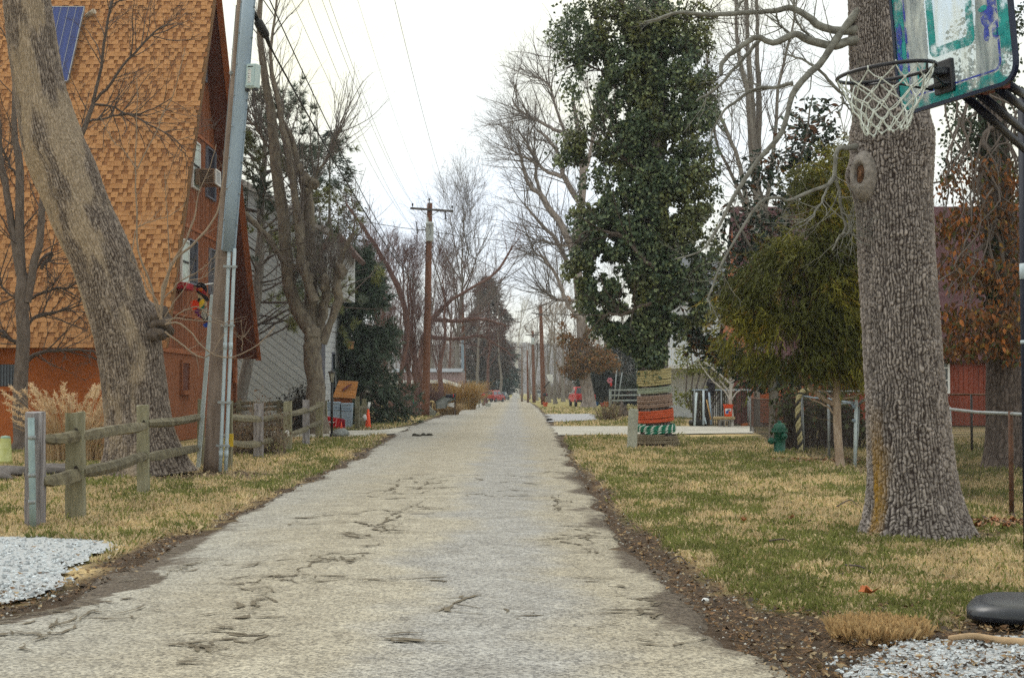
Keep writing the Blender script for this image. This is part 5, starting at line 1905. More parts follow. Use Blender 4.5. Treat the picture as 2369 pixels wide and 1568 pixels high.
q, qr, _ = kids(TP, TR_, 11, 0.15, 1.0, 0.62, 0.35, (0.5, 1.1), 0.15, 0.12, 8, 0.012, seed=35, minr=0.003)
B_.tubes(q, qr, 4)
q2, qr2, _ = kids(q, qr, 5, 0.2, 1.0, 0.28, 0.3, (0.4, 1.0), 0.05, 0.12, 4, 0.010, seed=36, minr=0.002)
B_.tubes(q2, qr2, 3)
V, F = B_.get()
mk('twig', V, F, m_tw_lich, ok, smooth=True, kind='stuff')
# ================================================================== IVY TREE with rope collars
DIV = 39.5
iv = T('ivy_tree', 'tall tree smothered in dark green ivy with rope wound round its foot', 'tree', G(1516, 1032))
A = Acc()
LM = [[(1518, 1036, 74), (1516, 980, 64), (1514, 850, 62), (1512, 700, 60), (1508, 560, 60), (1506, 420, 56), (1508, 300, 52), (1512, 180, 46), (1520, 60, 40), (1522, -60, 34)],
 [(1506, 170, 40), (1470, 80, 32), (1440, 20, 26), (1425, -50, 20)],
 [(1510, 420, 22), (1440, 360, 16), (1380, 330, 12), (1320, 325, 8)],
 [(1506, 620, 18), (1440, 560, 14), (1380, 540, 10), (1330, 560, 6)],
 [(1508, 520, 16), (1570, 430, 12), (1620, 400, 8), (1660, 420, 5)],
 [(1510, 330, 16), (1580, 240, 12), (1620, 200, 8), (1650, 190, 5)],
 [(1512, 700, 14), (1580, 640, 10), (1630, 650, 6)],
 [(1506, 700, 16), (1440, 720, 12), (1390, 740, 8)],
 [(1500, 260, 14), (1420, 200, 10), (1360, 150, 8), (1300, 140, 5)],
 [(1515, 140, 14), (1580, 60, 10), (1640, 40, 6)]]
trunks = []
for k, s in enumerate(LM):
 p_, r_ = limb([(*q_, -0.3 * (k % 4) + (0.6 if k == 0 else 0)) for q_ in s], DIV - (0.6 if k == 0 else 0), 24, 0.03 if k else 0.01, k)
 trunks.append((p_, r_))
 if k:
  A.tubes(p_[None], r_[None] * .55, 7)
bark_trunk('trunk', trunks[0][0], trunks[0][1], iv, m_oak, 90, 220, (0.07, 0.2), 0.03, 27, flare=0.1)
V, F = A.get()
mk('limb', V, F, m_bk_dark, iv, smooth=True)
# ivy masses: (x, y, rx, ry, leaves, depth spread m)
IV = [(1345, 75, 82, 85, 1500, 0.9), (1430, 60, 70, 75, 1600, 0.9), (1400, 170, 95, 60, 1700, 1.0), (1390, 235, 70, 50, 600, 0.9), (1500, 60, 60, 80, 1700, 0.9), (1495, 170, 55, 90, 1500, 0.8), (1480, 290, 90, 70, 2000, 1.0),
 (1430, 330, 100, 55, 1900, 1.0), (1330, 340, 55, 40, 700, 0.8), (1300, 355, 38, 30, 250, 0.6), (1560, 150, 95, 115, 1700, 1.0), (1605, 270, 62, 130, 1700, 1.0), (1595, 70, 60, 75, 900, 0.8), (1570, 380, 80, 80, 1200, 1.0), (1500, 420, 75, 70, 1500, 0.9),
 (1410, 430, 70, 60, 800, 0.9), (1395, 510, 80, 66, 2000, 0.9), (1480, 530, 90, 60, 1700, 0.9), (1570, 500, 90, 70, 1300, 1.0), (1620, 440, 50, 100, 900, 0.8), (1370, 590, 68, 48, 1700, 0.8), (1348, 625, 48, 54, 1300, 0.7), (1440, 620, 80, 60, 1700, 0.9),
 (1540, 620, 80, 60, 1300, 0.9), (1615, 600, 60, 70, 1100, 0.8), (1395, 680, 78, 60, 2300, 0.8), (1450, 710, 75, 55, 1600, 0.8), (1415, 750, 58, 50, 1200, 0.7), (1560, 700, 80, 60, 1300, 0.8), (1610, 690, 46, 66, 700, 0.7), (1480, 770, 60, 50, 1300, 0.7),
 (1505, 820, 36, 42, 1500, 0.6), (1545, 760, 45, 40, 400, 0.7), (1590, 320, 45, 45, 300, 0.8), (1650, 300, 25, 60, 130, 0.6), (1445, 560, 115, 230, 3600, 1.3), (1575, 400, 88, 330, 4200, 1.3), (1400, 180, 120, 190, 1800, 1.2)]
g = np.random.default_rng(12)
PTS = []
for (x, y, rx, ry, n, sp) in IV:
 n = int(n * 2.3)
 u_ = g.normal(0, 1, (n, 3))
 u_ /= np.linalg.norm(u_, axis=1, keepdims=True)
 rr2 = g.uniform(0, 1, n) ** 0.42
 u_ = u_ * rr2[:, None]
 c = P(x, y, DIV - 0.1)
 sc = np.array([rx / FPX * DIV, sp * 1.1, ry / FPX * DIV])
 q = c + u_ * sc * 1.08
 PTS.append(q)
PTS = np.concatenate(PTS)
# clumpiness: sprays hang in tufts, gaps between them
nzv = fbm(PTS[:, 0] * 3.4 + 9, PTS[:, 2] * 3.4, 3, 4) + 0.25 * (vn(PTS[:, 0] * 5, PTS[:, 2] * 5 + PTS[:, 1], 8) - 0.5)
trd = np.abs(PTS[:, 0] - np.interp(PTS[:, 2], trunks[0][0][:, 2], trunks[0][0][:, 0]))
keep = nzv > 0.36 + 0.075 * np.clip((trd - .3) / 1.6, 0, 1)
PTS = PTS[keep]
# ivy right on the trunk
n = 8000
f = g.uniform(0.19, 1.0, n) * 23
i = np.minimum(f.astype(int), 22)
w_ = (f - i)[:, None]
c = trunks[0][0][i] * (1 - w_) + trunks[0][0][i + 1] * w_
r_ = trunks[0][1][i]
a = g.uniform(0, 6.28, n)
PTS2 = c + np.stack([np.cos(a), np.sin(a), 0 * a], -1) * (r_ * g.uniform(1.0, 1.25, n))[:, None]
kk = ~((c[:, 2] < 3.4) & (np.cos(a) > 0.35))
PTS2 = PTS2[kk]
ALLP = np.concatenate([PTS, PTS2])
n = len(ALLP)
tone = fbm(ALLP[:, 0] * 1.2, ALLP[:, 2] * 1.2, 6, 3)
u_ = g.uniform(0, 1, (n, 1))
olive = sstep(0.42, 0.56, tone)[:, None]
c1 = np.array([0.030, 0.062, 0.036])
c2 = np.array([0.105, 0.145, 0.07])
c3 = np.array([0.21, 0.205, 0.042])
cc = (c1 * (1 - u_) + c2 * u_) * (1 - olive * 0.65) + c3 * u_ * olive * 0.65
hi = g.uniform(0, 1, n) < 0.17
cc[hi] = np.array([0.22, 0.27, 0.13])
m_ivy = M('ivy_leaf', (1, 1, 1), 0.38, 0.15, 5, bump=0, attr=True, spec=0.45, transl=0.12)
trx = np.interp(ALLP[:, 2], trunks[0][0][:, 2], trunks[0][0][:, 0])
face = np.stack([(ALLP[:, 0] - trx) * 0.5, np.full(n, -0.7), np.full(n, 0.55)], -1)
leaves('ivy', ALLP, g.uniform(0.06, 0.135, n), cc, m_ivy, iv, 13, 0.85, 0.55, 0.3, face, kind='stuff')
# thin vine stems and bare twigs among the leaves
TP = np.stack([t[0] for t in trunks[1:]])
TR_ = np.stack([t[1] for t in trunks[1:]])
q, qr, _ = kids(TP, TR_, 20, 0.2, 1.0, 2.0, 0.3, (0.5, 1.2), 0.15, 0.10, 8, 0.010, seed=45, minr=0.008)
q2, qr2, _ = kids(q, qr, 4, 0.3, 1.0, 0.7, 0.3, (0.4, 1.0), 0.05, 0.12, 4, 0.010, seed=46, minr=0.005)
A = Acc()
A.tubes(q, qr, 4)
A.tubes(q2, qr2, 3)
V, F = A.get()
mk('twig', V, F, m_tw_dark, iv, smooth=True, kind='stuff')
# ropes wound round the foot, each colour a rope of its own
m_rope = lambda n_, c, c2: M('rope_' + n_, c, 0.9, scale=26, col2=c2, bump=0.4, pos=True)
ROPES = [('yellow straw coloured rope wound round the ivy trunk above the others', 868, 930, 11, (0.36, 0.30, 0.14), (0.60, 0.53, 0.30)),
  ('pale green rope wound just below the straw coloured rope', 930, 948, 3, (0.22, 0.26, 0.20), (0.42, 0.46, 0.36)),
  ('faded brown rope wound between pale green and red ropes', 948, 972, 5, (0.20, 0.13, 0.10), (0.40, 0.29, 0.24)),
  ('red rope coils round the ivy trunk', 972, 1004, 5, (0.42, 0.055, 0.02), (0.66, 0.16, 0.07)),
  ('dark green rope coils flecked with white near the ground', 1004, 1020, 3, (0.008, 0.09, 0.05), (0.03, 0.30, 0.19)),
  ('dull brown rope coils lowest on the ivy trunk', 1020, 1036, 3, (0.12, 0.095, 0.06), (0.28, 0.23, 0.16))]
tz, tx_, ty_, tr_ = trunks[0][0][:, 2], trunks[0][0][:, 0], trunks[0][0][:, 1], trunks[0][1]
YB = lambda y: P(1515, y, DIV)[2]
ROP = [(852, 893, 9), (893, 910, 4), (910, 943, 6), (943, 977, 6), (977, 1002, 4), (1002, 1030, 5)]
for k, (lab, _, _, _, c1, c2) in enumerate(ROPES):
 y0, y1, nt_ = ROP[k]
 za, zb = YB(y0), YB(y1) + 0.0
 rr_ = (za - zb) / nt_ / 2 * 1.04
 ntot = nt_ * 48
 s = np.linspace(0, 1, ntot)
 zz_ = zb + rr_ + (za - zb - 2 * rr_) * s
 zz_ = zz_ + 0.012 * np.sin(s * nt_ * 6.28 * 1.0 + k) + (vn(s * nt_ * 3, s * 0 + k, 3) - 0.5) * 0.02
 a = s * nt_ * 2 * math.pi + k
 zz_ = np.maximum(zz_ + 0.035 * np.cos(a - .3) * min(1, zb / .5), rr_ * 0.8)
 order_ = np.argsort(tz)
 xx, yy = np.interp(zz_, tz[order_], tx_[order_]), np.interp(zz_, tz[order_], ty_[order_])
 rt = np.interp(zz_, tz[order_], tr_[order_]) + 0.055 + rr_ * 0.8 + 0.13 * np.exp(-zz_ / 0.35) + (vn(a * 0.8, a * 0 + k, 5) - 0.5) * 0.03
 pts = np.stack([xx + rt * np.cos(a), yy + rt * np.sin(a), zz_], -1)
 rp = T('rope', lab, 'rope', (xx[0], yy[0], zb), 'ropes wound round the ivy tree')
 # three twisted strands
 tg = np.gradient(pts, axis=0)
 tg /= np.linalg.norm(tg, axis=1, keepdims=True)
 out_ = np.stack([np.cos(a), np.sin(a), 0 * a], -1)
 upv = np.cross(out_, tg)
 L_ = np.r_[0, np.cumsum(np.linalg.norm(np.diff(pts, axis=0), axis=1))]
 n2 = int(L_[-1] / 0.03)
 t2 = np.linspace(0, L_[-1], n2)
 it = lambda arr: np.stack([np.interp(t2, L_, arr[:, q_]) for q_ in range(3)], -1)
 p2, o2, u2 = it(pts), it(out_), it(upv)
 mt = m_rope(str(k), c1, c2)
 for st_ in range(3):
  phs = t2 / (rr_ * 5.2) * 2 * math.pi + st_ * 2.094
  pp = p2 + (o2 * np.cos(phs)[:, None] + u2 * np.sin(phs)[:, None]) * rr_ * 0.52
  A = Acc()
  A.tubes(pp[None], np.full((1, n2), rr_ * 0.54), 5)
  V, F = A.get()
  mm = m_rope('fleck', (0.45, 0.5, 0.46), (0.75, 0.78, 0.74)) if (k == 4 and st_ == 0) else mt
  mk('strand', V, F, mm, rp, smooth=True)
# ================================================================== RIGHT SIDE PLANTS
def cloud(blobs, d, seed, shell=0.42, ysc=1.0):
 g = np.random.default_rng(seed)
 out_ = []
 for bl in blobs:
  x, y, rx, ry, n, sp = bl[:6]
  u_ = g.normal(0, 1, (n, 3))
  u_ /= np.linalg.norm(u_, axis=1, keepdims=True)
  u_ *= g.uniform(0, 1, (n, 1)) ** shell
  dd = d + (bl[6] if len(bl) > 6 else 0)
  out_.append(P(x, y, dd) + u_ * np.array([rx / FPX * dd, sp, ry / FPX * dd]))
 return np.concatenate(out_)
# ---- cedar
DCE = 28.5
ce = T('cedar_tree', 'olive green cedar with drooping sprays and pale bare trunk in front of the fence', 'tree', G(1944, 1080))
A = Acc()
LM = [[(1944, 1085, 24), (1941, 1060, 20), (1938, 960, 19), (1934, 850, 18), (1930, 760, 16), (1930, 640, 13), (1932, 520, 10), (1938, 420, 6), (1942, 340, 3)],
 [(1934, 938, 12), (1905, 922, 12), (1880, 900, 12), (1856, 870, 12), (1842, 835, 11), (1830, 800, 9), (1812, 755, 7), (1790, 700, 5)],
 [(1934, 874, 11), (1910, 862, 11), (1880, 842, 11), (1855, 815, 10), (1838, 780, 8), (1820, 740, 6)],
 [(1930, 925, 6), (1900, 905, 5), (1860, 890, 3)],
 [(1932, 960, 5), (1905, 935, 4), (1870, 920, 3)],
 [(1942, 925, 6), (1975, 915, 5), (2005, 900, 3)],
 [(1936, 885, 4), (1960, 884, 3), (2005, 883, 2)],
 [(1932, 700, 8), (1880, 660, 6), (1820, 640, 5), (1760, 650, 3)],
 [(1932, 800, 7), (1970, 760, 5), (2000, 720, 3)],
 [(1932, 600, 7), (1890, 560, 5), (1850, 545, 3)]]
trunks = []
for k, s in enumerate(LM):
 p_, r_ = limb(s, DCE, 22, 0.008, k)
 trunks.append((p_, r_))
 A.tubes(p_[None], r_[None], 9)
V, F = A.get()
mk('trunk', V, F, M('bark_cedar', (0.25, 0.17, 0.12), 0.9, scale=12, stretch=(1, 1, 0.3), bump=0.4, col2=(0.50, 0.40, 0.32), pos=True), ce, smooth=True)
TP = np.stack([t[0] for t in trunks])
TR_ = np.stack([t[1] for t in trunks])
q, qr, _ = kids(TP, TR_, 8, 0.15, 1.0, 0.8, 0.4, (0.7, 1.5), 0.0, 0.15, 7, 0.007, seed=3, minr=0.003)
A = Acc()
A.tubes(q, qr, 3)
V, F = A.get()
mk('twig', V, F, m_tw_tan, ce, smooth=True, kind='stuff')
CEB = [(1900, 432, 66, 55, 300, 0.7), (1948, 372, 36, 40, 130, 0.5), (1935, 520, 78, 90, 620, 0.9), (1840, 592, 80, 42, 380, 0.8), (1785, 655, 88, 48, 440, 0.8), (1715, 708, 62, 32, 230, 0.6), (1672, 716, 40, 22, 90, 0.5), (1900, 660, 105, 75, 780, 1.0), (1965, 620, 48, 130, 420, 0.9),
 (1745, 765, 82, 48, 420, 0.8), (1838, 725, 75, 45, 320, 0.8), (1935, 755, 70, 75, 460, 0.9), (1785, 818, 60, 30, 170, 0.6), (1885, 815, 52, 40, 170, 0.8), (1968, 830, 34, 50, 150, 0.7), (1720, 800, 35, 28, 70, 0.5), (1812, 800, 50, 40, 200, 0.7), (1760, 720, 60, 50, 260, 0.8)]
tips = cloud(CEB, DCE, 5, 0.45)
g = np.random.default_rng(6)
nz_ = fbm(tips[:, 0] * 2.0, tips[:, 2] * 2.0 + 4, 5, 3)
tips = tips[nz_ > 0.33]
n = len(tips)
# every spray: a drooping little branch with many scale-leaf strips
ctr = P(1870, 690, DCE)
tips = np.concatenate([tips, tips + g.normal(0, .12, tips.shape), tips[::2] + g.normal(0, .16, tips[::2].shape)])
n = len(tips)
out_ = tips - ctr
out_[:, 2] *= 0.3
out_ /= np.linalg.norm(out_, axis=1, keepdims=True) + 1e-6
dirs = out_ * 0.55 + g.normal(0, 0.35, (n, 3)) + np.array([0, -0.15, -0.55])
dirs /= np.linalg.norm(dirs, axis=1, keepdims=True)
NS = 14
t = g.uniform(0, 1, n * NS)
Ls = np.repeat(g.uniform(0.22, 0.48, n), NS)
D1 = np.repeat(dirs, NS, 0)
base = np.repeat(tips, NS, 0) + D1 * (t * Ls)[:, None] + np.array([0, 0, -1.0]) * (t ** 2 * Ls * 0.25)[:, None]
D2 = D1 + g.normal(0, 0.55, (n * NS, 3)) + np.array([0, 0, -0.35])
D2 /= np.linalg.norm(D2, axis=1, keepdims=True)
V, F = strips(base, D2, g.uniform(0.05, 0.14, n * NS), g.uniform(0.012, 0.025, n * NS), 8)
tone = np.repeat(fbm(tips[:, 0] * 1.1, tips[:, 2] * 1.4, 15, 3), NS)
u_ = sstep(0.36, 0.58, tone)[:, None]
c = (np.array([0.085, 0.092, 0.018]) * (1 - u_) + np.array([0.21, 0.195, 0.028]) * u_) * g.uniform(0.6, 1.35, (n * NS, 1))
rust = np.repeat(g.uniform(0, 1, n) < 0.07, NS)
c[rust] = c[rust] * np.array([1.35, 0.9, 0.8])
mk('foliage', V, F, m_needle, ce, cols=np.repeat(c, 4, 0), kind='stuff')
# ---- magnolia
DMG = 42.0
mg = T('magnolia_tree', 'magnolia with large glossy dark leaves between the ivy tree and the cedar', 'tree', G(1790, 1020))
A = Acc()
LM = [[(1790, 1020, 26), (1788, 900, 22), (1786, 760, 18), (1800, 600, 14), (1830, 450, 10), (1860, 330, 6), (1880, 220, 3)],
 [(1787, 800, 12), (1740, 730, 9), (1690, 690, 6), (1620, 740, 4)],
 [(1787, 850, 12), (1720, 820, 8), (1650, 790, 6), (1590, 780, 4)],
 [(1790, 700, 11), (1740, 600, 8), (1700, 520, 5), (1690, 470, 3)],
 [(1800, 600, 9), (1770, 480, 6), (1750, 400, 3)],
 [(1788, 880, 10), (1830, 860, 7), (1880, 850, 4)],
 [(1825, 470, 7), (1890, 400, 5), (1930, 330, 3)],
 [(1787, 860, 8), (1740, 870, 6), (1700, 850, 4)]]
trunks = []
for k, s in enumerate(LM):
 p_, r_ = limb([(*q_, 0.3 * (k % 3) - 0.3) for q_ in s], DMG, 20, 0.02, k)
 trunks.append((p_, r_))
 A.tubes(p_[None], r_[None], 8)
TP = np.stack([t[0] for t in trunks])
TR_ = np.stack([t[1] for t in trunks])
q, qr, _ = kids(TP, TR_, 14, 0.15, 1.0, 1.2, 0.3, (0.5, 1.2), 0.15, 0.1, 6, 0.010, seed=3, minr=0.006)
A.tubes(q, qr, 4)
V, F = A.get()
mk('trunk', V, F, m_bk_grey, mg, smooth=True)
MGB = [(1880, 262, 62, 50, 46, 0.8), (1845, 305, 55, 48, 60, 0.8), (1905, 320, 62, 40, 70, 0.8), (1790, 378, 80, 40, 90, 0.9), (1858, 370, 80, 48, 130, 0.9), (1742, 425, 55, 42, 50, 0.8), (1830, 455, 62, 52, 130, 0.9), (1722, 495, 62, 50, 75, 0.9), (1785, 530, 72, 52, 150, 0.9),
 (1700, 575, 52, 52, 90, 0.8), (1760, 610, 64, 60, 160, 0.9), (1702, 655, 60, 50, 130, 0.9), (1660, 715, 52, 42, 90, 0.8), (1600, 768, 45, 46, 80, 0.7), (1640, 800, 60, 40, 120, 0.8), (1690, 828, 60, 40, 120, 0.8), (1742, 868, 62, 36, 130, 0.8), (1800, 880, 52, 36, 110, 0.8),
 (1600, 735, 32, 30, 30, 0.6), (1852, 862, 52, 42, 90, 0.8), (1760, 700, 60, 50, 120, 0.9), (1640, 655, 40, 50, 40, 0.7), (1920, 500, 60, 80, 120, 0.9), (1950, 880, 60, 40, 80, 0.8), (1850, 930, 60, 40, 70, 0.9)]
cc_ = cloud(MGB, DMG, 15, 0.5)
g = np.random.default_rng(16)
# leaves in rosettes of several round a twig end
n = len(cc_)
K = 3
Pm = np.repeat(cc_, K, 0) + g.normal(0, 0.05, (n * K, 3))
n2 = len(Pm)
sz = g.uniform(0.15, 0.27, n2)
rust = g.uniform(0, 1, n2) < 0.16
u_ = g.uniform(0, 1, (n2, 1))
c = np.array([0.010, 0.026, 0.018]) * (1 - u_) + np.array([0.035, 0.065, 0.038]) * u_
c[rust] = np.array([0.14, 0.055, 0.02]) * g.uniform(0.6, 1.3, (rust.sum(), 1))
m_mag = M('magnolia_leaf', (1, 1, 1), 0.28, 0.12, 4, bump=0, attr=True, spec=0.5)
leaves('foliage', Pm[260:], sz[260:], c[260:], m_mag, mg, 17, 0.42, 0.25, 0.25, None, kind='stuff', bend=0.12)
def leaf_parts(n, Pc, size, mats, parent, seed, aspect, droop):
 """countable large leaves as objects sharing a few meshes"""
 g = np.random.default_rng(seed)
 mes = []
 for m_ in mats:
  a = aspect / 2
  Vv = np.array([[0, 0, 0], [a * .8, .25, .05], [a, .5, .06], [a * .6, .8, .02], [0, 1, -.06], [-a * .6, .8, .02], [-a, .5, .06], [-a * .8, .25, .05], [0, .5, 0.0]])
  Ff = np.array([[0, 1, 8], [1, 2, 8], [2, 3, 8], [3, 4, 8], [4, 5, 8], [5, 6, 8], [6, 7, 8], [7, 0, 8]])
  mes.append(raw_mesh('leaf', Vv, Ff, m_))
 h = np.array(parent.location)
 for k in range(n):
  o = link('leaf', mes[int(g.integers(0, len(mes)))], parent)
  y = g.normal(0, 1, 3)
  y[2] = y[2] * 0.6 - droop
  y /= np.linalg.norm(y)
  z = g.normal(0, 0.7, 3) + np.array([0, -0.7, 0.5])
  x = np.cross(y, z)
  x /= np.linalg.norm(x)
  z = np.cross(x, y)
  s = size[k]
  Mx = Matrix([[x[0] * s, y[0] * s, z[0] * s, Pc[k][0] - h[0]], [x[1] * s, y[1] * s, z[1] * s, Pc[k][1] - h[1]], [x[2] * s, y[2] * s, z[2] * s, Pc[k][2] - h[2]], [0, 0, 0, 1]])
  o.matrix_local = Mx
lm = lambda nme, c, r: M(nme, c, r, 0.15, 6, bump=0, spec=0.5)
leaf_parts(260, Pm[:260], sz[:260], [lm('mag_a', (0.012, 0.03, 0.02), 0.28), lm('mag_b', (0.03, 0.06, 0.035), 0.28), lm('mag_c', (0.02, 0.045, 0.03), 0.28), lm('mag_rust', (0.14, 0.055, 0.02), 0.6)], mg, 3, 0.42, 0.25)
# ---- vine hung tree at the right edge
DVT = 28.0
vt = T('vine_hung_tree', 'grey tree draped with hanging orange and brown vine leaves at the red house', 'tree', G(2328, 1088))
pts, rad = limb([(2330, 1092, 100), (2328, 1000, 88), (2326, 900, 84), (2324, 760, 80), (2316, 600, 74), (2304, 420, 66), (2292, 240, 58), (2284, 60, 50), (2280, -80, 44)], DVT, 40)
bark_trunk('trunk', pts, rad, vt, bark_mat('bark_greybrown', (0.145, 0.115, 0.105), (0.05, 0.038, 0.034)), 90, 200, (0.06, 0.12), 0.02, 37, flare=0.25)
A = Acc()
g = np.random.default_rng(8)
vines = []
for k in range(46):
 x0, y0 = g.uniform(2180, 2400), g.uniform(150, 560)
 pp = [(x0, y0, 5)]
 for j in range(6):
  x0 += g.normal(0, 26)
  y0 += g.uniform(20, 75)
  pp.append((x0, y0, 5 - j * 0.6))
 p_, r_ = limb(pp, DVT - g.uniform(0.2, 1.4), 16, 0.01, k)
 vines.append((p_, r_))
for s in ([(2250, 590, 10), (2285, 560, 10), (2300, 520, 9), (2295, 470, 8)], [(2325, 640, 9), (2310, 560, 9), (2290, 520, 8), (2270, 480, 8), (2265, 400, 8)], [(2190, 690, 5), (2210, 600, 6), (2240, 560, 6)], [(2290, 350, 12), (2270, 330, 12), (2285, 300, 11), (2310, 285, 10), (2312, 240, 10)]):
 p_, r_ = limb(s, DVT - 0.8, 16, 0.01, len(s))
 vines.append((p_, r_))
TP = np.stack([v[0] for v in vines])
TR_ = np.stack([v[1] for v in vines])
A.tubes(TP, TR_, 5)
q, qr, _ = kids(TP, TR_, 5, 0.1, 1, 0.6, 0.2, (0.4, 1.2), 0.0, 0.15, 6, 0.008, seed=9, minr=0.003)
A.tubes(q, qr, 3)
V, F = A.get()
mk('vine', V, F, m_tw_grey, vt, smooth=True, kind='stuff')
VLB = [(2200, 520, 50, 50, 260, 0.9), (2260, 500, 60, 60, 300, 0.9), (2340, 520, 50, 80, 360, 0.9), (2210, 620, 52, 60, 260, 0.9), (2280, 640, 70, 60, 330, 0.9), (2350, 650, 40, 70, 240, 0.9), (2220, 740, 60, 50, 330, 0.9), (2300, 740, 60, 60, 380, 0.9), (2360, 760, 30, 60, 180, 0.8),
 (2210, 800, 45, 36, 230, 0.8), (2270, 800, 55, 36, 230, 0.8), (2340, 810, 40, 36, 130, 0.8), (2200, 420, 36, 50, 110, 0.8), (2280, 400, 60, 60, 170, 0.9), (2350, 420, 36, 60, 160, 0.8)]
Pv = cloud(VLB, DVT - 0.8, 25, 0.5)
g.shuffle(Pv)
n = len(Pv)
palv = np.array([[0.26, 0.095, 0.028], [0.17, 0.075, 0.028], [0.38, 0.135, 0.03], [0.13, 0.075, 0.028], [0.085, 0.05, 0.032], [0.30, 0.18, 0.04], [0.085, 0.09, 0.028]])
c = palv[g.choice(7, n, p=[.2, .2, .1, .2, .15, .07, .08])] * g.uniform(0.7, 1.2, (n, 1))
m_vl = M('vine_leaf', (1, 1, 1), 0.55, 0.15, 5, bump=0, attr=True, spec=0.3, transl=0.2)
leaves('foliage', Pv[220:], g.uniform(0.09, 0.16, n - 220), c[220:], m_vl, vt, 6, 0.5, 1.1, 0.3, np.tile([0, -1.0, 0.2], (n - 220, 1)), kind='stuff')
leaf_parts(220, Pv[:220], g.uniform(0.10, 0.17, 220), [lm('vine_a', (0.30, 0.10, 0.025), 0.6), lm('vine_b', (0.18, 0.085, 0.025), 0.6), lm('vine_c', (0.42, 0.14, 0.03), 0.6), lm('vine_d', (0.12, 0.075, 0.025), 0.6)], vt, 13, 0.5, 1.2)
VIB = [(2230, 300, 55, 70, 500, 0.7), (2290, 330, 50, 60, 420, 0.7), (2220, 200, 50, 60, 260, 0.8), (2300, 170, 60, 80, 420, 0.8), (2360, 250, 30, 80, 200, 0.7), (2250, 80, 60, 70, 260, 0.8), (2200, 380, 30, 40, 120, 0.5), (2300, 560, 26, 60, 200, 0.4), (2290, 680, 24, 50, 140, 0.4), (2340, 60, 40, 60, 250, 0.8)]
Pi = cloud(VIB, DVT - 0.3, 35, 0.5)
n = len(Pi)
u_ = g.uniform(0, 1, (n, 1))
leaves('ivy', Pi, g.uniform(0.06, 0.11, n), np.array([0.015, 0.035, 0.022]) * (1 - u_) + np.array([0.055, 0.085, 0.04]) * u_, m_ivy, vt, 8, 0.85, 0.5, 0.3, None, kind='stuff')
# ---- yellow-green bush with small bare tree, dark undergrowth by the fence
bu = T('privet_bush', 'yellow-green leafy bush beside the slatted fence panel and white house', 'bush', G(1630, 982))
BUB = [(1600, 830, 46, 40, 700, 0.9), (1650, 815, 56, 40, 800, 0.9), (1700, 840, 40, 40, 500, 0.8), (1590, 880, 36, 36, 500, 0.8), (1640, 870, 56, 44, 900, 0.9), (1690, 890, 40, 36, 400, 0.8), (1578, 910, 24, 30, 300, 0.6), (1620, 940, 40, 30, 350, 0.8), (1700, 930, 34, 30, 150, 0.8), (1580, 790, 26, 24, 130, 0.6)]
Pb = cloud(BUB, 64.0, 45, 0.5)
Pb = Pb[fbm(Pb[:, 0] * 1.6, Pb[:, 2] * 1.6, 4, 3) > 0.40]
n = len(Pb)
u_ = g.uniform(0, 1, (n, 1))
leaves('foliage', Pb, g.uniform(0.09, 0.18, n), (np.array([0.075, 0.095, 0.018]) * (1 - u_) + np.array([0.27, 0.28, 0.045]) * u_), M('privet_leaf', (1, 1, 1), 0.45, 0.12, 5, bump=0, attr=True, transl=0.15), bu, 9, 0.5, 0.3, 0.3, None, kind='stuff')
A = Acc()
for k in range(9):
 p_, r_ = limb([(1630 + k * 3 - 12, 982, 5), (1620 + k * 8 - 30, 930, 4), (1590 + k * 16, 850, 3), (1580 + k * 18, 800, 2)], 64, 12, 0.02, k)
 A.tubes(p_[None], r_[None], 5)
V, F = A.get()
mk('stems', V, F, m_tw_grey, bu, smooth=True)
yt = T('young_tree', 'small pale bare tree standing behind the orange bucket', 'tree', G(1692, 987))
A = Acc()
LM = [[(1692, 986, 10), (1691, 940, 8), (1690, 900, 7), (1692, 860, 5), (1690, 790, 3)], [(1690, 905, 6), (1700, 870, 5), (1705, 830, 4), (1710, 790, 3)], [(1691, 930, 5), (1678, 905, 4), (1660, 890, 4), (1640, 870, 3), (1615, 835, 2)], [(1690, 890, 5), (1670, 870, 4), (1640, 848, 3), (1620, 830, 2)],
 [(1690, 915, 4), (1680, 900, 3), (1664, 880, 2)], [(1691, 925, 4), (1706, 905, 3), (1725, 900, 2)], [(1690, 880, 4), (1684, 840, 3), (1680, 800, 2)], [(1695, 905, 4), (1712, 880, 3), (1735, 850, 2)]]
tr2 = []
for k, s in enumerate(LM):
 p_, r_ = limb(s, 60.0, 16, 0.01, k)
 tr2.append((p_, r_))
 A.tubes(p_[None], r_[None], 6)
q, qr, _ = kids(np.stack([t[0] for t in tr2]), np.stack([t[1] for t in tr2]), 8, 0.3, 1, 0.9, 0.3, (0.3, 0.8), 0.2, 0.08, 6, 0.006, seed=2, minr=0.005)
A.tubes(q, qr, 3)
V, F = A.get()
mk('trunk', V, F, m_bk_pale, yt, smooth=True)
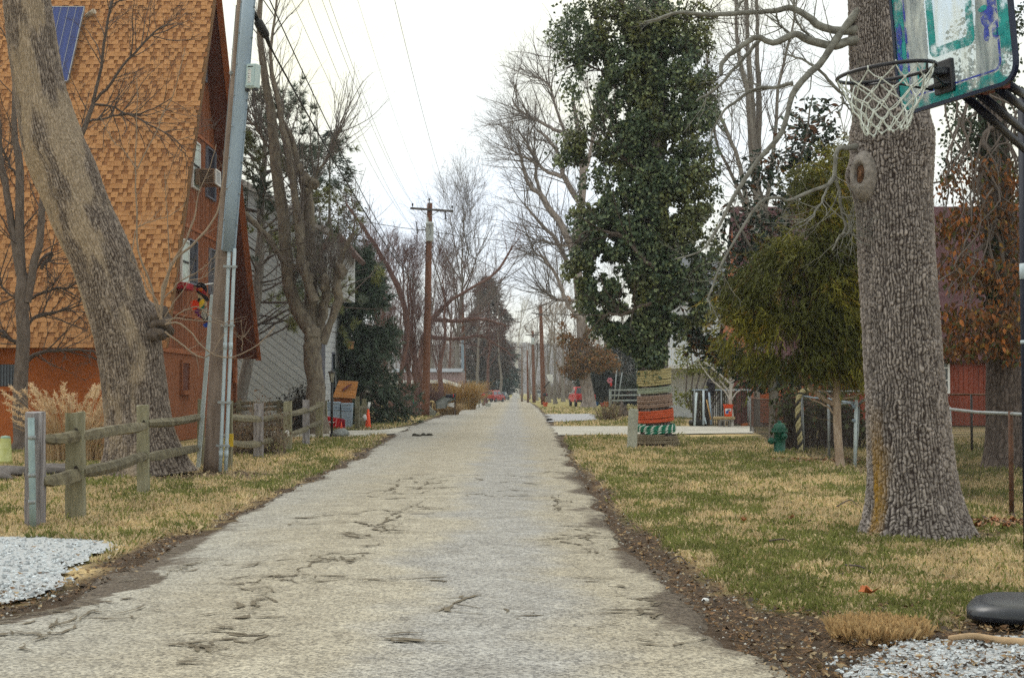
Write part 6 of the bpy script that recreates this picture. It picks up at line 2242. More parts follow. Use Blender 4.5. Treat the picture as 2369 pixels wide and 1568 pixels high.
def twig_bush(name, label, cat, blobs, d, base, n, mat, seed, leafc=None, lsize=0.05, up=0.35):
 g = np.random.default_rng(seed)
 t_ = T(name, label, cat, G(*base))
 bx = G(*base)
 tips = cloud(blobs, d, seed, 0.6)
 k = min(n, len(tips))
 tips = tips[g.permutation(len(tips))[:k]]
 n = k
 st = np.array([bx[0], d, 0]) + np.c_[(tips[:, 0] - bx[0]) * (0.55 if d > 60 else 0.9), (tips[:, 1] - d) * 0.6, np.zeros(n)]
 tt = np.linspace(0, 1, 7)[None, :, None]
 Pt = st[:, None] * (1 - tt) + tips[:, None] * tt
 Pt[:, 1:-1] += g.normal(0, 0.05, (n, 5, 3)) * np.array([1, 1, .4])
 R = np.maximum(0.006, np.linspace(0.018, 0.004, 7))[None] * np.ones((n, 1)) * max(1, d / 60)
 A = Acc()
 A.tubes(Pt, R, 3)
 q, qr, _ = kids(Pt, R, 4, 0.25, 1, 0.55, 0.2, (0.3, 0.9), up, 0.1, 4, 0.012, seed=seed + 1, minr=0.004 * max(1, d / 60))
 A.tubes(q, qr, 3)
 V, F = A.get()
 mk('twigs', V, F, mat, t_, smooth=True, kind='stuff')
 if leafc is not None:
  Pl = q[:, -1]
  m_ = len(Pl)
  leaves('leaves', Pl, np.full(m_, lsize) * g.uniform(0.6, 1.3, m_), np.array(leafc) * g.uniform(0.5, 1.4, (m_, 1)), m_vl, t_, seed, 0.6, 0.5, 0.3, None, kind='stuff')
 return t_
twig_bush('undergrowth_bush', 'tangle of dark stems and leaves filling the fence behind the hydrant', 'bush', [(1900, 960, 60, 50, 150, 0.6), (1840, 940, 60, 50, 150, 0.7), (1980, 980, 50, 60, 130, 0.5), (1930, 890, 50, 40, 90, 0.5)], 37.5, (1900, 1038), 300, m_tw_dark, 51, (0.055, 0.065, 0.022), 0.16)
twig_bush('bare_shrub', 'small dark leafy shrub before the diagonal siding of the grey house', 'shrub', [(690, 925, 50, 36, 160, 0.5), (720, 905, 40, 30, 100, 0.4)], 51, (690, 988), 130, m_tw_dark, 52, (0.022, 0.022, 0.018), 0.11)
twig_bush('bramble_patch', 'thin brown brambles tangled in the rail fence beside the utility pole', 'bush', [(560, 1010, 40, 40, 120, 0.4), (600, 960, 30, 40, 60, 0.4), (640, 990, 40, 40, 40, 0.4)], 33.5, (575, 1052), 170, m_tw_tan, 53, (0.12, 0.06, 0.03), 0.06)
twig_bush('rose_canes', 'clump of thorny bare canes by the stump and concrete post', 'shrub', [(1420, 945, 34, 30, 80, 0.5), (1390, 955, 26, 22, 50, 0.5)], 75, (1412, 970), 90, m_tw_tan, 54, (0.10, 0.085, 0.03), 0.07)
twig_bush('thicket_bush', 'big mound of reddish brown bare twigs behind the rainbow pinwheel', 'bush', [(940, 905, 60, 45, 400, 1.5), (990, 910, 55, 42, 400, 1.5), (900, 920, 30, 30, 100, 1.0), (1020, 915, 30, 30, 120, 1.0)], 94, (960, 957), 620, m_tw_red, 55)
# ---- dry grasses
def reed(name, label, px, d, w_m, h_m, n, seed, plume=True, c1=(0.42, 0.29, 0.14), c2=(0.66, 0.52, 0.34), wd=0.012):
 g = np.random.default_rng(seed)
 b0 = G(*px)
 t_ = T(name, label, 'ornamental grass', b0)
 r = np.sqrt(g.uniform(0, 1, n)) * w_m * 0.33
 a = g.uniform(0, 6.28, n)
 st = np.stack([b0[0] + r * np.cos(a), b0[1] + r * np.sin(a) * 0.7, 0 * a], -1)
 hh = h_m * g.uniform(0.45, 1.0, n)
 lean = np.stack([np.cos(a), np.sin(a), 0 * a], -1) * (g.uniform(0.1, 0.7, n) * w_m * 0.6)[:, None]
 tt = np.linspace(0, 1, 6)
 Pt = st[:, None] + lean[:, None] * (tt ** 2)[None, :, None] + np.array([0, 0, 1.0]) * (hh[:, None] * (tt * (1 - 0.16 * tt ** 2))[None])[..., None]
 R = np.linspace(wd, wd * 0.35, 6)[None] * np.ones((n, 1)) * 0.5
 A = Acc()
 A.tubes(Pt, R, 3)
 V, F = A.get()
 u_ = np.repeat(g.uniform(0, 1, n), 18)[:, None]
 mk('blades', V, F, m_grass, t_, cols=np.array(c1) * (1 - u_) + np.array(c2) * u_, kind='stuff')
 if plume:
  k = g.permutation(n)[: n // 6]
  tp = Pt[k, -1]
  dr = Pt[k, -1] - Pt[k, -2]
  dr /= np.linalg.norm(dr, axis=1, keepdims=True)
  m_ = 70
  t2 = g.uniform(0, 1, len(k) * m_)
  bb = np.repeat(tp, m_, 0) + np.repeat(dr, m_, 0) * (t2 * 0.32 - 0.08)[:, None]
  dd = np.repeat(dr, m_, 0) * 0.8 + g.normal(0, 0.6, (len(bb), 3))
  dd /= np.linalg.norm(dd, axis=1, keepdims=True)
  V, F = strips(bb, dd, g.uniform(0.04, 0.10, len(bb)), np.full(len(bb), 0.016), 3)
  mk('plumes', V, F, m_grass, t_, cols=np.tile(np.array(c2) * 1.12, (len(V), 1)) * np.repeat(g.uniform(0.75, 1.1, len(bb)), 4)[:, None], kind='stuff')
 return t_
reed('plume_grass', 'clump of tan plume grass between the yard tree and leaning trunk', (172, 1068), 31, 1.9, 1.75, 520, 3, True, (0.40, 0.27, 0.14), (0.70, 0.54, 0.36), 0.014)
reed('tall_reeds', 'stand of tall golden reeds behind the sloping signboard and far metal post', (1060, 948), 125, 4.2, 2.9, 900, 4, False, (0.36, 0.22, 0.08), (0.58, 0.40, 0.17), 0.045)
reed('grass_clump', 'low rounded tan grass clump at the foot of the signboard', (1038, 960), 88, 1.9, 0.95, 420, 5, False, (0.40, 0.29, 0.16), (0.60, 0.46, 0.28), 0.03)
# ================================================================== BARE TREES BEHIND
def bare_tree(name, label, px, d, ytop, spread, seed, tm, cm, group=None, r0=None, lean=(0, 0), nl=11, up=0.14, dens=1.0, forkz=0.28, minr=None, parts=True):
 """a leafless tree: base pixel (px), depth d, top pixel row"""
 g = np.random.default_rng(seed)
 b0 = P(px, 905, d)
 b0[2] = 0
 H = (905 - ytop) / FPX * d + 1.5
 r0 = r0 or H * 0.016
 minr = minr or max(0.004, d * 0.00010)
 n = 14
 t = np.linspace(0, 1, n)
 tr = np.stack([b0[0] + lean[0] * t ** 1.3 + np.cumsum(g.normal(0, H * 0.006, n)), b0[1] + lean[1] * t + np.cumsum(g.normal(0, H * 0.006, n)), H * 0.93 * t], -1)
 rr_ = np.maximum(minr, r0 * (1 - 0.93 * t ** 0.8) * (1 + 0.5 * np.exp(-t * 30)))
 t_ = T(name, label, 'tree', b0, group)
 A = Acc()
 A.tubes(tr[None], rr_[None], 8)
 V, F = A.get()
 mk('trunk', V, F, tm, t_, smooth=True)
 A = Acc()
 q, qr, ql = kids(tr[None], rr_[None], int(nl * 1.5), forkz, 0.97, H * spread, 0.55, (0.35, 0.95), up, 0.07, 12, 0.014, 0.2, seed + 1, minr)
 A.tubes(q, qr, 5)
 q2, qr2, l2 = kids(q, qr, int(7 * dens), 0.2, 1.0, H * spread * 0.42, 0.35, (0.35, 0.9), up, 0.09, 8, 0.011, 0.25, seed + 2, minr)
 A.tubes(q2, qr2, 4)
 q3, qr3, l3 = kids(q2, qr2, int(6 * dens), 0.15, 1.0, H * spread * 0.20, 0.35, (0.3, 0.9), up * 0.7, 0.11, 5, 0.010, 0.3, seed + 3, minr * 0.8)
 A.tubes(q3, qr3, 3)
 q4, qr4, _ = kids(q3, qr3, int(3 * dens), 0.2, 1.0, H * spread * 0.09, 0.3, (0.3, 0.9), up * 0.5, 0.12, 3, 0.012, 0.3, seed + 4, minr * 0.7)
 A.tubes(q4, qr4, 3)
 V, F = A.get()
 mk('crown', V, F, cm, t_, smooth=True)
 return t_
# tall many-stemmed tree behind the magnolia
ms = T('multi_stem_tree', 'tall bare tree with several thin straight stems rising behind the magnolia', 'tree', G(1752, 985))
A = Acc()
LM = [[(1752, 985, 34), (1755, 800, 30), (1758, 600, 26), (1752, 450, 22), (1742, 360, 17), (1733, 280, 14), (1725, 200, 12), (1705, 110, 9), (1700, 0, 7), (1696, -120, 4)],
 [(1756, 560, 22), (1752, 420, 18), (1748, 350, 17), (1742, 270, 15), (1735, 180, 13), (1728, 90, 10), (1726, -20, 8), (1722, -130, 4)],
 [(1757, 540, 20), (1752, 400, 17), (1754, 330, 17), (1755, 240, 14), (1752, 150, 11), (1750, 60, 8), (1748, -110, 5)],
 [(1756, 600, 16), (1720, 450, 12), (1700, 370, 10), (1672, 290, 8), (1650, 250, 6), (1620, 180, 4)],
 [(1757, 580, 14), (1775, 450, 11), (1790, 330, 9), (1800, 200, 7), (1830, 60, 5), (1850, -60, 3)],
 [(1755, 620, 14), (1730, 500, 11), (1690, 400, 8), (1660, 330, 6), (1640, 200, 5), (1630, 60, 3)]]
tr2 = []
for k, s in enumerate(LM):
 p_, r_ = limb([(*q_, 0.5 * (k % 3)) for q_ in s], 62.0, 26, 0.02, k)
 tr2.append((p_, r_))
 A.tubes(p_[None], r_[None], 7)
V, F = A.get()
mk('trunk', V, F, m_bk_grey, ms, smooth=True)
A = Acc()
TP = np.stack([t[0] for t in tr2])
TR_ = np.stack([t[1] for t in tr2])
q, qr, _ = kids(TP, TR_, 26, 0.3, 1.0, 3.0, 0.3, (0.4, 0.9), 0.2, 0.07, 9, 0.009, seed=61, minr=0.008)
q2, qr2, _ = kids(q, qr, 6, 0.2, 1, 1.1, 0.3, (0.3, 0.9), 0.1, 0.1, 6, 0.009, seed=62, minr=0.007)
q3, qr3, _ = kids(q2, qr2, 2, 0.2, 1, 0.5, 0.3, (0.3, 0.9), 0.1, 0.1, 4, 0.009, seed=63, minr=0.006)
A.tubes(q, qr, 4)
A.tubes(q2, qr2, 3)
A.tubes(q3, qr3, 3)
V, F = A.get()
mk('crown', V, F, m_tw_grey, ms, smooth=True)
# big cottonwood wrapped in brown vine, right of the road
DCW = 130.0
cw = T('cottonwood_tree', 'huge bare tree with brown leafy vines bunched round its lower trunk beside the red pickup', 'tree', G(1361, 943))
A = Acc()
LM = [[(1361, 945, 46), (1360, 930, 32), (1356, 880, 27), (1350, 800, 25), (1344, 720, 24), (1338, 640, 22), (1334, 560, 20), (1338, 500, 19), (1344, 460, 18), (1345, 380, 14), (1336, 300, 11), (1324, 230, 7)],
 [(1336, 620, 18), (1325, 580, 17), (1306, 535, 16), (1290, 503, 15), (1264, 473, 14), (1247, 448, 12), (1228, 436, 10), (1210, 395, 7), (1198, 330, 4)],
 [(1342, 470, 14), (1328, 445, 14), (1306, 408, 12), (1298, 372, 10), (1275, 330, 8), (1240, 300, 5)],
 [(1338, 660, 14), (1316, 610, 12), (1300, 595, 11), (1275, 552, 9), (1243, 514, 7), (1222, 490, 5), (1212, 470, 3)],
 [(1345, 740, 12), (1310, 700, 9), (1294, 650, 8), (1262, 600, 6), (1230, 580, 3)],
 [(1300, 410, 10), (1270, 400, 8), (1240, 378, 7), (1205, 358, 5), (1180, 345, 3)],
 [(1310, 310, 9), (1270, 290, 8), (1240, 270, 7), (1205, 255, 5), (1185, 230, 3)],
 [(1264, 473, 9), (1240, 420, 8), (1236, 370, 6), (1220, 330, 5), (1195, 300, 3)],
 [(1344, 430, 10), (1368, 350, 8), (1376, 280, 6), (1390, 210, 4)],
 [(1336, 560, 9), (1300, 570, 6), (1260, 560, 4), (1230, 570, 3)],
 [(1320, 360, 8), (1290, 250, 6), (1270, 200, 4), (1240, 180, 3)],
 [(1345, 700, 10), (1290, 690, 6), (1255, 670, 4)]]
tr2 = []
for k, s in enumerate(LM):
 p_, r_ = limb([(*q_, 1.2 * (k % 4) - 1.5 * (k > 0)) for q_ in s], DCW, 22, 0.05, k)
 tr2.append((p_, r_))
 A.tubes(p_[None], r_[None], 8)
V, F = A.get()
mk('trunk', V, F, M('bark_pinkgrey', (0.15, 0.12, 0.11), 0.9, scale=4, stretch=(1, 1, 0.4), bump=0.4, col2=(0.36, 0.31, 0.29), pos=True), cw, smooth=True)
A = Acc()
TP = np.stack([t[0] for t in tr2])
TR_ = np.stack([t[1] for t in tr2])
q, qr, _ = kids(TP, TR_, 26, 0.3, 1.0, 6.0, 0.3, (0.4, 1.0), 0.12, 0.08, 9, 0.010, seed=71, minr=0.016)
q2, qr2, _ = kids(q, qr, 6, 0.2, 1, 2.4, 0.3, (0.3, 0.9), 0.08, 0.1, 6, 0.009, seed=72, minr=0.012)
q3, qr3, _ = kids(q2, qr2, 3, 0.2, 1, 1.1, 0.3, (0.3, 0.9), 0.05, 0.1, 4, 0.009, seed=73, minr=0.010)
A.tubes(q, qr, 4)
A.tubes(q2, qr2, 3)
A.tubes(q3, qr3, 3)
V, F = A.get()
mk('crown', V, F, m_tw_grey, cw, smooth=True)
Pl = cloud([(1360, 835, 74, 42, 3000, 2.6), (1330, 850, 40, 30, 900, 2.0), (1395, 840, 40, 34, 900, 2.0), (1325, 785, 42, 26, 900, 1.6), (1350, 770, 30, 34, 700, 1.4), (1316, 738, 36, 28, 500, 1.3), (1345, 720, 20, 36, 400, 1.0), (1310, 700, 22, 18, 160, 1.0)], DCW, 75, 0.45)
Pl = Pl[fbm(Pl[:, 0] * 0.7, Pl[:, 2] * 0.7, 4, 3) > 0.36]
n = len(Pl)
g = np.random.default_rng(76)
c = np.array([[0.23, 0.11, 0.04], [0.15, 0.085, 0.03], [0.30, 0.15, 0.055], [0.12, 0.09, 0.03]])[g.integers(0, 4, n)] * g.uniform(0.6, 1.3, (n, 1))
leaves('foliage', Pl, g.uniform(0.18, 0.34, n), c, m_vl, cw, 77, 0.6, 0.6, 0.3, None, kind='stuff')
# fan shaped tree and reddish river birches on the left of the road
bare_tree('fan_tree', 'wide fan-crowned bare grey tree behind the transformer pole', 1062, 132, 485, 0.62, 101, m_bk_grey, m_tw_grey, up=0.22, nl=13, forkz=0.25, dens=1.15)
for k, (x, d, yt_, sp2, sd0, ln) in enumerate(((876, 84, 540, 0.34, 111, (-0.5, 0)), (903, 80, 560, 0.34, 112, (-0.8, 0)), (926, 84, 575, 0.36, 113, (0.2, 0)), (948, 90, 560, 0.36, 114, (0.6, 0)), (968, 86, 590, 0.36, 115, (1.2, 0)), (1012, 104, 575, 0.40, 116, (0.8, 0)))):
 LRB = ['reddish birch nearest the grey house bay and the spruce top', 'reddish birch with leaning base just beyond the spruce', 'straight reddish birch midway in the birch row', 'reddish birch rising over the mound of twigs', 'reddish birch leaning toward the transformer pole', 'thin reddish birch past the transformer pole'][k]
 if k < 3:
  o = bare_tree('river_birch', LRB, x, d, yt_, sp2, sd0, m_bk_red, m_tw_red, 'reddish birches on the far roadside', lean=ln, nl=14, up=0.24, r0=0.2, dens=1.0, forkz=0.2)
  PRB = (PRB if k else []) + [(o, (905 - yt_) / FPX * d + 1.5)]
 else:
  b0 = P(x, 905, d)
  dup(PRB[k - 3][0], (b0[0], b0[1], 0), 2.1 + k, ((905 - yt_) / FPX * d + 1.5) / PRB[k - 3][1], LRB)
# leaning trunks
lb = T('leaning_birch', 'reddish leaning tree whose long trunk slants over the birch thicket', 'tree', G(985, 958))
A = Acc()
tr2 = []
for k, s in enumerate(([(985, 960, 18), (975, 880, 15), (950, 760, 13), (918, 645, 12), (880, 580, 10), (840, 530, 8), (800, 470, 5)],
     [(965, 950, 18), (975, 830, 15), (995, 750, 14), (1040, 705, 9), (1085, 672, 7), (1130, 646, 6), (1160, 615, 6), (1185, 570, 4)],
     [(1000, 740, 12), (1060, 740, 9), (1120, 735, 7), (1170, 755, 4)], [(985, 780, 12), (1040, 780, 9), (1100, 775, 6), (1150, 800, 4), (1180, 820, 2)])):
 p_, r_ = limb([(*q_, 0.8 * k) for q_ in s], 88 if k == 0 else 104, 20, 0.05, k)
 tr2.append((p_, r_))
for grp in ((0,), (1, 2, 3)):
 if grp[0]:
  lb = T('leaning_birch', 'reddish tree with a long low limb reaching over the road past the transformer pole', 'tree', G(965, 952))
 A = Acc()
 PP = np.stack([tr2[k][0] for k in grp])
 RR2 = np.stack([tr2[k][1] for k in grp])
 A.tubes(PP, RR2, 7)
 V, F = A.get()
 mk('trunk', V, F, m_bk_red, lb, smooth=True)
 A = Acc()
 q, qr, _ = kids(PP, RR2, 30, 0.2, 1, 3.2, 0.3, (0.4, 1.1), 0.22, 0.09, 8, 0.01, seed=81, minr=0.011)
 q2, qr2, _ = kids(q, qr, 7, 0.2, 1, 1.3, 0.3, (0.3, 0.9), 0.12, 0.1, 5, 0.009, seed=82, minr=0.009)
 A.tubes(q, qr, 4)
 A.tubes(q2, qr2, 3)
 V, F = A.get()
 mk('crown', V, F, m_tw_red, lb, smooth=True)
BT = [(860, 140, 600, 0.4, 'grey'), (1000, 150, 590, 0.42, 'grey'), (1035, 165, 640, 0.4, 'red'), (1105, 180, 610, 0.42, 'grey'), (1120, 150, 650, 0.36, 'red'), (1150, 210, 660, 0.38, 'grey'), (1160, 260, 720, 0.36, 'grey'),
 (1245, 230, 690, 0.36, 'grey'), (1268, 190, 700, 0.36, 'tan'), (1285, 170, 720, 0.36, 'tan'), (1300, 205, 640, 0.4, 'grey'), (1222, 280, 760, 0.34, 'tan'), (1400, 175, 640, 0.4, 'grey'), (1440, 190, 620, 0.4, 'grey'), (770, 120, 520, 0.36, 'grey'), (690, 110, 480, 0.36, 'grey'), (1640, 120, 560, 0.4, 'grey'), (2110, 110, 380, 0.4, 'grey'), (2250, 120, 330, 0.42, 'grey'), (1990, 105, 420, 0.4, 'grey')]
LB_ = ['bare grey tree showing above the grey house bay', 'bare grey tree filling the gap beside the transformer', 'reddish bare tree over the white bungalow eave', 'bare grey tree behind the second pole on the bungalow side', 'reddish bare tree beside the second pole', 'grey bare tree over the parked red car', 'far grey bare tree above the parked dark car', 'far grey bare tree beyond the white sycamore', 'tan bare tree behind the far brown pole', 'tan bare tree near the far white backboard', 'tall grey bare tree behind the cottonwood vines', 'small tan tree beside the far end of the road', 'grey bare tree showing left of the ivy mass', 'grey bare tree hidden mostly by ivy leaves', 'bare grey tree behind the pollard crown', 'bare grey tree between the pine and pollard', 'grey bare tree over the white porch house', 'bare grey tree over the plum roof beside the oak', 'bare grey tree over the plum roof near the vine tree', 'bare grey tree behind the cedar top']
PRO = {}
for k, (x, d, yt_, sp2, kd) in enumerate(BT):
 H = (905 - yt_) / FPX * d + 1.5
 pl_ = PRO.setdefault(kd, [])
 if len(pl_) >= {'grey': 4, 'red': 1, 'tan': 1}[kd]:
  src, H0 = pl_[k % len(pl_)]
  b0 = P(x, 905, d)
  dup(src, (b0[0], b0[1], 0), 1.3 * k, H / H0, LB_[k])
  continue
 o = bare_tree('bare_tree', LB_[k], x, d, yt_, sp2, 200 + 7 * k, {'grey': m_bk_grey, 'red': m_bk_red, 'tan': m_bk_grey}[kd], {'grey': m_tw_grey, 'red': m_tw_red, 'tan': m_tw_tan}[kd], 'bare trees along the street', nl=9, up=0.16, dens=0.85, r0=0.26)
 pl_.append((o, H))
# white sycamore at the end of the road
sy = bare_tree('sycamore_tree', 'white barked sycamore standing near the far end of the road', 1194, 300, 690, 0.36, 401, m_bk_white, m_bk_white, lean=(1.0, 0), nl=8, dens=0.7, r0=0.62, forkz=0.3)
# evergreens far off
def evergreen(name, label, px, d, ytop, wpx, seed, c, n=9000, zmin=.06, droop=-0.3):
 g = np.random.default_rng(seed)
 b0 = P(px, 905, d)
 b0[2] = 0
 t_ = T(name, label, 'tree', b0)
 H = (905 - ytop) / FPX * d + 1.5
 W_ = wpx / FPX * d / 2
 A = Acc()
 A.tubes(np.array([[b0, b0 + [0, 0, H * 0.95]]]), np.array([[0.25, 0.04]]), 6)
 V, F = A.get()
 mk('trunk', V, F, m_bk_dark, t_)
 z = g.uniform(zmin, 1, n) ** 1.1
 a = g.uniform(0, 6.28, n)
 prof = np.sin(np.clip(z * 0.92 + 0.08, 0, 1) * math.pi) ** 0.7
 lum = 0.35 + 1.1 * vn(a * 1.6, z * 9, seed) * (0.6 + .8 * vn(a * 4, z * 22, seed + 1))
 r = W_ * prof * lum * g.uniform(0.35, 1, n) ** 0.5
 Pc = b0 + np.stack([r * np.cos(a), r * np.sin(a), z * H], -1)
 dr = np.stack([np.cos(a), np.sin(a), np.full(n, droop)], -1) + g.normal(0, 0.4, (n, 3))
 dr /= np.linalg.norm(dr, axis=1, keepdims=True)
 V, F = strips(Pc, dr, g.uniform(0.3, 0.7, n) * d / 150, g.uniform(0.07, 0.16, n) * d / 150, seed)
 cc = np.array(c) * g.uniform(0.5, 1.5, (n, 1))
 mk('crown', V, F, m_needle, t_, cols=np.repeat(cc, 4, 0), kind='stuff')
 return t_
evergreen('evergreen_tree', 'tall brown vine-covered evergreen beside the second pole', 1126, 215, 640, 112, 301, (0.10, 0.078, 0.07), 8000, zmin=.22)
evergreen('evergreen_tree', 'blue-green evergreen behind the parked red car', 1142, 260, 770, 100, 302, (0.035, 0.062, 0.055), 7000)
evergreen('evergreen_tree', 'dark evergreen behind the grey rail fence and red car', 1445, 150, 780, 150, 303, (0.034, 0.042, 0.036), 9000)
evergreen('evergreen_tree', 'dark evergreen behind the red pickup', 1385, 165, 830, 90, 304, (0.034, 0.05, 0.04), 5000)
evergreen('evergreen_tree', 'dark evergreen between the rope wrapped trunk and white house', 1520, 140, 740, 130, 305, (0.03, 0.045, 0.034), 7000)
evergreen('evergreen_tree', 'sparse blue pine top above the pollard tree and grey house', 760, 90, 300, 190, 306, (0.045, 0.065, 0.058), 7000)
# far-off woods as masses
m_wood = M('woods', (1, 1, 1), 0.95, 0.2, 2, bump=0, attr=True)
def woods(name, specs, seed):
 g = np.random.default_rng(seed)
 A = Acc()
 cols = []
 for (x, y, H) in specs:
  n0 = A.n
  t = np.linspace(0, 1, 6)
  tr = np.stack([x + np.cumsum(g.normal(0, 0.15, 6)), y + 0 * t, H * t], -1)
  r_ = 0.16 * (1 - 0.85 * t)
  A.tubes(tr[None], r_[None], 4)
  q, qr, _ = kids(tr[None], r_[None], 15, 0.12, 1, H * 0.30, 0.45, (0.3, 0.9), 0.2, 0.08, 4, 0.012, seed=int(g.integers(1e6)), minr=0.026)
  A.tubes(q, qr, 3)
  q2, qr2, _ = kids(q, qr, 6, 0.2, 1, H * 0.12, 0.3, (0.3, 0.9), 0.1, 0.1, 2, 0.012, seed=int(g.integers(1e6)), minr=0.02)
  A.tubes(q2, qr2, 3)
  base = np.array([[0.16, 0.135, 0.125], [0.19, 0.145, 0.13], [0.13, 0.11, 0.10]])[g.integers(0, 3)] * g.uniform(0.75, 1.25)
  cols.append(np.tile(base, (A.n - n0, 1)))
 # low scrub between the trees
 for (x, y, H) in specs * 3:
  n0 = A.n
  c = np.array([x + g.normal(0, 6), y + g.normal(0, 8), 0])
  if abs(c[0]) < 6:
   continue
  e = g.normal(0, 1, (12, 3)) * np.array([1.3, 1.3, .6]) + np.array([0, 0, 3.0])
  tt = np.linspace(0, 1, 3)[None, :, None]
  A.tubes(c + g.normal(0, .4, (12, 1, 3)) * np.array([1, 1, 0]) + e[:, None] * tt + g.normal(0, .12, (12, 3, 3)), np.tile([[.04, .03, .015]], (12, 1)), 3)
  cols.append(np.tile(np.array([0.15, 0.12, 0.10]) * g.uniform(.7, 1.3), (A.n - n0, 1)))
 V, F = A.get()
 return mk(name, V, F, m_wood, cols=np.concatenate(cols), kind='stuff')
g = np.random.default_rng(77)
sp1 = [(g.uniform(-70, -14), g.uniform(150, 230), g.uniform(11, 17)) for _ in range(60)] + [(g.uniform(-26, -5.5), g.uniform(230, 420), g.uniform(11, 17)) for _ in range(74)]
sp2 = [(g.uniform(26, 100), g.uniform(150, 230), g.uniform(11, 18)) for _ in range(46)] + [(g.uniform(7.0, 34), g.uniform(210, 420), g.uniform(10, 17)) for _ in range(84)]
sp3 = [(g.uniform(-60, 60), g.uniform(430, 560), g.uniform(12, 18)) for _ in range(120)]
woods('woods', sp1, 1)
woods('woods', sp2, 2)
woods('woods', sp3, 3)
# hills beyond
xs_ = np.linspace(-1100, 1100, 120)
ys_ = np.linspace(880, 1600, 26)
X, Y = np.meshgrid(xs_, ys_)
Z = (8 + 42 * np.sin(np.clip((Y - 880) / 520, 0, 1) * math.pi / 2)) * (0.7 + 0.5 * fbm(X * 0.004 + 7, Y * 0.002, 5, 4)) * sstep(0, 0.12, (Y - 876) / 520)
nx = 120
i, j = np.meshgrid(np.arange(25), np.arange(119), indexing='ij')
A_ = (i * nx + j).ravel()
mk('hills', np.stack([X, Y, Z - 1], -1).reshape(-1, 3), np.stack([A_, A_ + 1, A_ + nx + 1, A_ + nx], -1), M('hill_forest', (0.075, 0.07, 0.07), 0.95, scale=0.06, col2=(0.13, 0.115, 0.115), bump=0, pos=True), smooth=True, kind='structure')
# ================================================================== POLES, WIRES, FENCES
m_pole = M('pole_wood', (0.13, 0.095, 0.078), 0.9, scale=9, stretch=(1, 1, 0.12), bump=0.5, col2=(0.30, 0.235, 0.20), pos=True, detail=9)
m_polered = M('pole_redwood', (0.115, 0.048, 0.028), 0.9, scale=6, stretch=(1, 1, 0.12), bump=0.4, col2=(0.21, 0.10, 0.065), pos=True)
m_galv = M('galvanised', (0.25, 0.325, 0.41), 0.5, 0.12, 4, (1, 1, 0.3), 0.05, metal=0.0, spec=0.5, pos=True)
m_galvd = M('galvanised_dull', (0.27, 0.295, 0.31), 0.55, 0.25, 9, (1, 1, 0.4), 0.1, metal=0.3, spec=0.4, pos=True)
m_rust = M('rusty_pipe', (0.11, 0.055, 0.035), 0.8, 0.35, 9, bump=0.2, pos=True)
m_pvc = M('conduit_pale', (0.42, 0.50, 0.56), 0.5, 0.08, 4, bump=0.03, pos=True)
m_guard = M('guard_pale', (0.50, 0.58, 0.62), 0.5, 0.10, 3, bump=0.03, pos=True)
m_black = M('black_rubber', (0.012, 0.012, 0.013), 0.5, 0.2, 6, bump=0.05, spec=0.4)
m_wire = M('wire_black', (0.012, 0.012, 0.013), 0.6, 0.1, 6, bump=0)
m_wiret = M('wire_grey', (0.20, 0.21, 0.23), 0.5, 0.1, 6, bump=0)
m_porc = M('insulator', (0.05, 0.055, 0.07), 0.3, 0.1, 6, bump=0)
m_xarm = M('crossarm_wood', (0.09, 0.08, 0.078), 0.9, 0.25, 6, bump=0.2, pos=True)
m_can = M('transformer_grey', (0.46, 0.50, 0.52), 0.45, 0.06, 3, bump=0.0)
up_ = T('utility_pole', 'leaning wooden utility pole with grey metal cable guard and two pale pipes', 'utility pole', G(489, 1089))
DUP = 26.7
pts, rad = limb([(488, 1094, 37), (500, 900, 36), (510, 700, 36), (525, 500, 36), (542, 300, 36), (556, 130, 36), (567, -20, 35), (594, -420, 33)], DUP, 40)
b = MB()
b.tube(pts, rad, 20)
b.build('pole', m_pole, up_, smooth=True)
polex = lambda y: np.interp(y, [-420, -20, 130, 300, 500, 700, 900, 1094], [594, 567, 556, 542, 525, 510, 500, 488])
b = MB()
gp = [P(polex(y) + 9, y, DUP - 0.20) for y in (-60, 100, 260, 420, 582)]
b.tube(gp, np.array([0.115, 0.115, 0.11, 0.11, 0.105]), 14)
gd = b.build('cable_guard', m_galv, up_, smooth=True)
for q_ in (-1, 1):
 b = MB()
 fl_ = [P(polex(y) + 9 + q_ * 14, y, DUP - 0.19) for y in (-60, 260, 578)]
 b.beam(fl_[0], fl_[1], 0.045, 0.02, (0, 1, 0)).beam(fl_[1], fl_[2], 0.045, 0.02, (0, 1, 0))
 b.build('flange', m_galv, gd)
b = MB()
for y in range(10, 580, 72):
 for q_ in (-1, 1):
  b.blob(P(polex(y) + 9 + q_ * 15, y + q_ * 6, DUP - 0.22), (0.018, 0.018, 0.018), 1, 1, 0)
b.build('bolt', m_galvd, gd, kind='stuff')
for k, (dx0, dx1) in enumerate(((16, 26), (29, 37))):
 b = MB()
 y0, y1 = 575, 1090
 b.tube([P(np.interp(y, [575, 1090], [530 + k * 12.5, 509 + k * 13]), y, DUP - 0.24 + 0.0 * k) for y in np.linspace(y0, y1 + k * 3, 10)], 0.034, 12)
 pp_ = b.build('pipe', m_pvc, up_, smooth=True)
 b = MB()
 for y in (1050, 800):
  x = np.interp(y, [575, 1090], [530 + k * 12.5, 509 + k * 13])
  b.tube([P(x, y - 8, DUP - 0.24), P(x, y + 8, DUP - 0.24)], 0.040, 12)
 b.build('coupling', m_pvc, pp_, smooth=True, kind='stuff')
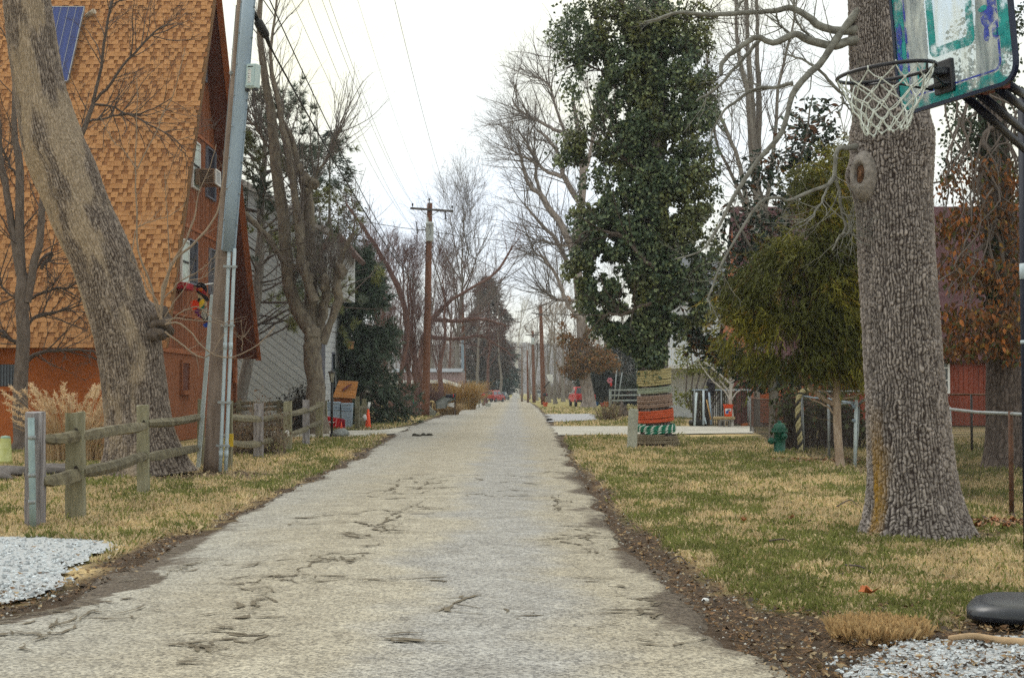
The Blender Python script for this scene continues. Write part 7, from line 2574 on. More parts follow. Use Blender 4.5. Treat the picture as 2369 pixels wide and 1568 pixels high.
for y in (616, 752, 930, 1030):
 x = np.interp(y, [575, 1090], [530, 509])
 b = MB()
 b.beam(P(x - 12, y, DUP - 0.30), P(x + 20, y + 1, DUP - 0.30), 0.04, 0.03, (0, 1, 0))
 b.build('strap', m_galvd, up_)
b = MB()
b.tube([P(561, 170, DUP - 0.1), P(536, 170, DUP - 0.1)], 0.02, 8).blob(P(534, 170, DUP - 0.1), (0.04, 0.04, 0.05), 2, 1, 0.1)
b.build('bolt', m_galvd, up_)
b = MB()
b.box(P(532, 1018, DUP + 0.25), (0.12, 0.04, 0.24))
b.build('marker', M('marker_yellow', (0.62, 0.42, 0.03), 0.5), up_)
# guy wire with its pale guard
gy = T('guy_wire_guard', 'pale blue plastic guard over the guy wire left of the leaning pole', 'guy wire', G(459, 1082))
b = MB()
q0, q1 = P(458, 1083, 27.6), P(491, 683, 27.0)
b.beam(q0, q1, 0.075, 0.05, (0, 1, 0))
b.build('guard', m_guard, gy)
b = MB()
b.tube([q1, q1 + (q1 - q0) * 1.6], 0.008, 6)
b.build('wire', m_wiret, gy)
# box bolted to the pole
ub = T('utility_box', 'pale grey-green equipment box with lettered label on the leaning utility pole', 'utility box', P(584, 205, 26.4))
b = MB()
Rb_ = rotm('Y', 0.045) @ rotm('Z', -0.35)
cb_ = P(585, 178, 26.45)
b.rbox(cb_, (0.235, 0.17, 0.46), 0.02, Rb_)
b.build('body', M('box_pale', (0.47, 0.58, 0.60), 0.5, 0.06, 3, bump=0.02), ub)
b = MB()
b.rbox(cb_ + Rb_ @ np.array([0, -0.095, 0.01]), (0.165, 0.03, 0.42), 0.01, Rb_)
do = b.build('door', M('box_door', (0.42, 0.54, 0.57), 0.5, 0.06, 3, bump=0.02), ub)
b = MB()
b.box(cb_ + Rb_ @ np.array([-0.012, -0.112, -0.01]), (0.068, 0.006, 0.26), Rb_)
b.build('label_plate', m_white, do)
b = MB()
b.box(cb_ + Rb_ @ np.array([0.0, -0.112, 0.165]), (0.11, 0.006, 0.018), Rb_)
b.build('latch_slot', m_black, do)
fc = bpy.data.curves.new('lettering', 'FONT')
fc.body = 'YIMTD'
fc.size = 0.07
fc.space_character = 1.35
fc.align_x = 'CENTER'
fc.align_y = 'CENTER'
fo_ = bpy.data.objects.new('lettering_tmp', fc)
COL.objects.link(fo_)
dg = bpy.context.evaluated_depsgraph_get()
me_ = bpy.data.meshes.new_from_object(fo_.evaluated_get(dg))
bpy.data.objects.remove(fo_)
vv = np.array([v.co[:] for v in me_.vertices])
Rt = Rb_ @ np.array(Matrix([[0, -1, 0], [0, 0, -1], [1, 0, 0]])).astype(float)
vv = vv @ Rt.T + cb_ + Rb_ @ np.array([-0.012, -0.1175, -0.01]) - np.array(ub.location)
for v, c_ in zip(me_.vertices, vv):
 v.co = c_
me_.materials.append(M('ink_grey', (0.10, 0.13, 0.15), 0.7, 0.05, 3, bump=0))
lt_o = link('lettering', me_, do)
lt_o['kind'] = 'stuff'
b = MB()
for q_ in (-0.09, 0.09):
 b.box(cb_ + Rb_ @ np.array([q_, -0.02, -0.255]), (0.05, 0.10, 0.05), Rb_)
b.tube([cb_ + [0.0, 0, -0.23], cb_ + [-0.01, 0, -0.30], cb_ + [0.01, 0.02, -0.5], cb_ + [-0.12, 0.05, -0.62]], 0.008, 6)
b.build('bracket', m_black, ub, kind='stuff')
def wire(name, label, A, B, sag, r, mat, n=40, group=None, cat='wire'):
 A, B = np.asarray(A, float), np.asarray(B, float)
 t = np.linspace(0, 1, n)[:, None]
 p = A * (1 - t) + B * t
 p[:, 2] -= (4 * sag * t * (1 - t))[:, 0]
 V, F = tubes(p[None], np.full((1, n), r), 6)
 o = mk(name, V, F, mat, smooth=True)
 tag(o, label, cat, group)
 return p
TPD = 85.0
tp_m = P(986, 684, TPD - 0.2)
gW = 'telephone cables from the leaning pole to the transformer pole'
c1 = wire('telephone_cable', 'thick black telephone cable carrying the splice case', P(560, -10, 26.55), tp_m, 0.62, 0.020, m_wire, 60, gW)
wire('telephone_cable', 'black telephone cable above and right of the splice case cable', P(596, -60, 26.6), tp_m + [0.05, 0, 0.08], 0.80, 0.013, m_wire, 60, gW)
gP = 'thin power lines strung to the transformer pole'
PW = [('thin power line outermost toward the A-frame house', (500, -400), (957, 533), 0.9), ('thin power line second from the A-frame side', (560, -400), (958, 534), 0.9), ('thin power line third from the A-frame side', (600, -400), (954, 472), 0.85),
 ('thin power line fourth from the A-frame side', (625, -400), (955, 472), 0.8), ('faint power line running to the pin on the pole top', (700, -430), (993, 464), 0.8), ('power line nearest the ivy tree, ending on the far crossarm tip', (815, -420), (1045, 483), 0.7)]
for k, (lab, a, b_, s) in enumerate(PW):
 wire('power_line', lab, P(*a, 27.0), P(*b_, TPD - (0.1 if k not in (0, 1) else 0.3)), s, 0.0065 if k < 4 else (0.004 if k == 4 else 0.007), m_wiret, 60, gP)
gS = 'service wires crossing the street'
wire('service_wire', 'black wire from the grey house side to the transformer can', P(545, 432, 50), P(983, 533, TPD), 0.25, 0.018, m_wire, 40, gS)
wire('service_wire', 'black wire running level from the transformer to the ivy tree side', P(1000, 536, TPD), P(1350, 562, 100), 0.25, 0.018, m_wire, 40, gS)
wire('service_wire', 'black wire dropping from the transformer toward the brown leaved cottonwood', P(978, 524, TPD - .3), P(1350, 708, 118), 0.5, 0.020, m_wire, 40, gS)
wire('service_wire', 'thin black wire slanting across the top of the leaning pole', P(636, 40, 26.9), P(574, -50, 26.4), 0.0, 0.010, m_wire, 10, gS)
# splice case hanging on the thick cable
sc_ = T('splice_case', 'black cylindrical splice case hanging on the cable beside the leaning pole', 'splice case', P(606, 70, 27.0))
b = MB()
i0 = np.argmin(np.abs(c1[:, 1] - 27.2))
q0, q1 = P(594, 46, 26.9), P(615, 86, 27.9)
q0, q1 = P(594, 46, 26.95), P(617, 88, 27.1)
b.tube([q0, q0 * .88 + q1 * .12, q0 * .5 + q1 * .5, q0 * .12 + q1 * .88, q1], [0.05, 0.088, 0.092, 0.085, 0.05], 12)
b.build('case', m_black, sc_, smooth=True)
b = MB()
b.tube([P(566, 2, 26.7), P(585, 22, 26.8), q0], [0.03, 0.035, 0.05], 8).tube([q1, P(622, 104, 27.3), P(632, 122, 27.6)], [0.05, 0.035, 0.02], 8)
b.build('end_sleeve', m_black, sc_, smooth=True, kind='stuff')
# ---- transformer pole
tp = T('transformer_pole', 'reddish wooden pole with crossarm and pale grey transformer can', 'utility pole', G(985, 963))
pts, rad = limb([(984, 964, 19), (986, 860, 17), (989, 700, 15.5), (992, 560, 14), (994, 470, 12)], TPD, 16)
b = MB()
b.tube(pts, rad, 12)
b.build('pole', m_polered, tp, smooth=True)
b = MB()
xa, xb = P(949, 482, TPD - 0.25), P(1048, 489, TPD - 0.25)
b.beam(xa, xb, 0.12, 0.16, (0, 1, 0))
ca = b.build('crossarm', m_xarm, tp)
for (x, y) in ((954, 477), (1046, 482), (993, 465)):
 b = MB()
 q_ = P(x, y, TPD - 0.25)
 b.lathe([(0.02, -0.12), (0.02, 0.0), (0.06, 0.02), (0.05, 0.08), (0.065, 0.10), (0.05, 0.16), (0.001, 0.17)], q_, 10)
 if y == 465:
  b.tube([P(991, 490, TPD - .2), P(993, 466, TPD - .25)], 0.03, 6)
 b.build('insulator', m_porc, tp, smooth=True)
for (x0, x1) in ((972, 989), (1020, 996)):
 b = MB()
 b.beam(P(x0, 485, TPD - 0.2), P(x1, 500, TPD - 0.2), 0.04, 0.06, (0, 1, 0))
 b.build('brace', m_galvd, tp)
b = MB()
q_ = P(993.5, 558, TPD - 0.35)
h_ = P(993, 516, TPD - 0.35)[2] - q_[2]
b.lathe([(0.001, 0), (0.22, 0), (0.235, 0.03), (0.235, h_ - 0.06), (0.25, h_ - 0.05), (0.25, h_), (0.2, h_ + 0.05), (0.001, h_ + 0.06)], q_, 20)
cn = b.build('transformer', m_can, tp, smooth=True)
b = MB()
b.tube([q_ + [0, -.26, h_ * .8], q_ + [0.1, -.27, h_ * .45], q_ + [-0.05, -.26, h_ * .3]], 0.012, 6)
for dx in (-.1, 0, .1):
 b.blob(q_ + [dx, -0.25, h_ * .84], (0.03, 0.03, 0.04), 2, 1, 0)
b.build('bushing', m_porc, cn, kind='stuff')
b = MB()
b.lathe([(0.06, 0), (0.06, 0.3), (0.001, 0.32)], q_ + [-0.14, 0, h_ + 0.04], 8)
b.build('arrester', m_can, cn)
b = MB()
b.tube([P(963, 513, TPD - .3), P(965, 541, TPD - .3)], 0.035, 8)
b.beam(P(964, 533, TPD - .3), P(990, 531, TPD - .3), 0.04, 0.04)
b.build('cutout', m_porc, tp)
b = MB()
b.tube([P(1029, 490, TPD - .3), P(1031, 508, TPD - .3)], 0.05, 8)
b.build('cutout', m_porc, tp)
b = MB()
for y in (562, 571, 580, 588):
 for x in (984, 1001):
  b.blob(P(x, y, TPD - 0.1), (0.05, 0.05, 0.07), 1, 1, 0)
b.build('spool', m_porc, tp, kind='stuff')
def far_pole(label, x0, ytop, ybase, w, lean, mat, arms=(), can=None, lower=None):
 d = 4933.5 / (ybase - 905)
 t_ = T('utility_pole', label, 'utility pole', G(x0, ybase), 'poles along the street')
 b = MB()
 p_, r_ = limb([(x0, ybase, w), (x0 + lean * .5, (ybase + ytop) / 2, w * .85), (x0 + lean, ytop, w * .6)], d, 8)
 b.tube(p_, r_, 8)
 b.build('pole', mat, t_, smooth=True)
 for (ya, half, sl_) in arms:
  b = MB()
  xm = x0 + lean * (ybase - ya) / (ybase - ytop)
  b.beam(P(xm - half, ya + sl_, d - .2), P(xm + half, ya - sl_, d - .2), 0.12, 0.14, (0, 1, 0))
  b.build('crossarm', m_xarm, t_)
 if can:
  b = MB()
  q_ = P(can[0], can[2], d - .35)
  h_ = P(can[0], can[1], d - .35)[2] - q_[2]
  b.lathe([(0.001, 0), (0.2, 0), (0.22, 0.04), (0.22, h_), (0.001, h_ + .05)], q_, 12)
  b.build('transformer', m_can, t_, smooth=True)
 if lower:
  b = MB()
  b.tube([P(x0 + lower[2], lower[1], d - .25), P(x0 + lower[3], lower[0], d - .25)], 0.13, 8)
  b.build('conduit', m_galv, t_)
 return t_
far_pole('slim brown pole with pale metal lower half beside the tall reeds', 1075, 668, 942, 9, -6, m_polered, lower=(786, 942, -4, -5))
far_pole('brown pole with slanting crossarm beside the far white backboard', 1257, 705, 936, 12, -7, m_polered, ((727, 21, -3),))
far_pole('darker brown pole with small transformer beyond the backboard pole', 1235, 765, 931, 8, -3, m_polered, ((775, 17, 0),), (1232, 781, 797))
far_pole('thin far grey pole by the sycamore', 1207, 800, 929, 5, 0, m_pole)
far_pole('thin far brown pole between the sycamore and darker pole', 1221, 810, 931, 5, -2, m_polered)
b = MB()
# ---- split rail fence on the left
m_rail = M('split_rail', (0.06, 0.05, 0.034), 0.95, scale=7, stretch=(1, 1, 1), bump=0.6, col2=(0.22, 0.195, 0.13), pos=True, detail=9, obj_var=0.15)
m_post = M('rail_post', (0.13, 0.12, 0.075), 0.95, scale=6, stretch=(2, 2, 0.25), bump=0.6, col2=(0.31, 0.295, 0.215), pos=True, detail=9, obj_var=0.12)
m_postg = M('grey_post', (0.12, 0.105, 0.11), 0.95, scale=8, stretch=(2.5, 2.5, 0.2), bump=0.8, col2=(0.40, 0.38, 0.40), pos=True, detail=10)
def wood_post(x, yt, yb, wpx, mat, parent, seed, dz=0.75, hole=()):
 d = 4933.5 / (yb - 905)
 g = np.random.default_rng(seed)
 b0, b1 = G(x, yb), P(x + g.uniform(-2, 2), yt, d)
 b0 = b0 - [0, 0, 0.05]
 wm = wpx / FPX * d
 n = 12
 t = np.linspace(0, 1, n)
 V = []
 for k in range(n):
  c = b0 * (1 - t[k]) + b1 * t[k]
  s = np.array([[-1, -1], [0, -1.08], [1, -1], [1.04, 0], [1, 1], [0, 1.05], [-1, 1], [-1.03, 0]]) * (wm / 2) * np.array([1, dz])
  s = s * (1 + g.normal(0, 0.025, s.shape)) * (1.0 - 0.04 * t[k])
  zz = np.full(8, c[2])
  if k == n - 1:
   zz = zz + g.uniform(-0.02, 0.01, 8) + 0.012 * (s[:, 0] / wm)
  V.append(np.c_[c[0] + s[:, 0], c[1] + s[:, 1], zz])
 V = np.concatenate(V)
 i, j = np.meshgrid(np.arange(n - 1), np.arange(8), indexing='ij')
 A = i * 8 + j
 B = i * 8 + (j + 1) % 8
 b = MB()
 b.add(V, np.stack([A, B, B + 8, A + 8], -1).reshape(-1, 4), [[(n - 1) * 8 + q for q in range(8)]])
 o = b.build('post', mat, parent)
 for hy in hole:
  h = MB()
  cc = P(x, hy, d - wm / 2 * dz - 0.012)
  h.blob(cc, (wm * 0.17, 0.012, wm * 0.36), 3, 2, 0.1)
  h.build('mortise', M('mortise_dark', (0.03, 0.024, 0.018), 0.95), o, smooth=True)
 return d
def rail(xy0, d0, xy1, d1, rad, mat, parent, seed, sagm=0.0):
 g = np.random.default_rng(seed)
 A_, B_ = P(*xy0, d0), P(*xy1, d1)
 n = 14
 t = np.linspace(0, 1, n)
 p = A_ * (1 - t)[:, None] + B_ * t[:, None]
 p[:, 2] -= 4 * sagm * t * (1 - t) - (vn(t * 2.2, t * 0 + seed, 5) - .5) * rad * 0.45
 tg = (B_ - A_) / np.linalg.norm(B_ - A_)
 u = np.cross([0, 0, 1.0], tg)
 u /= np.linalg.norm(u)
 v = np.cross(tg, u)
 prof = np.array([[-1, -.75], [-.15, -1.0], [.85, -.55], [1.0, .15], [.35, .95], [-.5, .9], [-1.05, .1]])
 prof = prof * (1 + g.normal(0, .08, prof.shape))
 tw = g.uniform(-.7, .7)
 V = []
 for k in range(n):
  a = tw * (t[k] - .5)
  s = prof * rad * (0.62 + 0.38 * min(1, 6 * min(t[k], 1 - t[k]) + 0.1)) * (1 + 0.12 * (vn(np.array([t[k] * 4]), np.array([seed * 1.0]), 9)[0] - .5)) * (1 + g.normal(0, .03, prof.shape))
  s = s @ np.array([[math.cos(a), -math.sin(a)], [math.sin(a), math.cos(a)]])
  V.append(p[k] + s[:, :1] * u + s[:, 1:] * v)
 m = len(prof)
 i, j = np.meshgrid(np.arange(n - 1), np.arange(m), indexing='ij')
 A = i * m + j
 B = i * m + (j + 1) % m
 b = MB()
 b.add(np.concatenate(V), np.stack([A, B, B + m, A + m], -1).reshape(-1, 4), [[q for q in range(m)][::-1], [(n - 1) * m + q for q in range(m)]])
 return b.build('rail', mat, parent)
rf = T('split_rail_fence', 'weathered split rail fence curving along the lawn past the leaning tree', 'fence', G(300, 1140))
D_ = lambda yb: 4933.5 / (yb - 905)
wood_post(82, 952, 1216, 40, m_postg, rf, 1, 0.8)
wood_post(175, 953, 1201, 40, m_post, rf, 2, 0.7, (1003, 1090))
wood_post(332, 937, 1140, 26, m_post, rf, 3, 0.7, (980, 1057))
wood_post(464, 923, 1078, 14, m_post, rf, 4, 1.2, (963,))
wood_post(530, 926, 1083, 13, m_post, rf, 5, 1.2)
wood_post(598, 932, 1058, 21, m_postg, rf, 6, 0.7)
wood_post(665, 928, 1044, 19, m_post, rf, 7, 0.7)
wood_post(708, 924, 1029, 15, m_postg, rf, 8, 0.8)
wood_post(738, 930, 1013, 16, m_post, rf, 9, 0.8)
RL_ = [((98, 1018), 15.95, (186, 1006), 16.7, .068), ((188, 1005), 16.7, (336, 983), 21.0, .072), ((338, 983), 21.0, (469, 963), 28.6, .085), ((531, 966), 28.0, (600, 968), 32.2, .085), ((602, 969), 32.2, (667, 957), 35.4, .075), ((667, 959), 35.5, (710, 948), 39.6, .08), ((711, 950), 39.6, (742, 938), 45.5, .075),
 ((98, 1112), 15.9, (183, 1090), 16.7, .085), ((188, 1093), 16.7, (334, 1056), 21.0, .088), ((336, 1057), 21.0, (466, 1033), 28.6, .085), ((531, 1026), 28.0, (600, 1027), 32.2, .085), ((602, 1023), 32.2, (667, 1002), 35.4, .075), ((668, 1006), 35.5, (710, 990), 39.6, .075), ((711, 989), 39.6, (742, 974), 45.5, .075)]
for k, (a, d0, b_, d1, r_) in enumerate(RL_):
 rail(a, d0, b_, d1, r_ * .92, m_rail, rf, 20 + k, 0.012)
b = MB()
b.blob(P(664, 1003, 35.0), (0.06, 0.03, 0.09), 4, 2, 0.2)
b.build('reflector', m_white, rf)
# old pipe strapped to the first post
pp_ = T('standpipe', 'weathered blue-grey pipe strapped to the first grey fence post', 'pipe', G(76, 1222))
b = MB()
b.tube([P(76, 1221, 15.72), P(75, 1140, 15.72), P(73, 1040, 15.72), P(72, 966, 15.72)], 0.036, 14)
b.build('pipe', M('pipe_bluegrey', (0.27, 0.36, 0.38), 0.6, 0.25, 8, (1, 1, 0.4), 0.1), pp_, smooth=True)
for y in (1011, 1098, 1160):
 b = MB()
 b.tube([P(74, y - 4, 15.72), P(74, y + 5, 15.72)], 0.042, 14)
 b.build('coupling', m_galvd, pp_, smooth=True)
f2 = T('yard_rail_fence', 'far rail fence along the drive in front of the grey house', 'fence', G(640, 1003))
for k, x in enumerate((552, 589, 645, 700, 752)):
 wood_post(x, 926 + (k % 2) * 4, 1001, 11, m_post, f2, 40 + k, 1)
for k, (ya, yb) in enumerate(((936, 932), (948, 944), (972, 972))):
 for q_, (xa, xb) in enumerate(((530, 590), (588, 646), (644, 701), (699, 753))):
  rail((xa, ya), D_(1001), (xb, yb), D_(1001), .07, m_rail, f2, 60 + k * 5 + q_)
f3 = T('garden_gate_fence', 'short mossy two rail fence beside the pale blue bins', 'fence', G(826, 992))
wood_post(826, 936, 993, 10, m_post, f3, 80, 1)
wood_post(842, 922, 987, 10, m_post, f3, 81, 1)
wood_post(834, 938, 988, 4, m_post, f3, 82, 1)
for k, y in enumerate((944, 970)):
 rail((820, y + 1), 56.5, (848, y - 2), 59, .07, m_rail, f3, 90 + k)
# ---- chain-link fences on the right
m_link = M('chain_link', (0.055, 0.045, 0.042), 0.7, 0.3, 6, bump=0, metal=0.2, pos=True)
def chain(a, b_, h, parent, z0=0.04, pitch=0.085, r=0.0016):
 a, b_ = np.array(a, float), np.array(b_, float)
 L = np.linalg.norm(b_ - a)
 dr = (b_ - a) / L
 n = int((L + h) / pitch)
 S = []
 for k in range(n):
  s0 = k * pitch - h
  for sg in (0, 1):
   u0, u1 = s0, s0 + h
   t0, t1 = max(0, -u0) / h, min(1, (L - u0) / h)
   if t1 <= t0:
    continue
   p0, p1 = u0 + h * t0, u0 + h * t1
   za, zb = z0 + h * t0, z0 + h * t1
   if sg:
    za, zb = z0 + h - h * t0, z0 + h - h * t1
   S.append([[*(a + dr * p0), za], [*(a + dr * p1), zb]])
 S = np.array(S)
 V, F = tubes(S, np.full((len(S), 2), r), 3)
 return mk('wire_mesh', V, F, m_link, parent, kind='stuff')
cf = T('chain_link_fence', 'sagging chain-link fence with pipe posts running past the hydrant to the oak', 'fence', (6.9, 30, 0))
FP = [(1735, 53.0, 1.30, m_galvd, 905), (1793, 41.0, 1.28, m_rust, 0), (1858, 35.2, 1.42, m_galvd, 0), (1916, 32.0, 1.36, m_galvd, 0), (1975, 28.6, 1.30, m_guard, 0), (2201, 20.2, 1.28, m_galvd, 0), (2336, 17.3, 1.26, m_rust, 0), (2580, 14.2, 1.26, m_rust, 0)]
tops = []
for k, (x, d, h, mt, _) in enumerate(FP):
 X0 = P(x, 905, d)[0]
 b = MB()
 ln = 0.05 * math.sin(k * 2.1)
 b.tube([[X0, d, -0.05], [X0 + ln, d, h]], 0.030 if k != 4 else 0.036, 10)
 if k in (0, 2, 4):
  b.blob([X0 + ln, d, h + 0.01], (0.04, 0.04, 0.03), 1, 1, 0)
 b.build('post', mt, cf, smooth=True)
 tops.append(np.array([X0 + ln, d, h - 0.03]))
for k in range(len(tops) - 1):
 if k == 4:
  continue
 b = MB()
 b.tube([tops[k], tops[k] * .5 + tops[k + 1] * .5 + [0, 0, -0.015], tops[k + 1]], 0.021, 8)
 b.build('top_rail', (m_rust, m_rust, m_galv, m_galv, m_galv, m_galvd, m_galvd)[k], cf, smooth=True)
# far straight rail seen behind the cedar
b = MB()
b.tube([P(1858, 906, 35.2), P(1960, 905, 34), P(2060, 904, 33)], 0.022, 8)
b.build('top_rail', m_galvd, cf, smooth=True)
b = MB()
b.tube([tops[4] + [0, 0, -.06], P(1962, 932, 28.9), P(1940, 935, 29.6)], 0.024, 8)
b.build('gate_hinge', m_galv, cf, smooth=True)
b = MB()
b.tube([P(1987, 935, 28.6), P(1995, 926, 28.5), P(2010, 925, 28.4)], 0.028, 8).tube([P(1986, 940, 28.6), P(1985, 1000, 28.6), P(1978, 1078, 28.6)], 0.014, 6)
b.build('gate_frame', m_galvd, cf, smooth=True)
for y in (940, 972):
 b = MB()
 b.tube([P(1975, y - 3, 28.6), P(1975, y + 4, 28.6)], 0.045, 10)
 b.build('band_clamp', m_galv, cf, smooth=True)
for k in range(len(tops) - 1):
 if k == 4:
  continue
 chain(tops[k][:2], tops[k + 1][:2], min(tops[k][2], tops[k + 1][2]) - 0.06, cf)
cf2 = T('yard_fence', 'second chain-link fence behind the oak in front of the red wall', 'fence', (10.5, 36, 0))
tops = []
for k, (x, d) in enumerate(((2060, 38.0), (2146, 37.0), (2246, 36.0), (2370, 35.0))):
 X0 = P(x, 905, d)[0]
 b = MB()
 b.tube([[X0, d, -.05], [X0, d, 1.42]], 0.032, 8)
 b.build('post', m_black if k > 1 else m_rust, cf2, smooth=True)
 tops.append(np.array([X0, d, 1.42]))
for k in range(3):
 b = MB()
 b.tube([tops[k], tops[k + 1]], 0.025, 8)
 b.build('top_rail', m_rust, cf2, smooth=True)
 chain(tops[k][:2], tops[k + 1][:2], 1.36, cf2)
# slatted panel fence by the tyre planter
sf = T('slatted_fence', 'chain-link panel woven with dark slats behind the orange bucket', 'fence', G(1665, 985))
d = 61.5
xs0, xs1 = P(1600, 905, d)[0], P(1737, 905, d)[0]
zt = P(1680, 902, d)[2]
for x in (1606, 1668, 1730):
 b = MB()
 b.tube([P(x, 986, d), P(x, 900, d)], 0.035, 8)
 b.build('post', m_galvd, sf, smooth=True)
b = MB()
b.tube([[xs0, d, zt], [xs1, d, zt]], 0.03, 8)
b.build('top_rail', m_galv, sf, smooth=True)
g = np.random.default_rng(5)
m_slat2 = M('slat_dark', (0.035, 0.028, 0.026), 0.8, 0.4, 4, bump=0.1, obj_var=0.5)
b = MB()
x = xs0 + 0.05
while x < xs1:
 hh = zt * g.uniform(0.92, 1.06)
 b.box((x, d + 0.06, hh / 2 + .02), (0.045 * g.uniform(.6, 1.2), 0.01, hh))
 x += 0.066 * g.uniform(0.8, 1.5)
b.build('slat', m_slat2, sf, kind='stuff')
chain((xs0, d - 0.02), (xs1, d - 0.02), zt - 0.05, sf, pitch=0.12, r=0.003)
# rope looped over the fence post
rpo = T('rope', 'thick yellow and black rope looped over the chain-link post beside the hydrant', 'rope', P(1855, 1040, 35.0))
pts = spline([P(*q_, 34.95) for q_ in ((1897, 918), (1885, 905), (1868, 902), (1855, 906), (1847, 920), (1845, 950), (1846, 985), (1850, 1015), (1851, 1042))], 90)
tg = np.gradient(pts, axis=0)
tg /= np.linalg.norm(tg, axis=1, keepdims=True)
o2 = np.cross(tg, [0, 1.0, 0])
o2 /= np.linalg.norm(o2, axis=1, keepdims=True)
u2 = np.cross(tg, o2)
for st_ in range(3):
 ph = np.arange(90) * 0.55 + st_ * 2.094
 V, F = tubes((pts + (o2 * np.cos(ph)[:, None] + u2 * np.sin(ph)[:, None]) * 0.034)[None], np.full((1, 90), 0.036), 6)
 mk('strand', V, F, m_rope('post%d' % st_, *(((0.34, 0.29, 0.15), (0.52, 0.46, 0.28)) if st_ else ((0.03, 0.03, 0.03), (0.08, 0.07, 0.06)))), rpo, smooth=True)
# ================================================================== STREET THINGS
# ---- fire hydrant
hy = T('fire_hydrant', 'dark green fire hydrant on the lawn beside the chain-link fence', 'hydrant', G(1803, 1048))
m_hyd = M('hydrant_green', (0.006, 0.085, 0.055), 0.45, 0.25, 9, bump=0.1, spec=0.45)
h0 = np.array(hy.location)
b = MB()
b.lathe([(0.001, -.02), (0.165, -.02), (0.165, 0.035), (0.138, 0.045), (0.138, 0.50), (0.195, 0.505), (0.20, 0.525), (0.195, 0.545), (0.165, 0.55)], h0, 28)
b.build('barrel', m_hyd, hy, smooth=True)
b = MB()
b.lathe([(0.165, 0.55), (0.19, 0.555), (0.19, 0.58), (0.155, 0.585), (0.15, 0.64), (0.128, 0.69), (0.09, 0.725), (0.05, 0.74), (0.045, 0.79), (0.001, 0.795)], h0, 28)
for a in np.arange(8) * math.pi / 4:
 b.lathe([(0.001, 0), (0.016, 0), (0.016, 0.03), (0.001, 0.031)], h0 + [0.178 * math.cos(a), 0.178 * math.sin(a), 0.578], 6)
bo = b.build('bonnet', m_hyd, hy, smooth=False)
b = MB()
Rl = rotm('Y', -math.pi / 2)
b.lathe([(0.055, 0.1), (0.055, 0.19), (0.085, 0.19), (0.085, 0.25), (0.055, 0.26), (0.03, 0.30), (0.001, 0.30)], h0 + [0, -0.02, 0.30], 16, Rl @ rotm('X', 0.15))
b.build('nozzle_cap', m_hyd, hy, smooth=False)
b = MB()
Rf = rotm('X', math.pi / 2)
b.lathe([(0.05, 0.1), (0.05, 0.16), (0.078, 0.16), (0.078, 0.20), (0.045, 0.21), (0.025, 0.25), (0.001, 0.25)], h0 + [0.04, 0, 0.42], 16, rotm('Z', 0.25) @ Rf)
b.build('nozzle_cap', m_hyd, hy, smooth=False)
# ---- concrete post and mailbox post by the rope tree
cp = T('concrete_post', 'leaning squarish concrete marker post beside the rope wrapped trunk', 'post', G(1461, 1037))
b = MB()
q0, q1 = G(1461, 1037) - [0, 0, .05], P(1465, 947, 37.8)
b.beam(q0, q1, 0.25, 0.22, (0, 1, 0), 0.02)
b.build('post', M('concrete_pale', (0.30, 0.30, 0.25), 0.95, 0.22, 9, bump=0.4, pos=True, big=0.15), cp)
# ---- tyre planter with poles, orange bucket on a plank bench
ty = T('tyre', 'large black tyre lying flat on the drive edge, stuck with pipes', 'tyre', G(1616, 985))
c = np.array(ty.location)
b = MB()
b.lathe([(0.24, 0.05), (0.22, 0.0), (0.38, 0.0), (0.43, 0.05), (0.44, 0.13), (0.43, 0.22), (0.38, 0.27), (0.24, 0.27), (0.22, 0.22), (0.24, 0.05)], c, 32)
b.build('tyre_body', m_black, ty, smooth=True)
b = MB()
b.lathe([(0.001, 0.2), (0.23, 0.2)], c, 24)
b.build('soil', M('soil', (0.30, 0.31, 0.31), 0.9), ty)
for k, (x0, y0, x1, y1, mt, lab) in enumerate(((1606, 984, 1611, 908, m_guard, 'pale blue pipe leaning on the slatted fence outside the tyre'), (1627, 982, 1627, 903, m_pvc, 'straight white pipe standing in the tyre'), (1645, 982, 1640, 908, m_galv, 'grey pipe with clamp standing in the tyre rim'), (1633, 980, 1626, 950, m_pvc, 'short pale pipe leaning against the white pipe'), (1644, 970, 1634, 925, M('stick_tan', (0.36, 0.22, 0.08), 0.8), 'tan stick leaning behind the tyre pipes'))):
 o = MB().tube([P(x0, y0, 60.6 - 0.1 * k), P(x1, y1, 60.9)], 0.045 if k < 3 else 0.03, 8).build('pipe', mt, smooth=True)
 tag(o, lab, 'pipe', 'pipes standing by the tyre')
cl = T('jacket', 'dark bundle of cloth hung on the fence above the tyre', 'cloth', P(1642, 920, 61))
b = MB()
for k, (x, y, rx, rz) in enumerate(((1645, 900, .13, .35), (1641, 885, .15, .22), (1650, 892, .08, .3), (1638, 912, .12, .16))):
 b.blob(P(x, y, 61.1 - .03 * k), (rx, .1, rz), k + 5, 2, .5)
b.build('cloth', M('cloth_dark', (0.03, 0.028, 0.035), 0.9, 0.4, 8), cl, smooth=True)
bn = T('plank_bench', 'low plank bench on cinder blocks under the orange bucket', 'bench', G(1675, 985))
d = 60.0
za, zb = P(1675, 963, d)[2], P(1675, 970, d)[2]
xa, xb = P(1650, 966, d)[0], P(1699, 966, d)[0]
b = MB()
b.rbox(((xa + xb) / 2, d, (za + zb) / 2), (xb - xa, 0.35, za - zb), 0.03)
b.build('plank', M('plank_tan', (0.36, 0.27, 0.15), 0.9, 0.25, 5), bn)
for k in range(3):
 b = MB()
 x = xa + 0.25 + k * 0.2
 b.box((x, d, zb / 2), (0.05, 0.3, zb)).box((x + 0.1, d, zb - .03), (0.15, 0.3, 0.05))
 b.build('block', M('block_grey', (0.22, 0.20, 0.18), 0.95, 0.25, 9), bn)
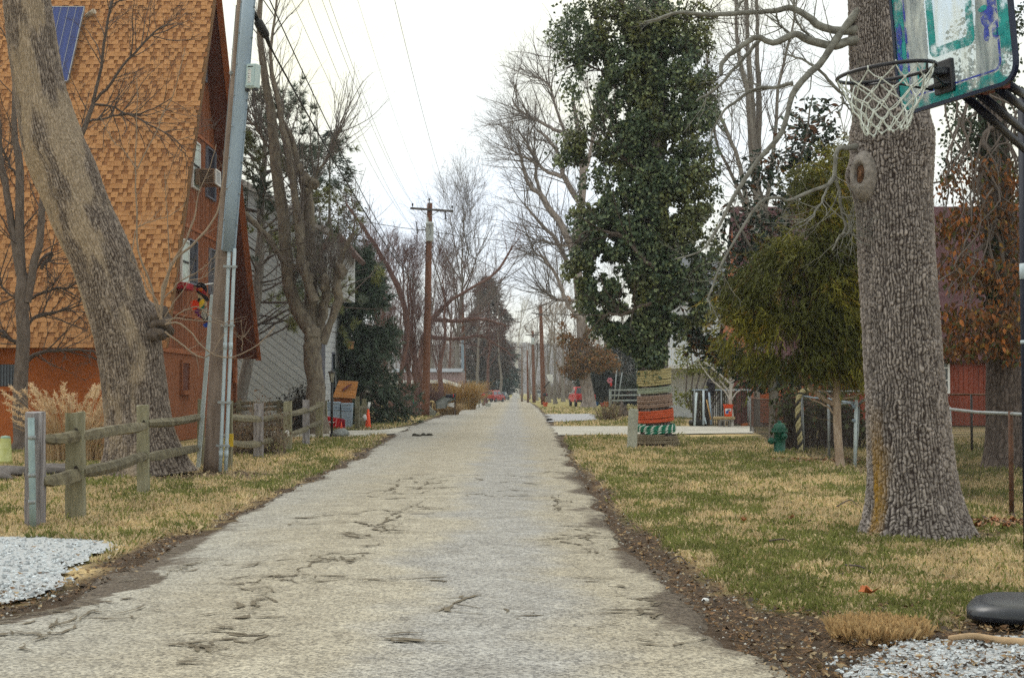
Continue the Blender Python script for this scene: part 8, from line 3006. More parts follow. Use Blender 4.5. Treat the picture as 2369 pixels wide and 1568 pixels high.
bk = T('bucket', 'bright orange plastic bucket with a white label standing on the plank bench', 'bucket', ((P(1684, 963, d)[0]), d, za))
c = np.array(bk.location)
hb = P(1684, 935, d)[2] - za
m_or = M('bucket_orange', (0.72, 0.07, 0.008), 0.4, 0.05, 3, bump=0)
b = MB()
b.lathe([(0.001, 0), (0.155, 0), (0.16, 0.02), (0.19, hb * .78), (0.20, hb * .78), (0.20, hb * .82), (0.19, hb * .83), (0.195, hb * .93), (0.215, hb * .93), (0.215, hb), (0.195, hb), (0.16, 0.03), (0.001, 0.03)], c, 28)
b.build('pail', m_or, bk, smooth=True)
a = np.linspace(-2.45, -0.95, 12)
V = []
for t in a:
 for z, r in ((hb * .22, .171), (hb * .66, .186)):
  V.append(c + [r * math.cos(t), r * math.sin(t), z])
b = MB()
b.add(V, [[2 * k, 2 * k + 2, 2 * k + 3, 2 * k + 1] for k in range(11)])
lb_ = b.build('label_panel', m_white, bk)
for (t, z, w_, h_, cc) in ((-1.95, .36, .10, .10, (.02, .05, .3)), (-1.5, .55, .12, .04, (.1, .1, .12)), (-1.35, .34, .10, .10, (.6, .05, .01)), (-1.75, .5, .05, .05, (.05, .06, .2))):
 b = MB()
 b.box(c + [.19 * math.cos(t), .19 * math.sin(t), hb * z], (w_, 0.012, h_), rotm('Z', t + math.pi / 2))
 b.build('label_mark', M('label_ink', cc, 0.6, 0.05, 3, bump=0), lb_)
# ---- bins, lidded wooden shed, red barrier, cones, boulder, lamp
sh = T('bin_shed', 'small wooden bin shelter with a sloping plank lid before the spruce', 'bin shelter', G(800, 990))
d0 = 58.5
m_lid = M('lid_plank', (0.33, 0.135, 0.035), 0.75, 0.25, 4, (0.5, 4, 4), 0.2, pos=True, obj_var=0.12)
tl, tr, bl, br = P(783, 881, d0 + 0.9), P(828, 883, d0 + 0.9), P(769, 919, d0), P(821, 922, d0)
NPL = 6
b = MB()
b.prism([tl + [0, .08, 0], tr + [0, .08, 0], br + [0, .08, 0], bl + [0, .08, 0]], (0, 0.04, 0.0))
lid = b.build('lid', m_lid, sh)
for k in range(NPL):
 t0, t1 = k / NPL, (k + 0.93) / NPL
 b = MB()
 b.prism([tl * (1 - t0) + bl * t0, tr * (1 - t0) + br * t0, tr * (1 - t1) + br * t1, tl * (1 - t1) + bl * t1], (0, 0.05 + 0.008 * (k % 2), 0.02))
 b.build('plank', m_lid, lid)
b = MB()
q_ = (tl + br) / 2 + np.array([0.25, -0.09, 0.1])
b.beam(P(793, 903, d0 + .3), P(806, 892, d0 + .5), 0.09, 0.06, (0, 1, 0)).beam(P(804, 893, d0 + .5), P(813, 889, d0 + .6), 0.06, 0.05, (0, 1, 0))
b.build('handle', M('bark_maroon', (0.13, 0.035, 0.035), 0.8), lid)  # scrap of reddish bark leaning on the lid, not a real handle
b = MB()
p0, p1 = P(770, 921, d0 + .15), P(814, 934, d0 + .15)
b.box(((p0[0] + p1[0]) / 2, d0 + 0.2, (p0[2] + p1[2]) / 2), (p1[0] - p0[0], 0.06, p0[2] - p1[2]))
b.build('front_board', M('front_brown', (0.27, 0.085, 0.03), 0.8, 0.2, 4), sh)
for x in (768, 822):
 for y in (d0 + .2, d0 + 1.1):
  X0 = P(x, 905, d0)[0]
  b = MB()
  b.box((X0, y, .65), (0.08, 0.08, 1.3))
  b.build('post', m_post, sh)
m_bin = M('bin_blue', (0.36, 0.47, 0.60), 0.5, 0.06, 3, bump=0.02)
for k, (x0, x1, yt, lab) in enumerate(((757, 787, 929, 'pale blue plastic bin behind the lamp post, left in the shelter'), (789, 814, 932, 'narrow pale blue plastic bin beside the mossy gate fence'))):
 X0, X1 = P(x0, 905, d0 - .1)[0], P(x1, 905, d0 - .1)[0]
 h = P(x0, yt, d0 - .1)[2]
 t_ = T('bin', lab, 'bin', ((X0 + X1) / 2, d0 + .1, 0), 'blue bins in the shelter')
 w_ = (X1 - X0) / 2
 V = []
 for z, s in ((0.02, .84), (h * .88, .97), (h * .88, 1.0), (h * .93, 1.0)):
  for (sx, sy) in ((-1, -1), (1, -1), (1, 1), (-1, 1)):
   V.append([(X0 + X1) / 2 + sx * w_ * s, d0 + .15 + sy * .28 * s, z])
 b = MB()
 b.add(V, [[4 * i + j, 4 * i + (j + 1) % 4, 4 * i + 4 + (j + 1) % 4, 4 * i + 4 + j] for i in range(3) for j in range(4)])
 b.build('body', m_bin, t_)
 b = MB()
 b.rbox(((X0 + X1) / 2, d0 + .14, h * .965), (w_ * 2.04, .60, h * .07), .02)
 b.build('lid', m_bin, t_)
 b = MB()
 for z in (.70, .80):
  b.box(((X0 + X1) / 2, d0 - .135, h * z), (w_ * 1.9, .02, .02))
 b.build('rib', M('bin_rib', (0.24, 0.33, 0.45), 0.5), t_, kind='stuff')
rb = T('barrier', 'red plastic folding barrier with a white arrow emblem leaning by the bins', 'barrier', G(772, 992))
m_redp = M('plastic_red', (0.55, 0.008, 0.015), 0.4, 0.08, 4, bump=0.02)
d = 56.4
pl = [P(*q_, d) for q_ in ((752, 962, ), (788, 968), (784, 991), (748, 985))]
b = MB()
b.prism(pl, (0, .12, 0.0))
pb_ = b.build('panel', m_redp, rb)
b = MB()
b.prism([P(788, 968, d), P(797, 970, d), P(798, 992, d), P(784, 991, d)], (0, .12, 0))
b.build('side_panel', M('plastic_crimson', (0.34, 0.006, 0.03), 0.4), rb)
for (x0, y0, x1, y1) in ((755, 963, 751, 985), (779, 967, 775, 989)):
 b = MB()
 b.beam(P(x0, y0, d - .02), P(x1, y1, d - .02), 0.03, 0.03, (0, 1, 0))
 b.build('rib', M('rib_pink', (0.7, 0.25, 0.25), 0.5), pb_)
b = MB()
b.prism([P(*q_, d - .025) for q_ in ((760, 974), (765, 973), (763.5, 970.5), (774, 976.5), (766.5, 981), (767.5, 978), (760, 977))], (0, .02, 0))
b.build('arrow_emblem', m_white, pb_)
m_cone = M('cone_orange', (0.80, 0.085, 0.02), 0.5, 0.06, 4, bump=0)
for k, (x, yb, yt, lab) in enumerate(((789.5, 994, 976, 'small orange traffic cone in front of the red barrier'), (851, 990, 946, 'tall faded orange traffic cone with white taped top beside the spruce'))):
 d = 4933.5 / (yb - 905)
 t_ = T('traffic_cone', lab, 'cone', G(x, yb))
 c = np.array(t_.location)
 h = P(x, yt, d)[2]
 s = h * .27
 b = MB()
 b.lathe([(s * .62, .03), (s * .5, h * .25), (s * .12 if k == 0 else s * .22, h), (0.001, h)], c, 16)
 b.build('cone', m_cone, t_, smooth=True)
 b = MB()
 b.rbox(c + [0, 0, .018], (s * 1.5, s * 1.5, .036), .01)
 b.build('foot', m_cone, t_)
 if k:
  b = MB()
  b.tube([c + [0, 0, h], c + [.06, 0, h + .28]], .05, 10)
  b.build('taped_top', m_white, t_, smooth=True)
  b = MB()
  b.blob(c + [-.13, -.1, h * .55], (.09, .03, .14), 4, 2, .3)
  b.build('rag', m_white, t_, smooth=True)
bd = T('boulder', 'rounded grey boulder on the drive edge at the lamp post foot', 'boulder', G(788, 1011))
b = MB()
b.blob(np.array(bd.location) + [0, 0, .1], (.29, .26, .20), 6, 3, .2, .5)
b.build('rock', M('rock_grey', (0.22, 0.235, 0.235), 0.9, 0.3, 9, bump=0.3), bd, smooth=True)
lp = T('lamp_post', 'black garden lamp post with frosted lantern beside the wooden bin shelter', 'lamp post', G(767, 1012))
d = 46.1
c = np.array(lp.location)
b = MB()
ztop = P(766, 884, d)[2]
b.tube([c, c + [0, 0, ztop]], .042, 12)
b.lathe([(0.07, 0), (0.07, .1), (.042, .13)], c, 12)
b.build('post', m_black, lp, smooth=True)
b = MB()
zt = P(766, 862, d)[2]
b.lathe([(.05, ztop), (.095, zt), (.001, zt)], c, 6)
la = b.build('lantern', M('frosted_glass', (0.30, 0.29, 0.24), 0.4), lp)
b = MB()
b.lathe([(.15, zt), (.14, zt + .03), (.06, zt + .06), (.02, zt + .07), (.015, zt + .12), (.001, zt + .12)], c, 6)
b.build('cap', m_black, la)
b = MB()
for k in range(6):
 a = k * math.pi / 3
 b.beam(c + [.052 * math.cos(a), .052 * math.sin(a), ztop], c + [.099 * math.cos(a), .099 * math.sin(a), zt], .012, .012)
b.build('cage_bar', m_black, la, kind='stuff')
o = MB().beam(G(832, 1010) + [0, 0, .02], G(854, 1009) + [0, 0, .02], .04, .03).build('white_stick', m_white)
tag(o, 'white painted stick lying at the edge of the drive near the road', 'stick')
bh = T('birdhouse', 'small wooden birdhouse hung on the trunk before the grey house side wall', 'birdhouse', P(811, 805, 62))
b = MB()
c = P(811, 800, 62)
b.box(c, (.22, .2, .26))
b.build('box', M('bird_wood', (0.27, 0.15, 0.07), 0.8), bh)
b = MB()
b.box(c + [0, 0, .15], (.30, .28, .04), rotm('X', .25))
b.build('roof', M('bird_roof', (0.16, 0.08, 0.04), 0.8), bh)
b = MB()
b.lathe([(.001, 0), (.035, 0)], c + [0, -.105, .02], 10, rotm('X', math.pi / 2))
b.build('hole', m_black, bh)
# utility marker and stones at the left edge
um = T('pedestal', 'stained yellow-green plastic cable pedestal by the yard tree', 'pedestal', G(12, 1076))
c = np.array(um.location)
d = 28.9
m_ped = M('pedestal_green', (0.38, 0.40, 0.12), 0.6, scale=7, col2=(0.50, 0.52, 0.25), bump=0.05, pos=True)
b = MB()
b.lathe([(.14, 0), (.14, .06), (.15, .07), (.15, .10), (.135, .11), (.10, .56), (.085, .585), (.001, .60)], c, 20)
b.build('shell', m_ped, um, smooth=True)
b = MB()
b.lathe([(.103, .50), (.100, .565), (.085, .59), (.001, .605)], c, 20)
b.build('cap', M('pedestal_cap', (0.24, 0.36, 0.30), 0.6), um, smooth=True)
for k, (x, y, sx, lab) in enumerate(((20, 1098, .55, 'flat grey stone edging the bed near the pedestal'), (-25, 1110, .4, 'rounded stone at the picture edge below the pedestal'), (128, 1095, .42, 'flat dark stone behind the first split rail'), (160, 1090, .3, 'smaller stone beside the plume grass foot'))):
 o = MB().blob(G(x, y) + [0, 0, .05], (sx, .3, .13), k + 3, 3, .3, .4).build('stone', M('stone_%d' % k, (0.14, 0.125, 0.12), 0.95, 0.35, 7, bump=0.4), smooth=True)
 tag(o, lab, 'stone', 'stones edging the bed')
# ---- pinwheel, standing stone, signboard with mailbox
pw = T('pinwheel', 'rainbow coloured garden pinwheel before the mound of twigs', 'pinwheel', G(968, 960))
d = 88.5
c = P(965, 929, d)
r = 11.0 / FPX * d
rain = [(0.55, 0.02, 0.01), (0.75, 0.12, 0.01), (0.8, 0.28, 0.02), (0.75, 0.55, 0.03), (0.35, 0.6, 0.08), (0.03, 0.35, 0.12), (0.02, 0.3, 0.35), (0.01, 0.08, 0.45), (0.05, 0.03, 0.4), (0.5, 0.5, 0.7), (0.75, 0.6, 0.6), (0.7, 0.3, 0.2)]
for k in range(24):
 a = k * 2 * math.pi / 24
 a2 = a + .17
 p = [c + [.15 * r * math.cos(a), 0, .15 * r * math.sin(a)], c + [r * math.cos(a), -.02, r * math.sin(a)], c + [r * math.cos(a2), .02, r * math.sin(a2)]]
 b = MB()
 b.prism(p, (0, .012, 0))
 b.build('blade', M('pin_%d' % k, rain[k // 2], 0.5, 0.05, 3, bump=0), pw)
b = MB()
b.blob(c + [0, -.03, 0], (.04, .03, .04), 1, 1, 0).tube([c, G(968, 960)], .012, 6)
b.build('stake', m_white, pw)
ss = T('standing_stone', 'pointed grey slab of stone standing between pinwheel and signboard', 'stone', G(1005, 962))
d = 87
b = MB()
b.prism([P(*q_, d) for q_ in ((979, 961), (982, 948), (987, 932), (999, 946), (1007, 952), (1006, 961))], (0, .5, 0))
b.build('slab', M('slab_grey', (0.23, 0.235, 0.21), 0.95, 0.25, 4, bump=0.3), ss)
ln_ = T('garden_statue', 'small tan bird-shaped garden ornament behind the standing stone', 'ornament', P(1000, 950, 88.5))
b = MB()
b.tube([P(994, 931, 88.5), P(997, 928, 88.5), P(1001, 929, 88.5), P(1004, 931, 88.5)], [.04, .06, .08, .05], 8).tube([P(1000, 930, 88.5), P(1000, 958, 88.7)], .04, 6)
b.build('bird', M('bird_tan', (0.50, 0.40, 0.20), 0.8), ln_, smooth=True)
sg = T('sign_stand', 'grey slanting wooden stand carrying a black mailbox beside the road', 'mailbox stand', G(1040, 960))
d = 89
z4 = lambda x, y: ((940 + x / 9.11) / 1.0135, (860 + y / 9.11) / 1.0135)
out1 = [(740, 890), (738, 735), (925, 622), (1155, 622), (1155, 690), (1000, 765), (960, 880)]
b = MB()
b.prism([P(*z4(*q_), d) for q_ in out1], (0, .35, 0))
fr_ = b.build('frame', M('stand_green', (0.13, 0.15, 0.14), 0.8, 0.15, 5), sg)
b = MB()
b.prism([P(*z4(*q_), d - .04) for q_ in ((770, 890), (768, 760), (930, 660), (1105, 655), (985, 730), (940, 880))], (0, .03, 0))
b.build('panel', M('stand_grey', (0.24, 0.26, 0.265), 0.8, 0.1, 5), fr_)
b = MB()
b.box((P(*z4(1145, 700), d)[0], d + .2, P(*z4(1145, 800), d)[2] * .5 + .3), (.12, .12, 1.5))
b.build('post', M('stand_post', (0.10, 0.07, 0.05), 0.9), sg)
b = MB()
b.prism([P(*z4(*q_), d + .1) for q_ in ((990, 830), (1000, 780), (1132, 755), (1132, 865))], (0, .03, 0))
b.build('backing_sheet', m_white, sg)
def mailbox(label, x0, x1, yt, yb, d, col, ybase=None, postm=None, xp=None):
 p0, p1 = P(x0, yt, d), P(x1, yb, d)
 L, h = p1[0] - p0[0], p0[2] - p1[2]
 t_ = T('mailbox', label, 'mailbox', ((p0[0] + p1[0]) / 2, d, p1[2] if ybase is None else 0), 'mailboxes by the road')
 a = np.linspace(0, math.pi, 9)
 y_, z_ = .5 * h * .8 * np.cos(a), p1[2] + h * .5 + .5 * h * np.sin(a)
 pr = [[p0[0], d + y_[k], z_[k]] for k in range(9)] + [[p0[0], d - .4 * h, p1[2]], [p0[0], d + .4 * h, p1[2]]]
 b = MB()
 b.prism(pr, (L, 0, 0))
 b.build('box', M('mailbox_paint', col, 0.4, 0.08, 4, bump=0), t_)
 b = MB()
 b.box((p1[0] - .12, d - .42 * h, p1[2] + h * .6), (.04, .02, .2))
 b.build('flag', m_redp, t_)
 if ybase is not None:
  b = MB()
  X0 = (p0[0] + p1[0]) / 2 if xp is None else P(xp, yb, d)[0]
  b.box((X0, d, p1[2] / 2), (.1, .1, p1[2]))
  b.build('post', postm or m_black, t_)
 return t_
mailbox('black mailbox perched on the grey slanting stand', 1031, 1053, 911.5, 919.5, 89, (0.010, 0.010, 0.022))
mailbox('black mailbox on thin black post beside the pale metal pole', 1089, 1106, 909.5, 917, 118, (0.014, 0.014, 0.018), 945, m_black, 1090)
mailbox('white mailbox on tan post', 1101, 1115, 905, 912, 130, (0.75, 0.75, 0.76), 938, m_post)
mailbox('red mailbox next to the white one', 1113, 1122, 910, 916, 140, (0.45, 0.02, 0.03), 938, m_post)
mailbox('black mailbox on wooden post at the foot of the backboard pole', 1255, 1267, 909, 916, 150, (0.012, 0.012, 0.02), 935, m_post)
for k, (x, y, w_, hh, col, lab) in enumerate(((1261, 940, .50, .42, (0.62, 0.13, 0.06), 'salmon red planter pot at the mailbox by the backboard pole'), (1393, 940, .42, .36, (0.50, 0.06, 0.03), 'dark red planter pot beside the cottonwood'), (1403, 941, .50, .50, (0.58, 0.17, 0.06), 'orange clay pot against the grey rail fence post'), (1129, 941, .55, .35, (0.45, 0.47, 0.43), 'pale concrete planter under the red mailbox'), (1381, 938, .34, .4, (0.02, 0.14, 0.42), 'blue plastic tub beside the cottonwood trunk'))):
 d = min(134, 4933.5 / (y - 905))
 t_ = T('plant_pot', lab, 'plant pot', G(x, y), 'pots by the roadside')
 c = np.array(t_.location)
 b = MB()
 b.lathe([(0.001, 0), (w_ * .36, 0), (w_ * .5, hh * .8), (w_ * .55, hh * .8), (w_ * .55, hh), (w_ * .45, hh), (w_ * .42, hh * .85), (.001, hh * .85)], c, 16)
 b.build('pot', M('pot_%d' % k, col, 0.7, 0.1, 4, bump=0), t_)
go_ = T('garden_ornament', 'little red and white figure ornament on a stake beside the pale metal pole', 'ornament', G(1064, 946))
d = 118
b = MB()
b.blob(P(1067, 926, d), (.16, .1, .30), 2, 2, .3)
b.build('body', M('orn_red', (0.50, 0.05, 0.05), 0.6), go_, smooth=True)
b = MB()
b.blob(P(1066, 918, d), (.14, .1, .14), 3, 2, .2).blob(P(1064, 932, d - .1), (.09, .06, .16), 3, 2, .2)
b.build('trim', m_white, go_, smooth=True)
b = MB()
b.tube([P(1064, 934, d), G(1064, 946)], .03, 6)
b.build('stake', m_black, go_)
# ---- grey rail fence, flagged post and stump on the right
m_gf = M('fence_bluegrey', (0.30, 0.34, 0.36), 0.9, 0.15, 5, bump=0.2, pos=True)
gf = T('grey_rail_fence', 'bluish grey three rail fence in front of the parked red car', 'fence', G(1411, 941))
d = 137
b = MB()
b.box((P(1411, 905, d)[0], d, P(1411, 901, d)[2] / 2), (.24, .2, P(1411, 899, d)[2]))
b.build('post', m_gf, gf)
b = MB()
b.box((P(1488, 905, d)[0], d, P(1411, 901, d)[2] / 2), (.24, .2, P(1411, 899, d)[2]))
b.build('post', m_gf, gf)
for y in (902, 914, 926):
 b = MB()
 b.beam(P(1411, y, d - .1), P(1500, y - 1, d - .1), .15, .08, (0, 1, 0))
 b.build('rail', m_gf, gf)
for k, (x0, x1, yt) in enumerate(((1420, 1426, 857), (1428, 1439, 861))):
 o = MB().tube([P(x0, 932, 139), P(x1, yt, 139)], .06, 6).build('pipe', m_gf, smooth=True)
 tag(o, ['upright pale pipe rising behind the grey rail fence', 'slanting pale pipe behind the grey rail fence'][k], 'pipe', 'pipes behind the grey rail fence')
fg = T('pinwheel_flower', 'pink and red cloth flower decoration on top of the grey fence post', 'decoration', P(1411, 898, 136.6))
b = MB()
for k in range(6):
 a = k * 1.05
 b.blob(P(1410, 880, 136.6) + np.array([.17 * math.cos(a), 0, .17 * math.sin(a)]), (.13, .05, .13), k, 1, .2)
b.build('petal', M('petal_pink', (0.50, 0.18, 0.25), 0.7), fg, kind='stuff')
b = MB()
b.blob(P(1413, 889, 136.6), (.12, .06, .2), 4, 2, .2)
b.build('ribbon', M('petal_red', (0.5, 0.02, 0.02), 0.7), fg, smooth=True)
stp = T('stump', 'jagged dark tree stump in the flower bed by the rope wrapped trunk', 'stump', G(1440, 962))
d = 85
b = MB()
b.tube([P(1441, 965, d), P(1441, 952, d), P(1439, 940, d), P(1438, 926, d)], [.34, .26, .16, .02], 9).tube([P(1446, 962, d), P(1447, 946, d), P(1446, 938, d)], [.2, .12, .02], 7).blob(P(1452, 957, d - .3), (.28, .2, .18), 3, 2, .3)
b.build('stump_wood', m_bk_dark, stp, smooth=True)
# ---- far basketball backboard
fb = T('far_basketball_hoop', 'small white basketball backboard on a dark arm beside the far brown pole', 'basketball hoop', P(1257, 905, 158))
d = 157
b = MB()
b.prism([P(*q_, d) for q_ in ((1262.5, 865.5), (1277.5, 865.5), (1277.5, 886.5), (1270.5, 886))], (.05, .1, 0))
b.build('backboard', m_white, fb)
b = MB()
b.beam(P(1258, 897, d), P(1271, 882, d - .1), .12, .12, (0, 1, 0))
b.build('arm', m_black, fb)
b = MB()
a = np.linspace(0, 6.3, 20)
cc = P(1272, 884, d - .4)
b.tube(np.stack([cc[0] + .23 * np.cos(a), cc[1] + .23 * np.sin(a), cc[2] + 0 * a], -1), .02, 6, False)
b.build('rim', m_rust, fb)
# ---- vehicles
def car(label, x, d, rotz, L, W, H, col, kind='sedan', cat='car', name='parked_car', stripes=False):
 b0 = P(x, 905, d)
 c = np.array([b0[0], d, 0])
 t_ = T(name, label, cat, c)
 m_p = M('car_paint', col, 0.25, 0.04, 2, bump=0, spec=0.6)
 wr = .33 if kind != 'pickup' else .39
 clr = .22 if kind == 'sedan' else (.30 if kind == 'suv' else .45)
 bel = H * (.60 if kind != 'pickup' else .62)
 hl = L / 2
 if kind == 'sedan':
  prof = [(-hl, clr), (-hl, bel * .82), (-hl + .15, bel), (-hl + .9, bel + .02), (hl - 1.2, bel), (hl - .15, bel * .82), (hl, bel * .6), (hl, clr)]
  cab = [(-hl + .75, bel), (-hl + 1.35, H), (.35, H), (hl - 1.25, bel)]
 elif kind == 'suv':
  prof = [(-hl, clr), (-hl, bel * .95), (-hl + .06, bel), (hl - 1.1, bel), (hl - .12, bel * .88), (hl, bel * .6), (hl, clr)]
  cab = [(-hl + .04, bel), (-hl + .35, H), (.55, H), (hl - 1.15, bel)]
 else:
  prof = [(-hl, clr), (-hl, bel * .98), (hl - 1.1, bel), (hl - .1, bel * .9), (hl, bel * .6), (hl, clr)]
  cab = [(-hl + 1.75, bel), (-hl + 1.95, H), (.75, H), (hl - 1.35, bel)]
 b = MB()
 # body side outline extruded over the width, with a little tumble-home at the top
 n = len(prof)
 V = []
 for sx in (-1, 1):
  for (y, z) in prof:
   k = 1 - .05 * (z > bel * .9) - .04 * (z <= clr + .01)
   V.append(c + [sx * W / 2 * k, y, z])
 b.add(V, [[i, (i + 1) % n, n + (i + 1) % n, n + i] for i in range(n)])
 b.F.setdefault(n, []).append(np.array([list(range(n))[::-1], list(range(n, 2 * n))]))
 if kind == 'pickup':
  b.box(c + [0, -hl + .9, bel - .03], (W * .9, 1.7, .03))
 o = b.build('body', m_p, t_, bevel=.05)
 b = MB()
 V = []
 for sx in (-1, 1):
  for k, (y, z) in enumerate(cab):
   V.append(c + [sx * W / 2 * (.93 if k in (0, 3) else .76), y, z - (.01 if k in (0, 3) else 0)])
 b.add(V, [[0, 1, 2, 3], [7, 6, 5, 4], [1, 0, 4, 5], [2, 1, 5, 6], [3, 2, 6, 7]])
 cb = b.build('cabin', m_p, t_, bevel=.04)
 Vc = np.array(V)
 def glass(q, sh):
  ctr = sum(q) / 4
  q = [ctr + (v - ctr) * np.array(sh) for v in q]
  nrm = np.cross(q[1] - q[0], q[3] - q[0])
  nrm /= np.linalg.norm(nrm)
  if nrm @ (ctr - (c + [0, 0, bel])) < 0:
   nrm = -nrm
  b = MB()
  b.prism([v + nrm * .004 for v in q], nrm * .012)
  b.build('window', m_glass, cb)
 glass([Vc[0], Vc[1], Vc[5], Vc[4]], (.82, .82, .74))
 glass([Vc[3], Vc[2], Vc[6], Vc[7]], (.86, .8, .76))
 for s in (0, 4):
  mid0, mid1 = (Vc[s] + Vc[s + 3]) / 2, (Vc[s + 1] + Vc[s + 2]) / 2
  glass([Vc[s], Vc[s + 1], mid1, mid0], (1, .82, .7))
  glass([mid0, mid1, Vc[s + 2], Vc[s + 3]], (1, .82, .7))
 for sx in (-1, 1):
  for yy in (-hl + .85, hl - .85):
   b = MB()
   R = rotm('Y', math.pi / 2)
   b.lathe([(wr * .6, -.1), (wr * .95, -.11), (wr, -.07), (wr, .07), (wr * .95, .11), (wr * .6, .1), (wr * .6, -.1)], c + [sx * (W / 2 - .08), yy, wr], 18, R)
   wl = b.build('wheel', m_black, t_, smooth=True)
   b = MB()
   b.lathe([(.001, -.07), (wr * .6, -.07), (wr * .6, .07), (.001, .07)], c + [sx * (W / 2 - .08), yy, wr], 14, R)
   b.build('rim', m_galvd, wl)
 for sx in (-1, 1):
  b = MB()
  b.box(c + [sx * W * .41, -hl - .005, bel * .78], (W * .12, .04, bel * .22))
  b.build('tail_light', M('lamp_red', (0.35, 0.01, 0.01), 0.3), t_)
  b = MB()
  b.box(c + [sx * W * .36, hl + .005, bel * .68], (W * .16, .04, .13))
  b.build('headlight', m_white, t_)
  b = MB()
  b.rbox(c + [sx * (W / 2 + .09), cab[3][0] - .25, bel + .08], (.2, .1, .16), .03)
  b.build('mirror', m_white if kind == 'pickup' else m_p, t_)
 b = MB()
 b.rbox(c + [0, -hl - .05, clr + .12], (W * .96, .14, .2), .04)
 bp_ = b.build('bumper', m_black if kind != 'sedan' else m_p, t_)
 b = MB()
 b.box(c + [0, -hl - .13, clr + .15 if kind != 'pickup' else clr + .16], (.34, .02, .17))
 b.build('licence_plate', m_white, bp_)
 if kind == 'pickup':
  b = MB()
  b.box(c + [0, -hl - .012, bel * .80], (W * .78, .03, bel * .32))
  tg_ = b.build('tailgate', m_p, t_)
  b = MB()
  b.box(c + [0, -hl - .035, bel * .92], (.28, .03, .06))
  b.build('handle', m_black, tg_)
  b = MB()
  for k in range(4):
   b.box(c + [-W * .31 + k * .07, -hl - .03, bel * .70], (.05, .015, .045))
  b.build('badge', m_galvd, tg_, kind='stuff')
 if stripes:
  for sx in (-.16, .16):
   b = MB()
   b.box(c + [sx, -hl - .02, bel * .62], (.2, .03, bel * .62))
   b.build('stripe', m_white, t_)
   b = MB()
   b.box(c + [sx, -hl + .5, bel + .015], (.2, .8, .02))
   b.build('stripe', m_white, t_)
 t_.rotation_euler = (0, 0, rotz)
 return t_
car('bright red pickup truck half hidden behind the vine wrapped cottonwood', 1346, 141, 0.10, 5.4, 1.95, 1.95, (0.50, 0.010, 0.018), 'pickup', 'pickup truck', 'pickup_truck')
car('red family car parked behind the grey rail fence', 1462, 152, 1.45, 4.6, 1.8, 1.45, (0.42, 0.012, 0.03), 'sedan')
car('dark red car parked on the roadside beyond the red mailbox', 1141, 196, -0.35, 4.5, 1.85, 1.65, (0.36, 0.012, 0.02), 'suv')
car('dark blue car with two broad white stripes parked beyond the red one', 1161, 238, -0.2, 4.3, 1.75, 1.40, (0.02, 0.05, 0.085), 'sedan', stripes=True)
car('pale jeep-like car far off behind the street poles', 1243, 275, 0.1, 4.2, 1.8, 1.75, (0.42, 0.46, 0.50), 'suv')
# ---- small things on the road, lawn and gravel
for k, (x, y, s) in enumerate(((959, 1010, .10), (968, 1011, .08), (979, 1010, .11), (993, 1010, .12))):
 o = MB().blob(G(x, y) + [0, 0, .05], (s, s * .8, s * .7), k + 11, 2, .5).build('clod', M('clod_dark', (0.045, 0.04, 0.03), 0.95), smooth=True)
 tag(o, ['dark clod on the road nearest the lawn edge', 'smallest dark clod, second in the row on the road', 'rounded dark clod, third in the row on the road', 'largest dark clod, innermost in the row on the road'][k], 'clod', 'row of dark clods on the road')
o = MB().blob(G(1631, 1394) + [0, 0, .02], (.030, .018, .018), 3, 2, .3).build('pebble', m_white, smooth=True)
tag(o, 'bright white pebble lying on the dark verge by the road edge', 'pebble')
br_ = MB()
p_ = spline([G(2195, 1487) + [0, 0, .03], G(2250, 1486) + [0, 0, .04], G(2310, 1492) + [0, 0, .03], G(2400, 1500) + [0, 0, .03]], 16)
br_.tube(p_, np.linspace(.016, .028, 16), 8)
o = br_.build('branch', M('branch_tan', (0.40, 0.28, 0.17), 0.9, 0.25, 9), smooth=True)
tag(o, 'pale fallen branch lying across the litter beside the white gravel', 'branch')
g = np.random.default_rng(9)
LV = [(2012, 1385, .085), (1998, 1382, .05), (2300, 1215, .07), (2260, 1225, .06), (2330, 1228, .06), (1830, 1208, .05), (1720, 1213, .05)]
for k, (x, y, s) in enumerate(LV):
 c = G(x, y) + [0, 0, .04]
 b = MB()
 a = g.uniform(0, 6.28)
 V = [c]
 for q in range(9):
  t = a + q * 0.7
  r = s * (.5 + .5 * (q % 2)) * g.uniform(.8, 1.1)
  V.append(c + [r * math.cos(t), r * math.sin(t) * .8, .03 + .03 * math.sin(q * 2.0 + k)])
 b.add(V, [[0, q + 1, (q + 1) % 9 + 1] for q in range(9)])
 o = b.build('fallen_leaf', M('leaf_orange_%d' % k, (0.50, 0.16, 0.06) if k < 2 else (0.34, 0.15, 0.07), 0.7, 0.2, 30), smooth=True)
 tag(o, ['curled bright orange leaf on the grass below the oak', 'small orange leaf touching the curled bright one', 'tan leaf in the heap at the oak fence foot', 'brown leaf nearest the oak root flare', 'brown leaf at the rusty fence post', 'rust leaf among tan grass left of the oak', 'rust leaf in dry grass further from the oak'][k], 'leaf', 'fallen leaves')
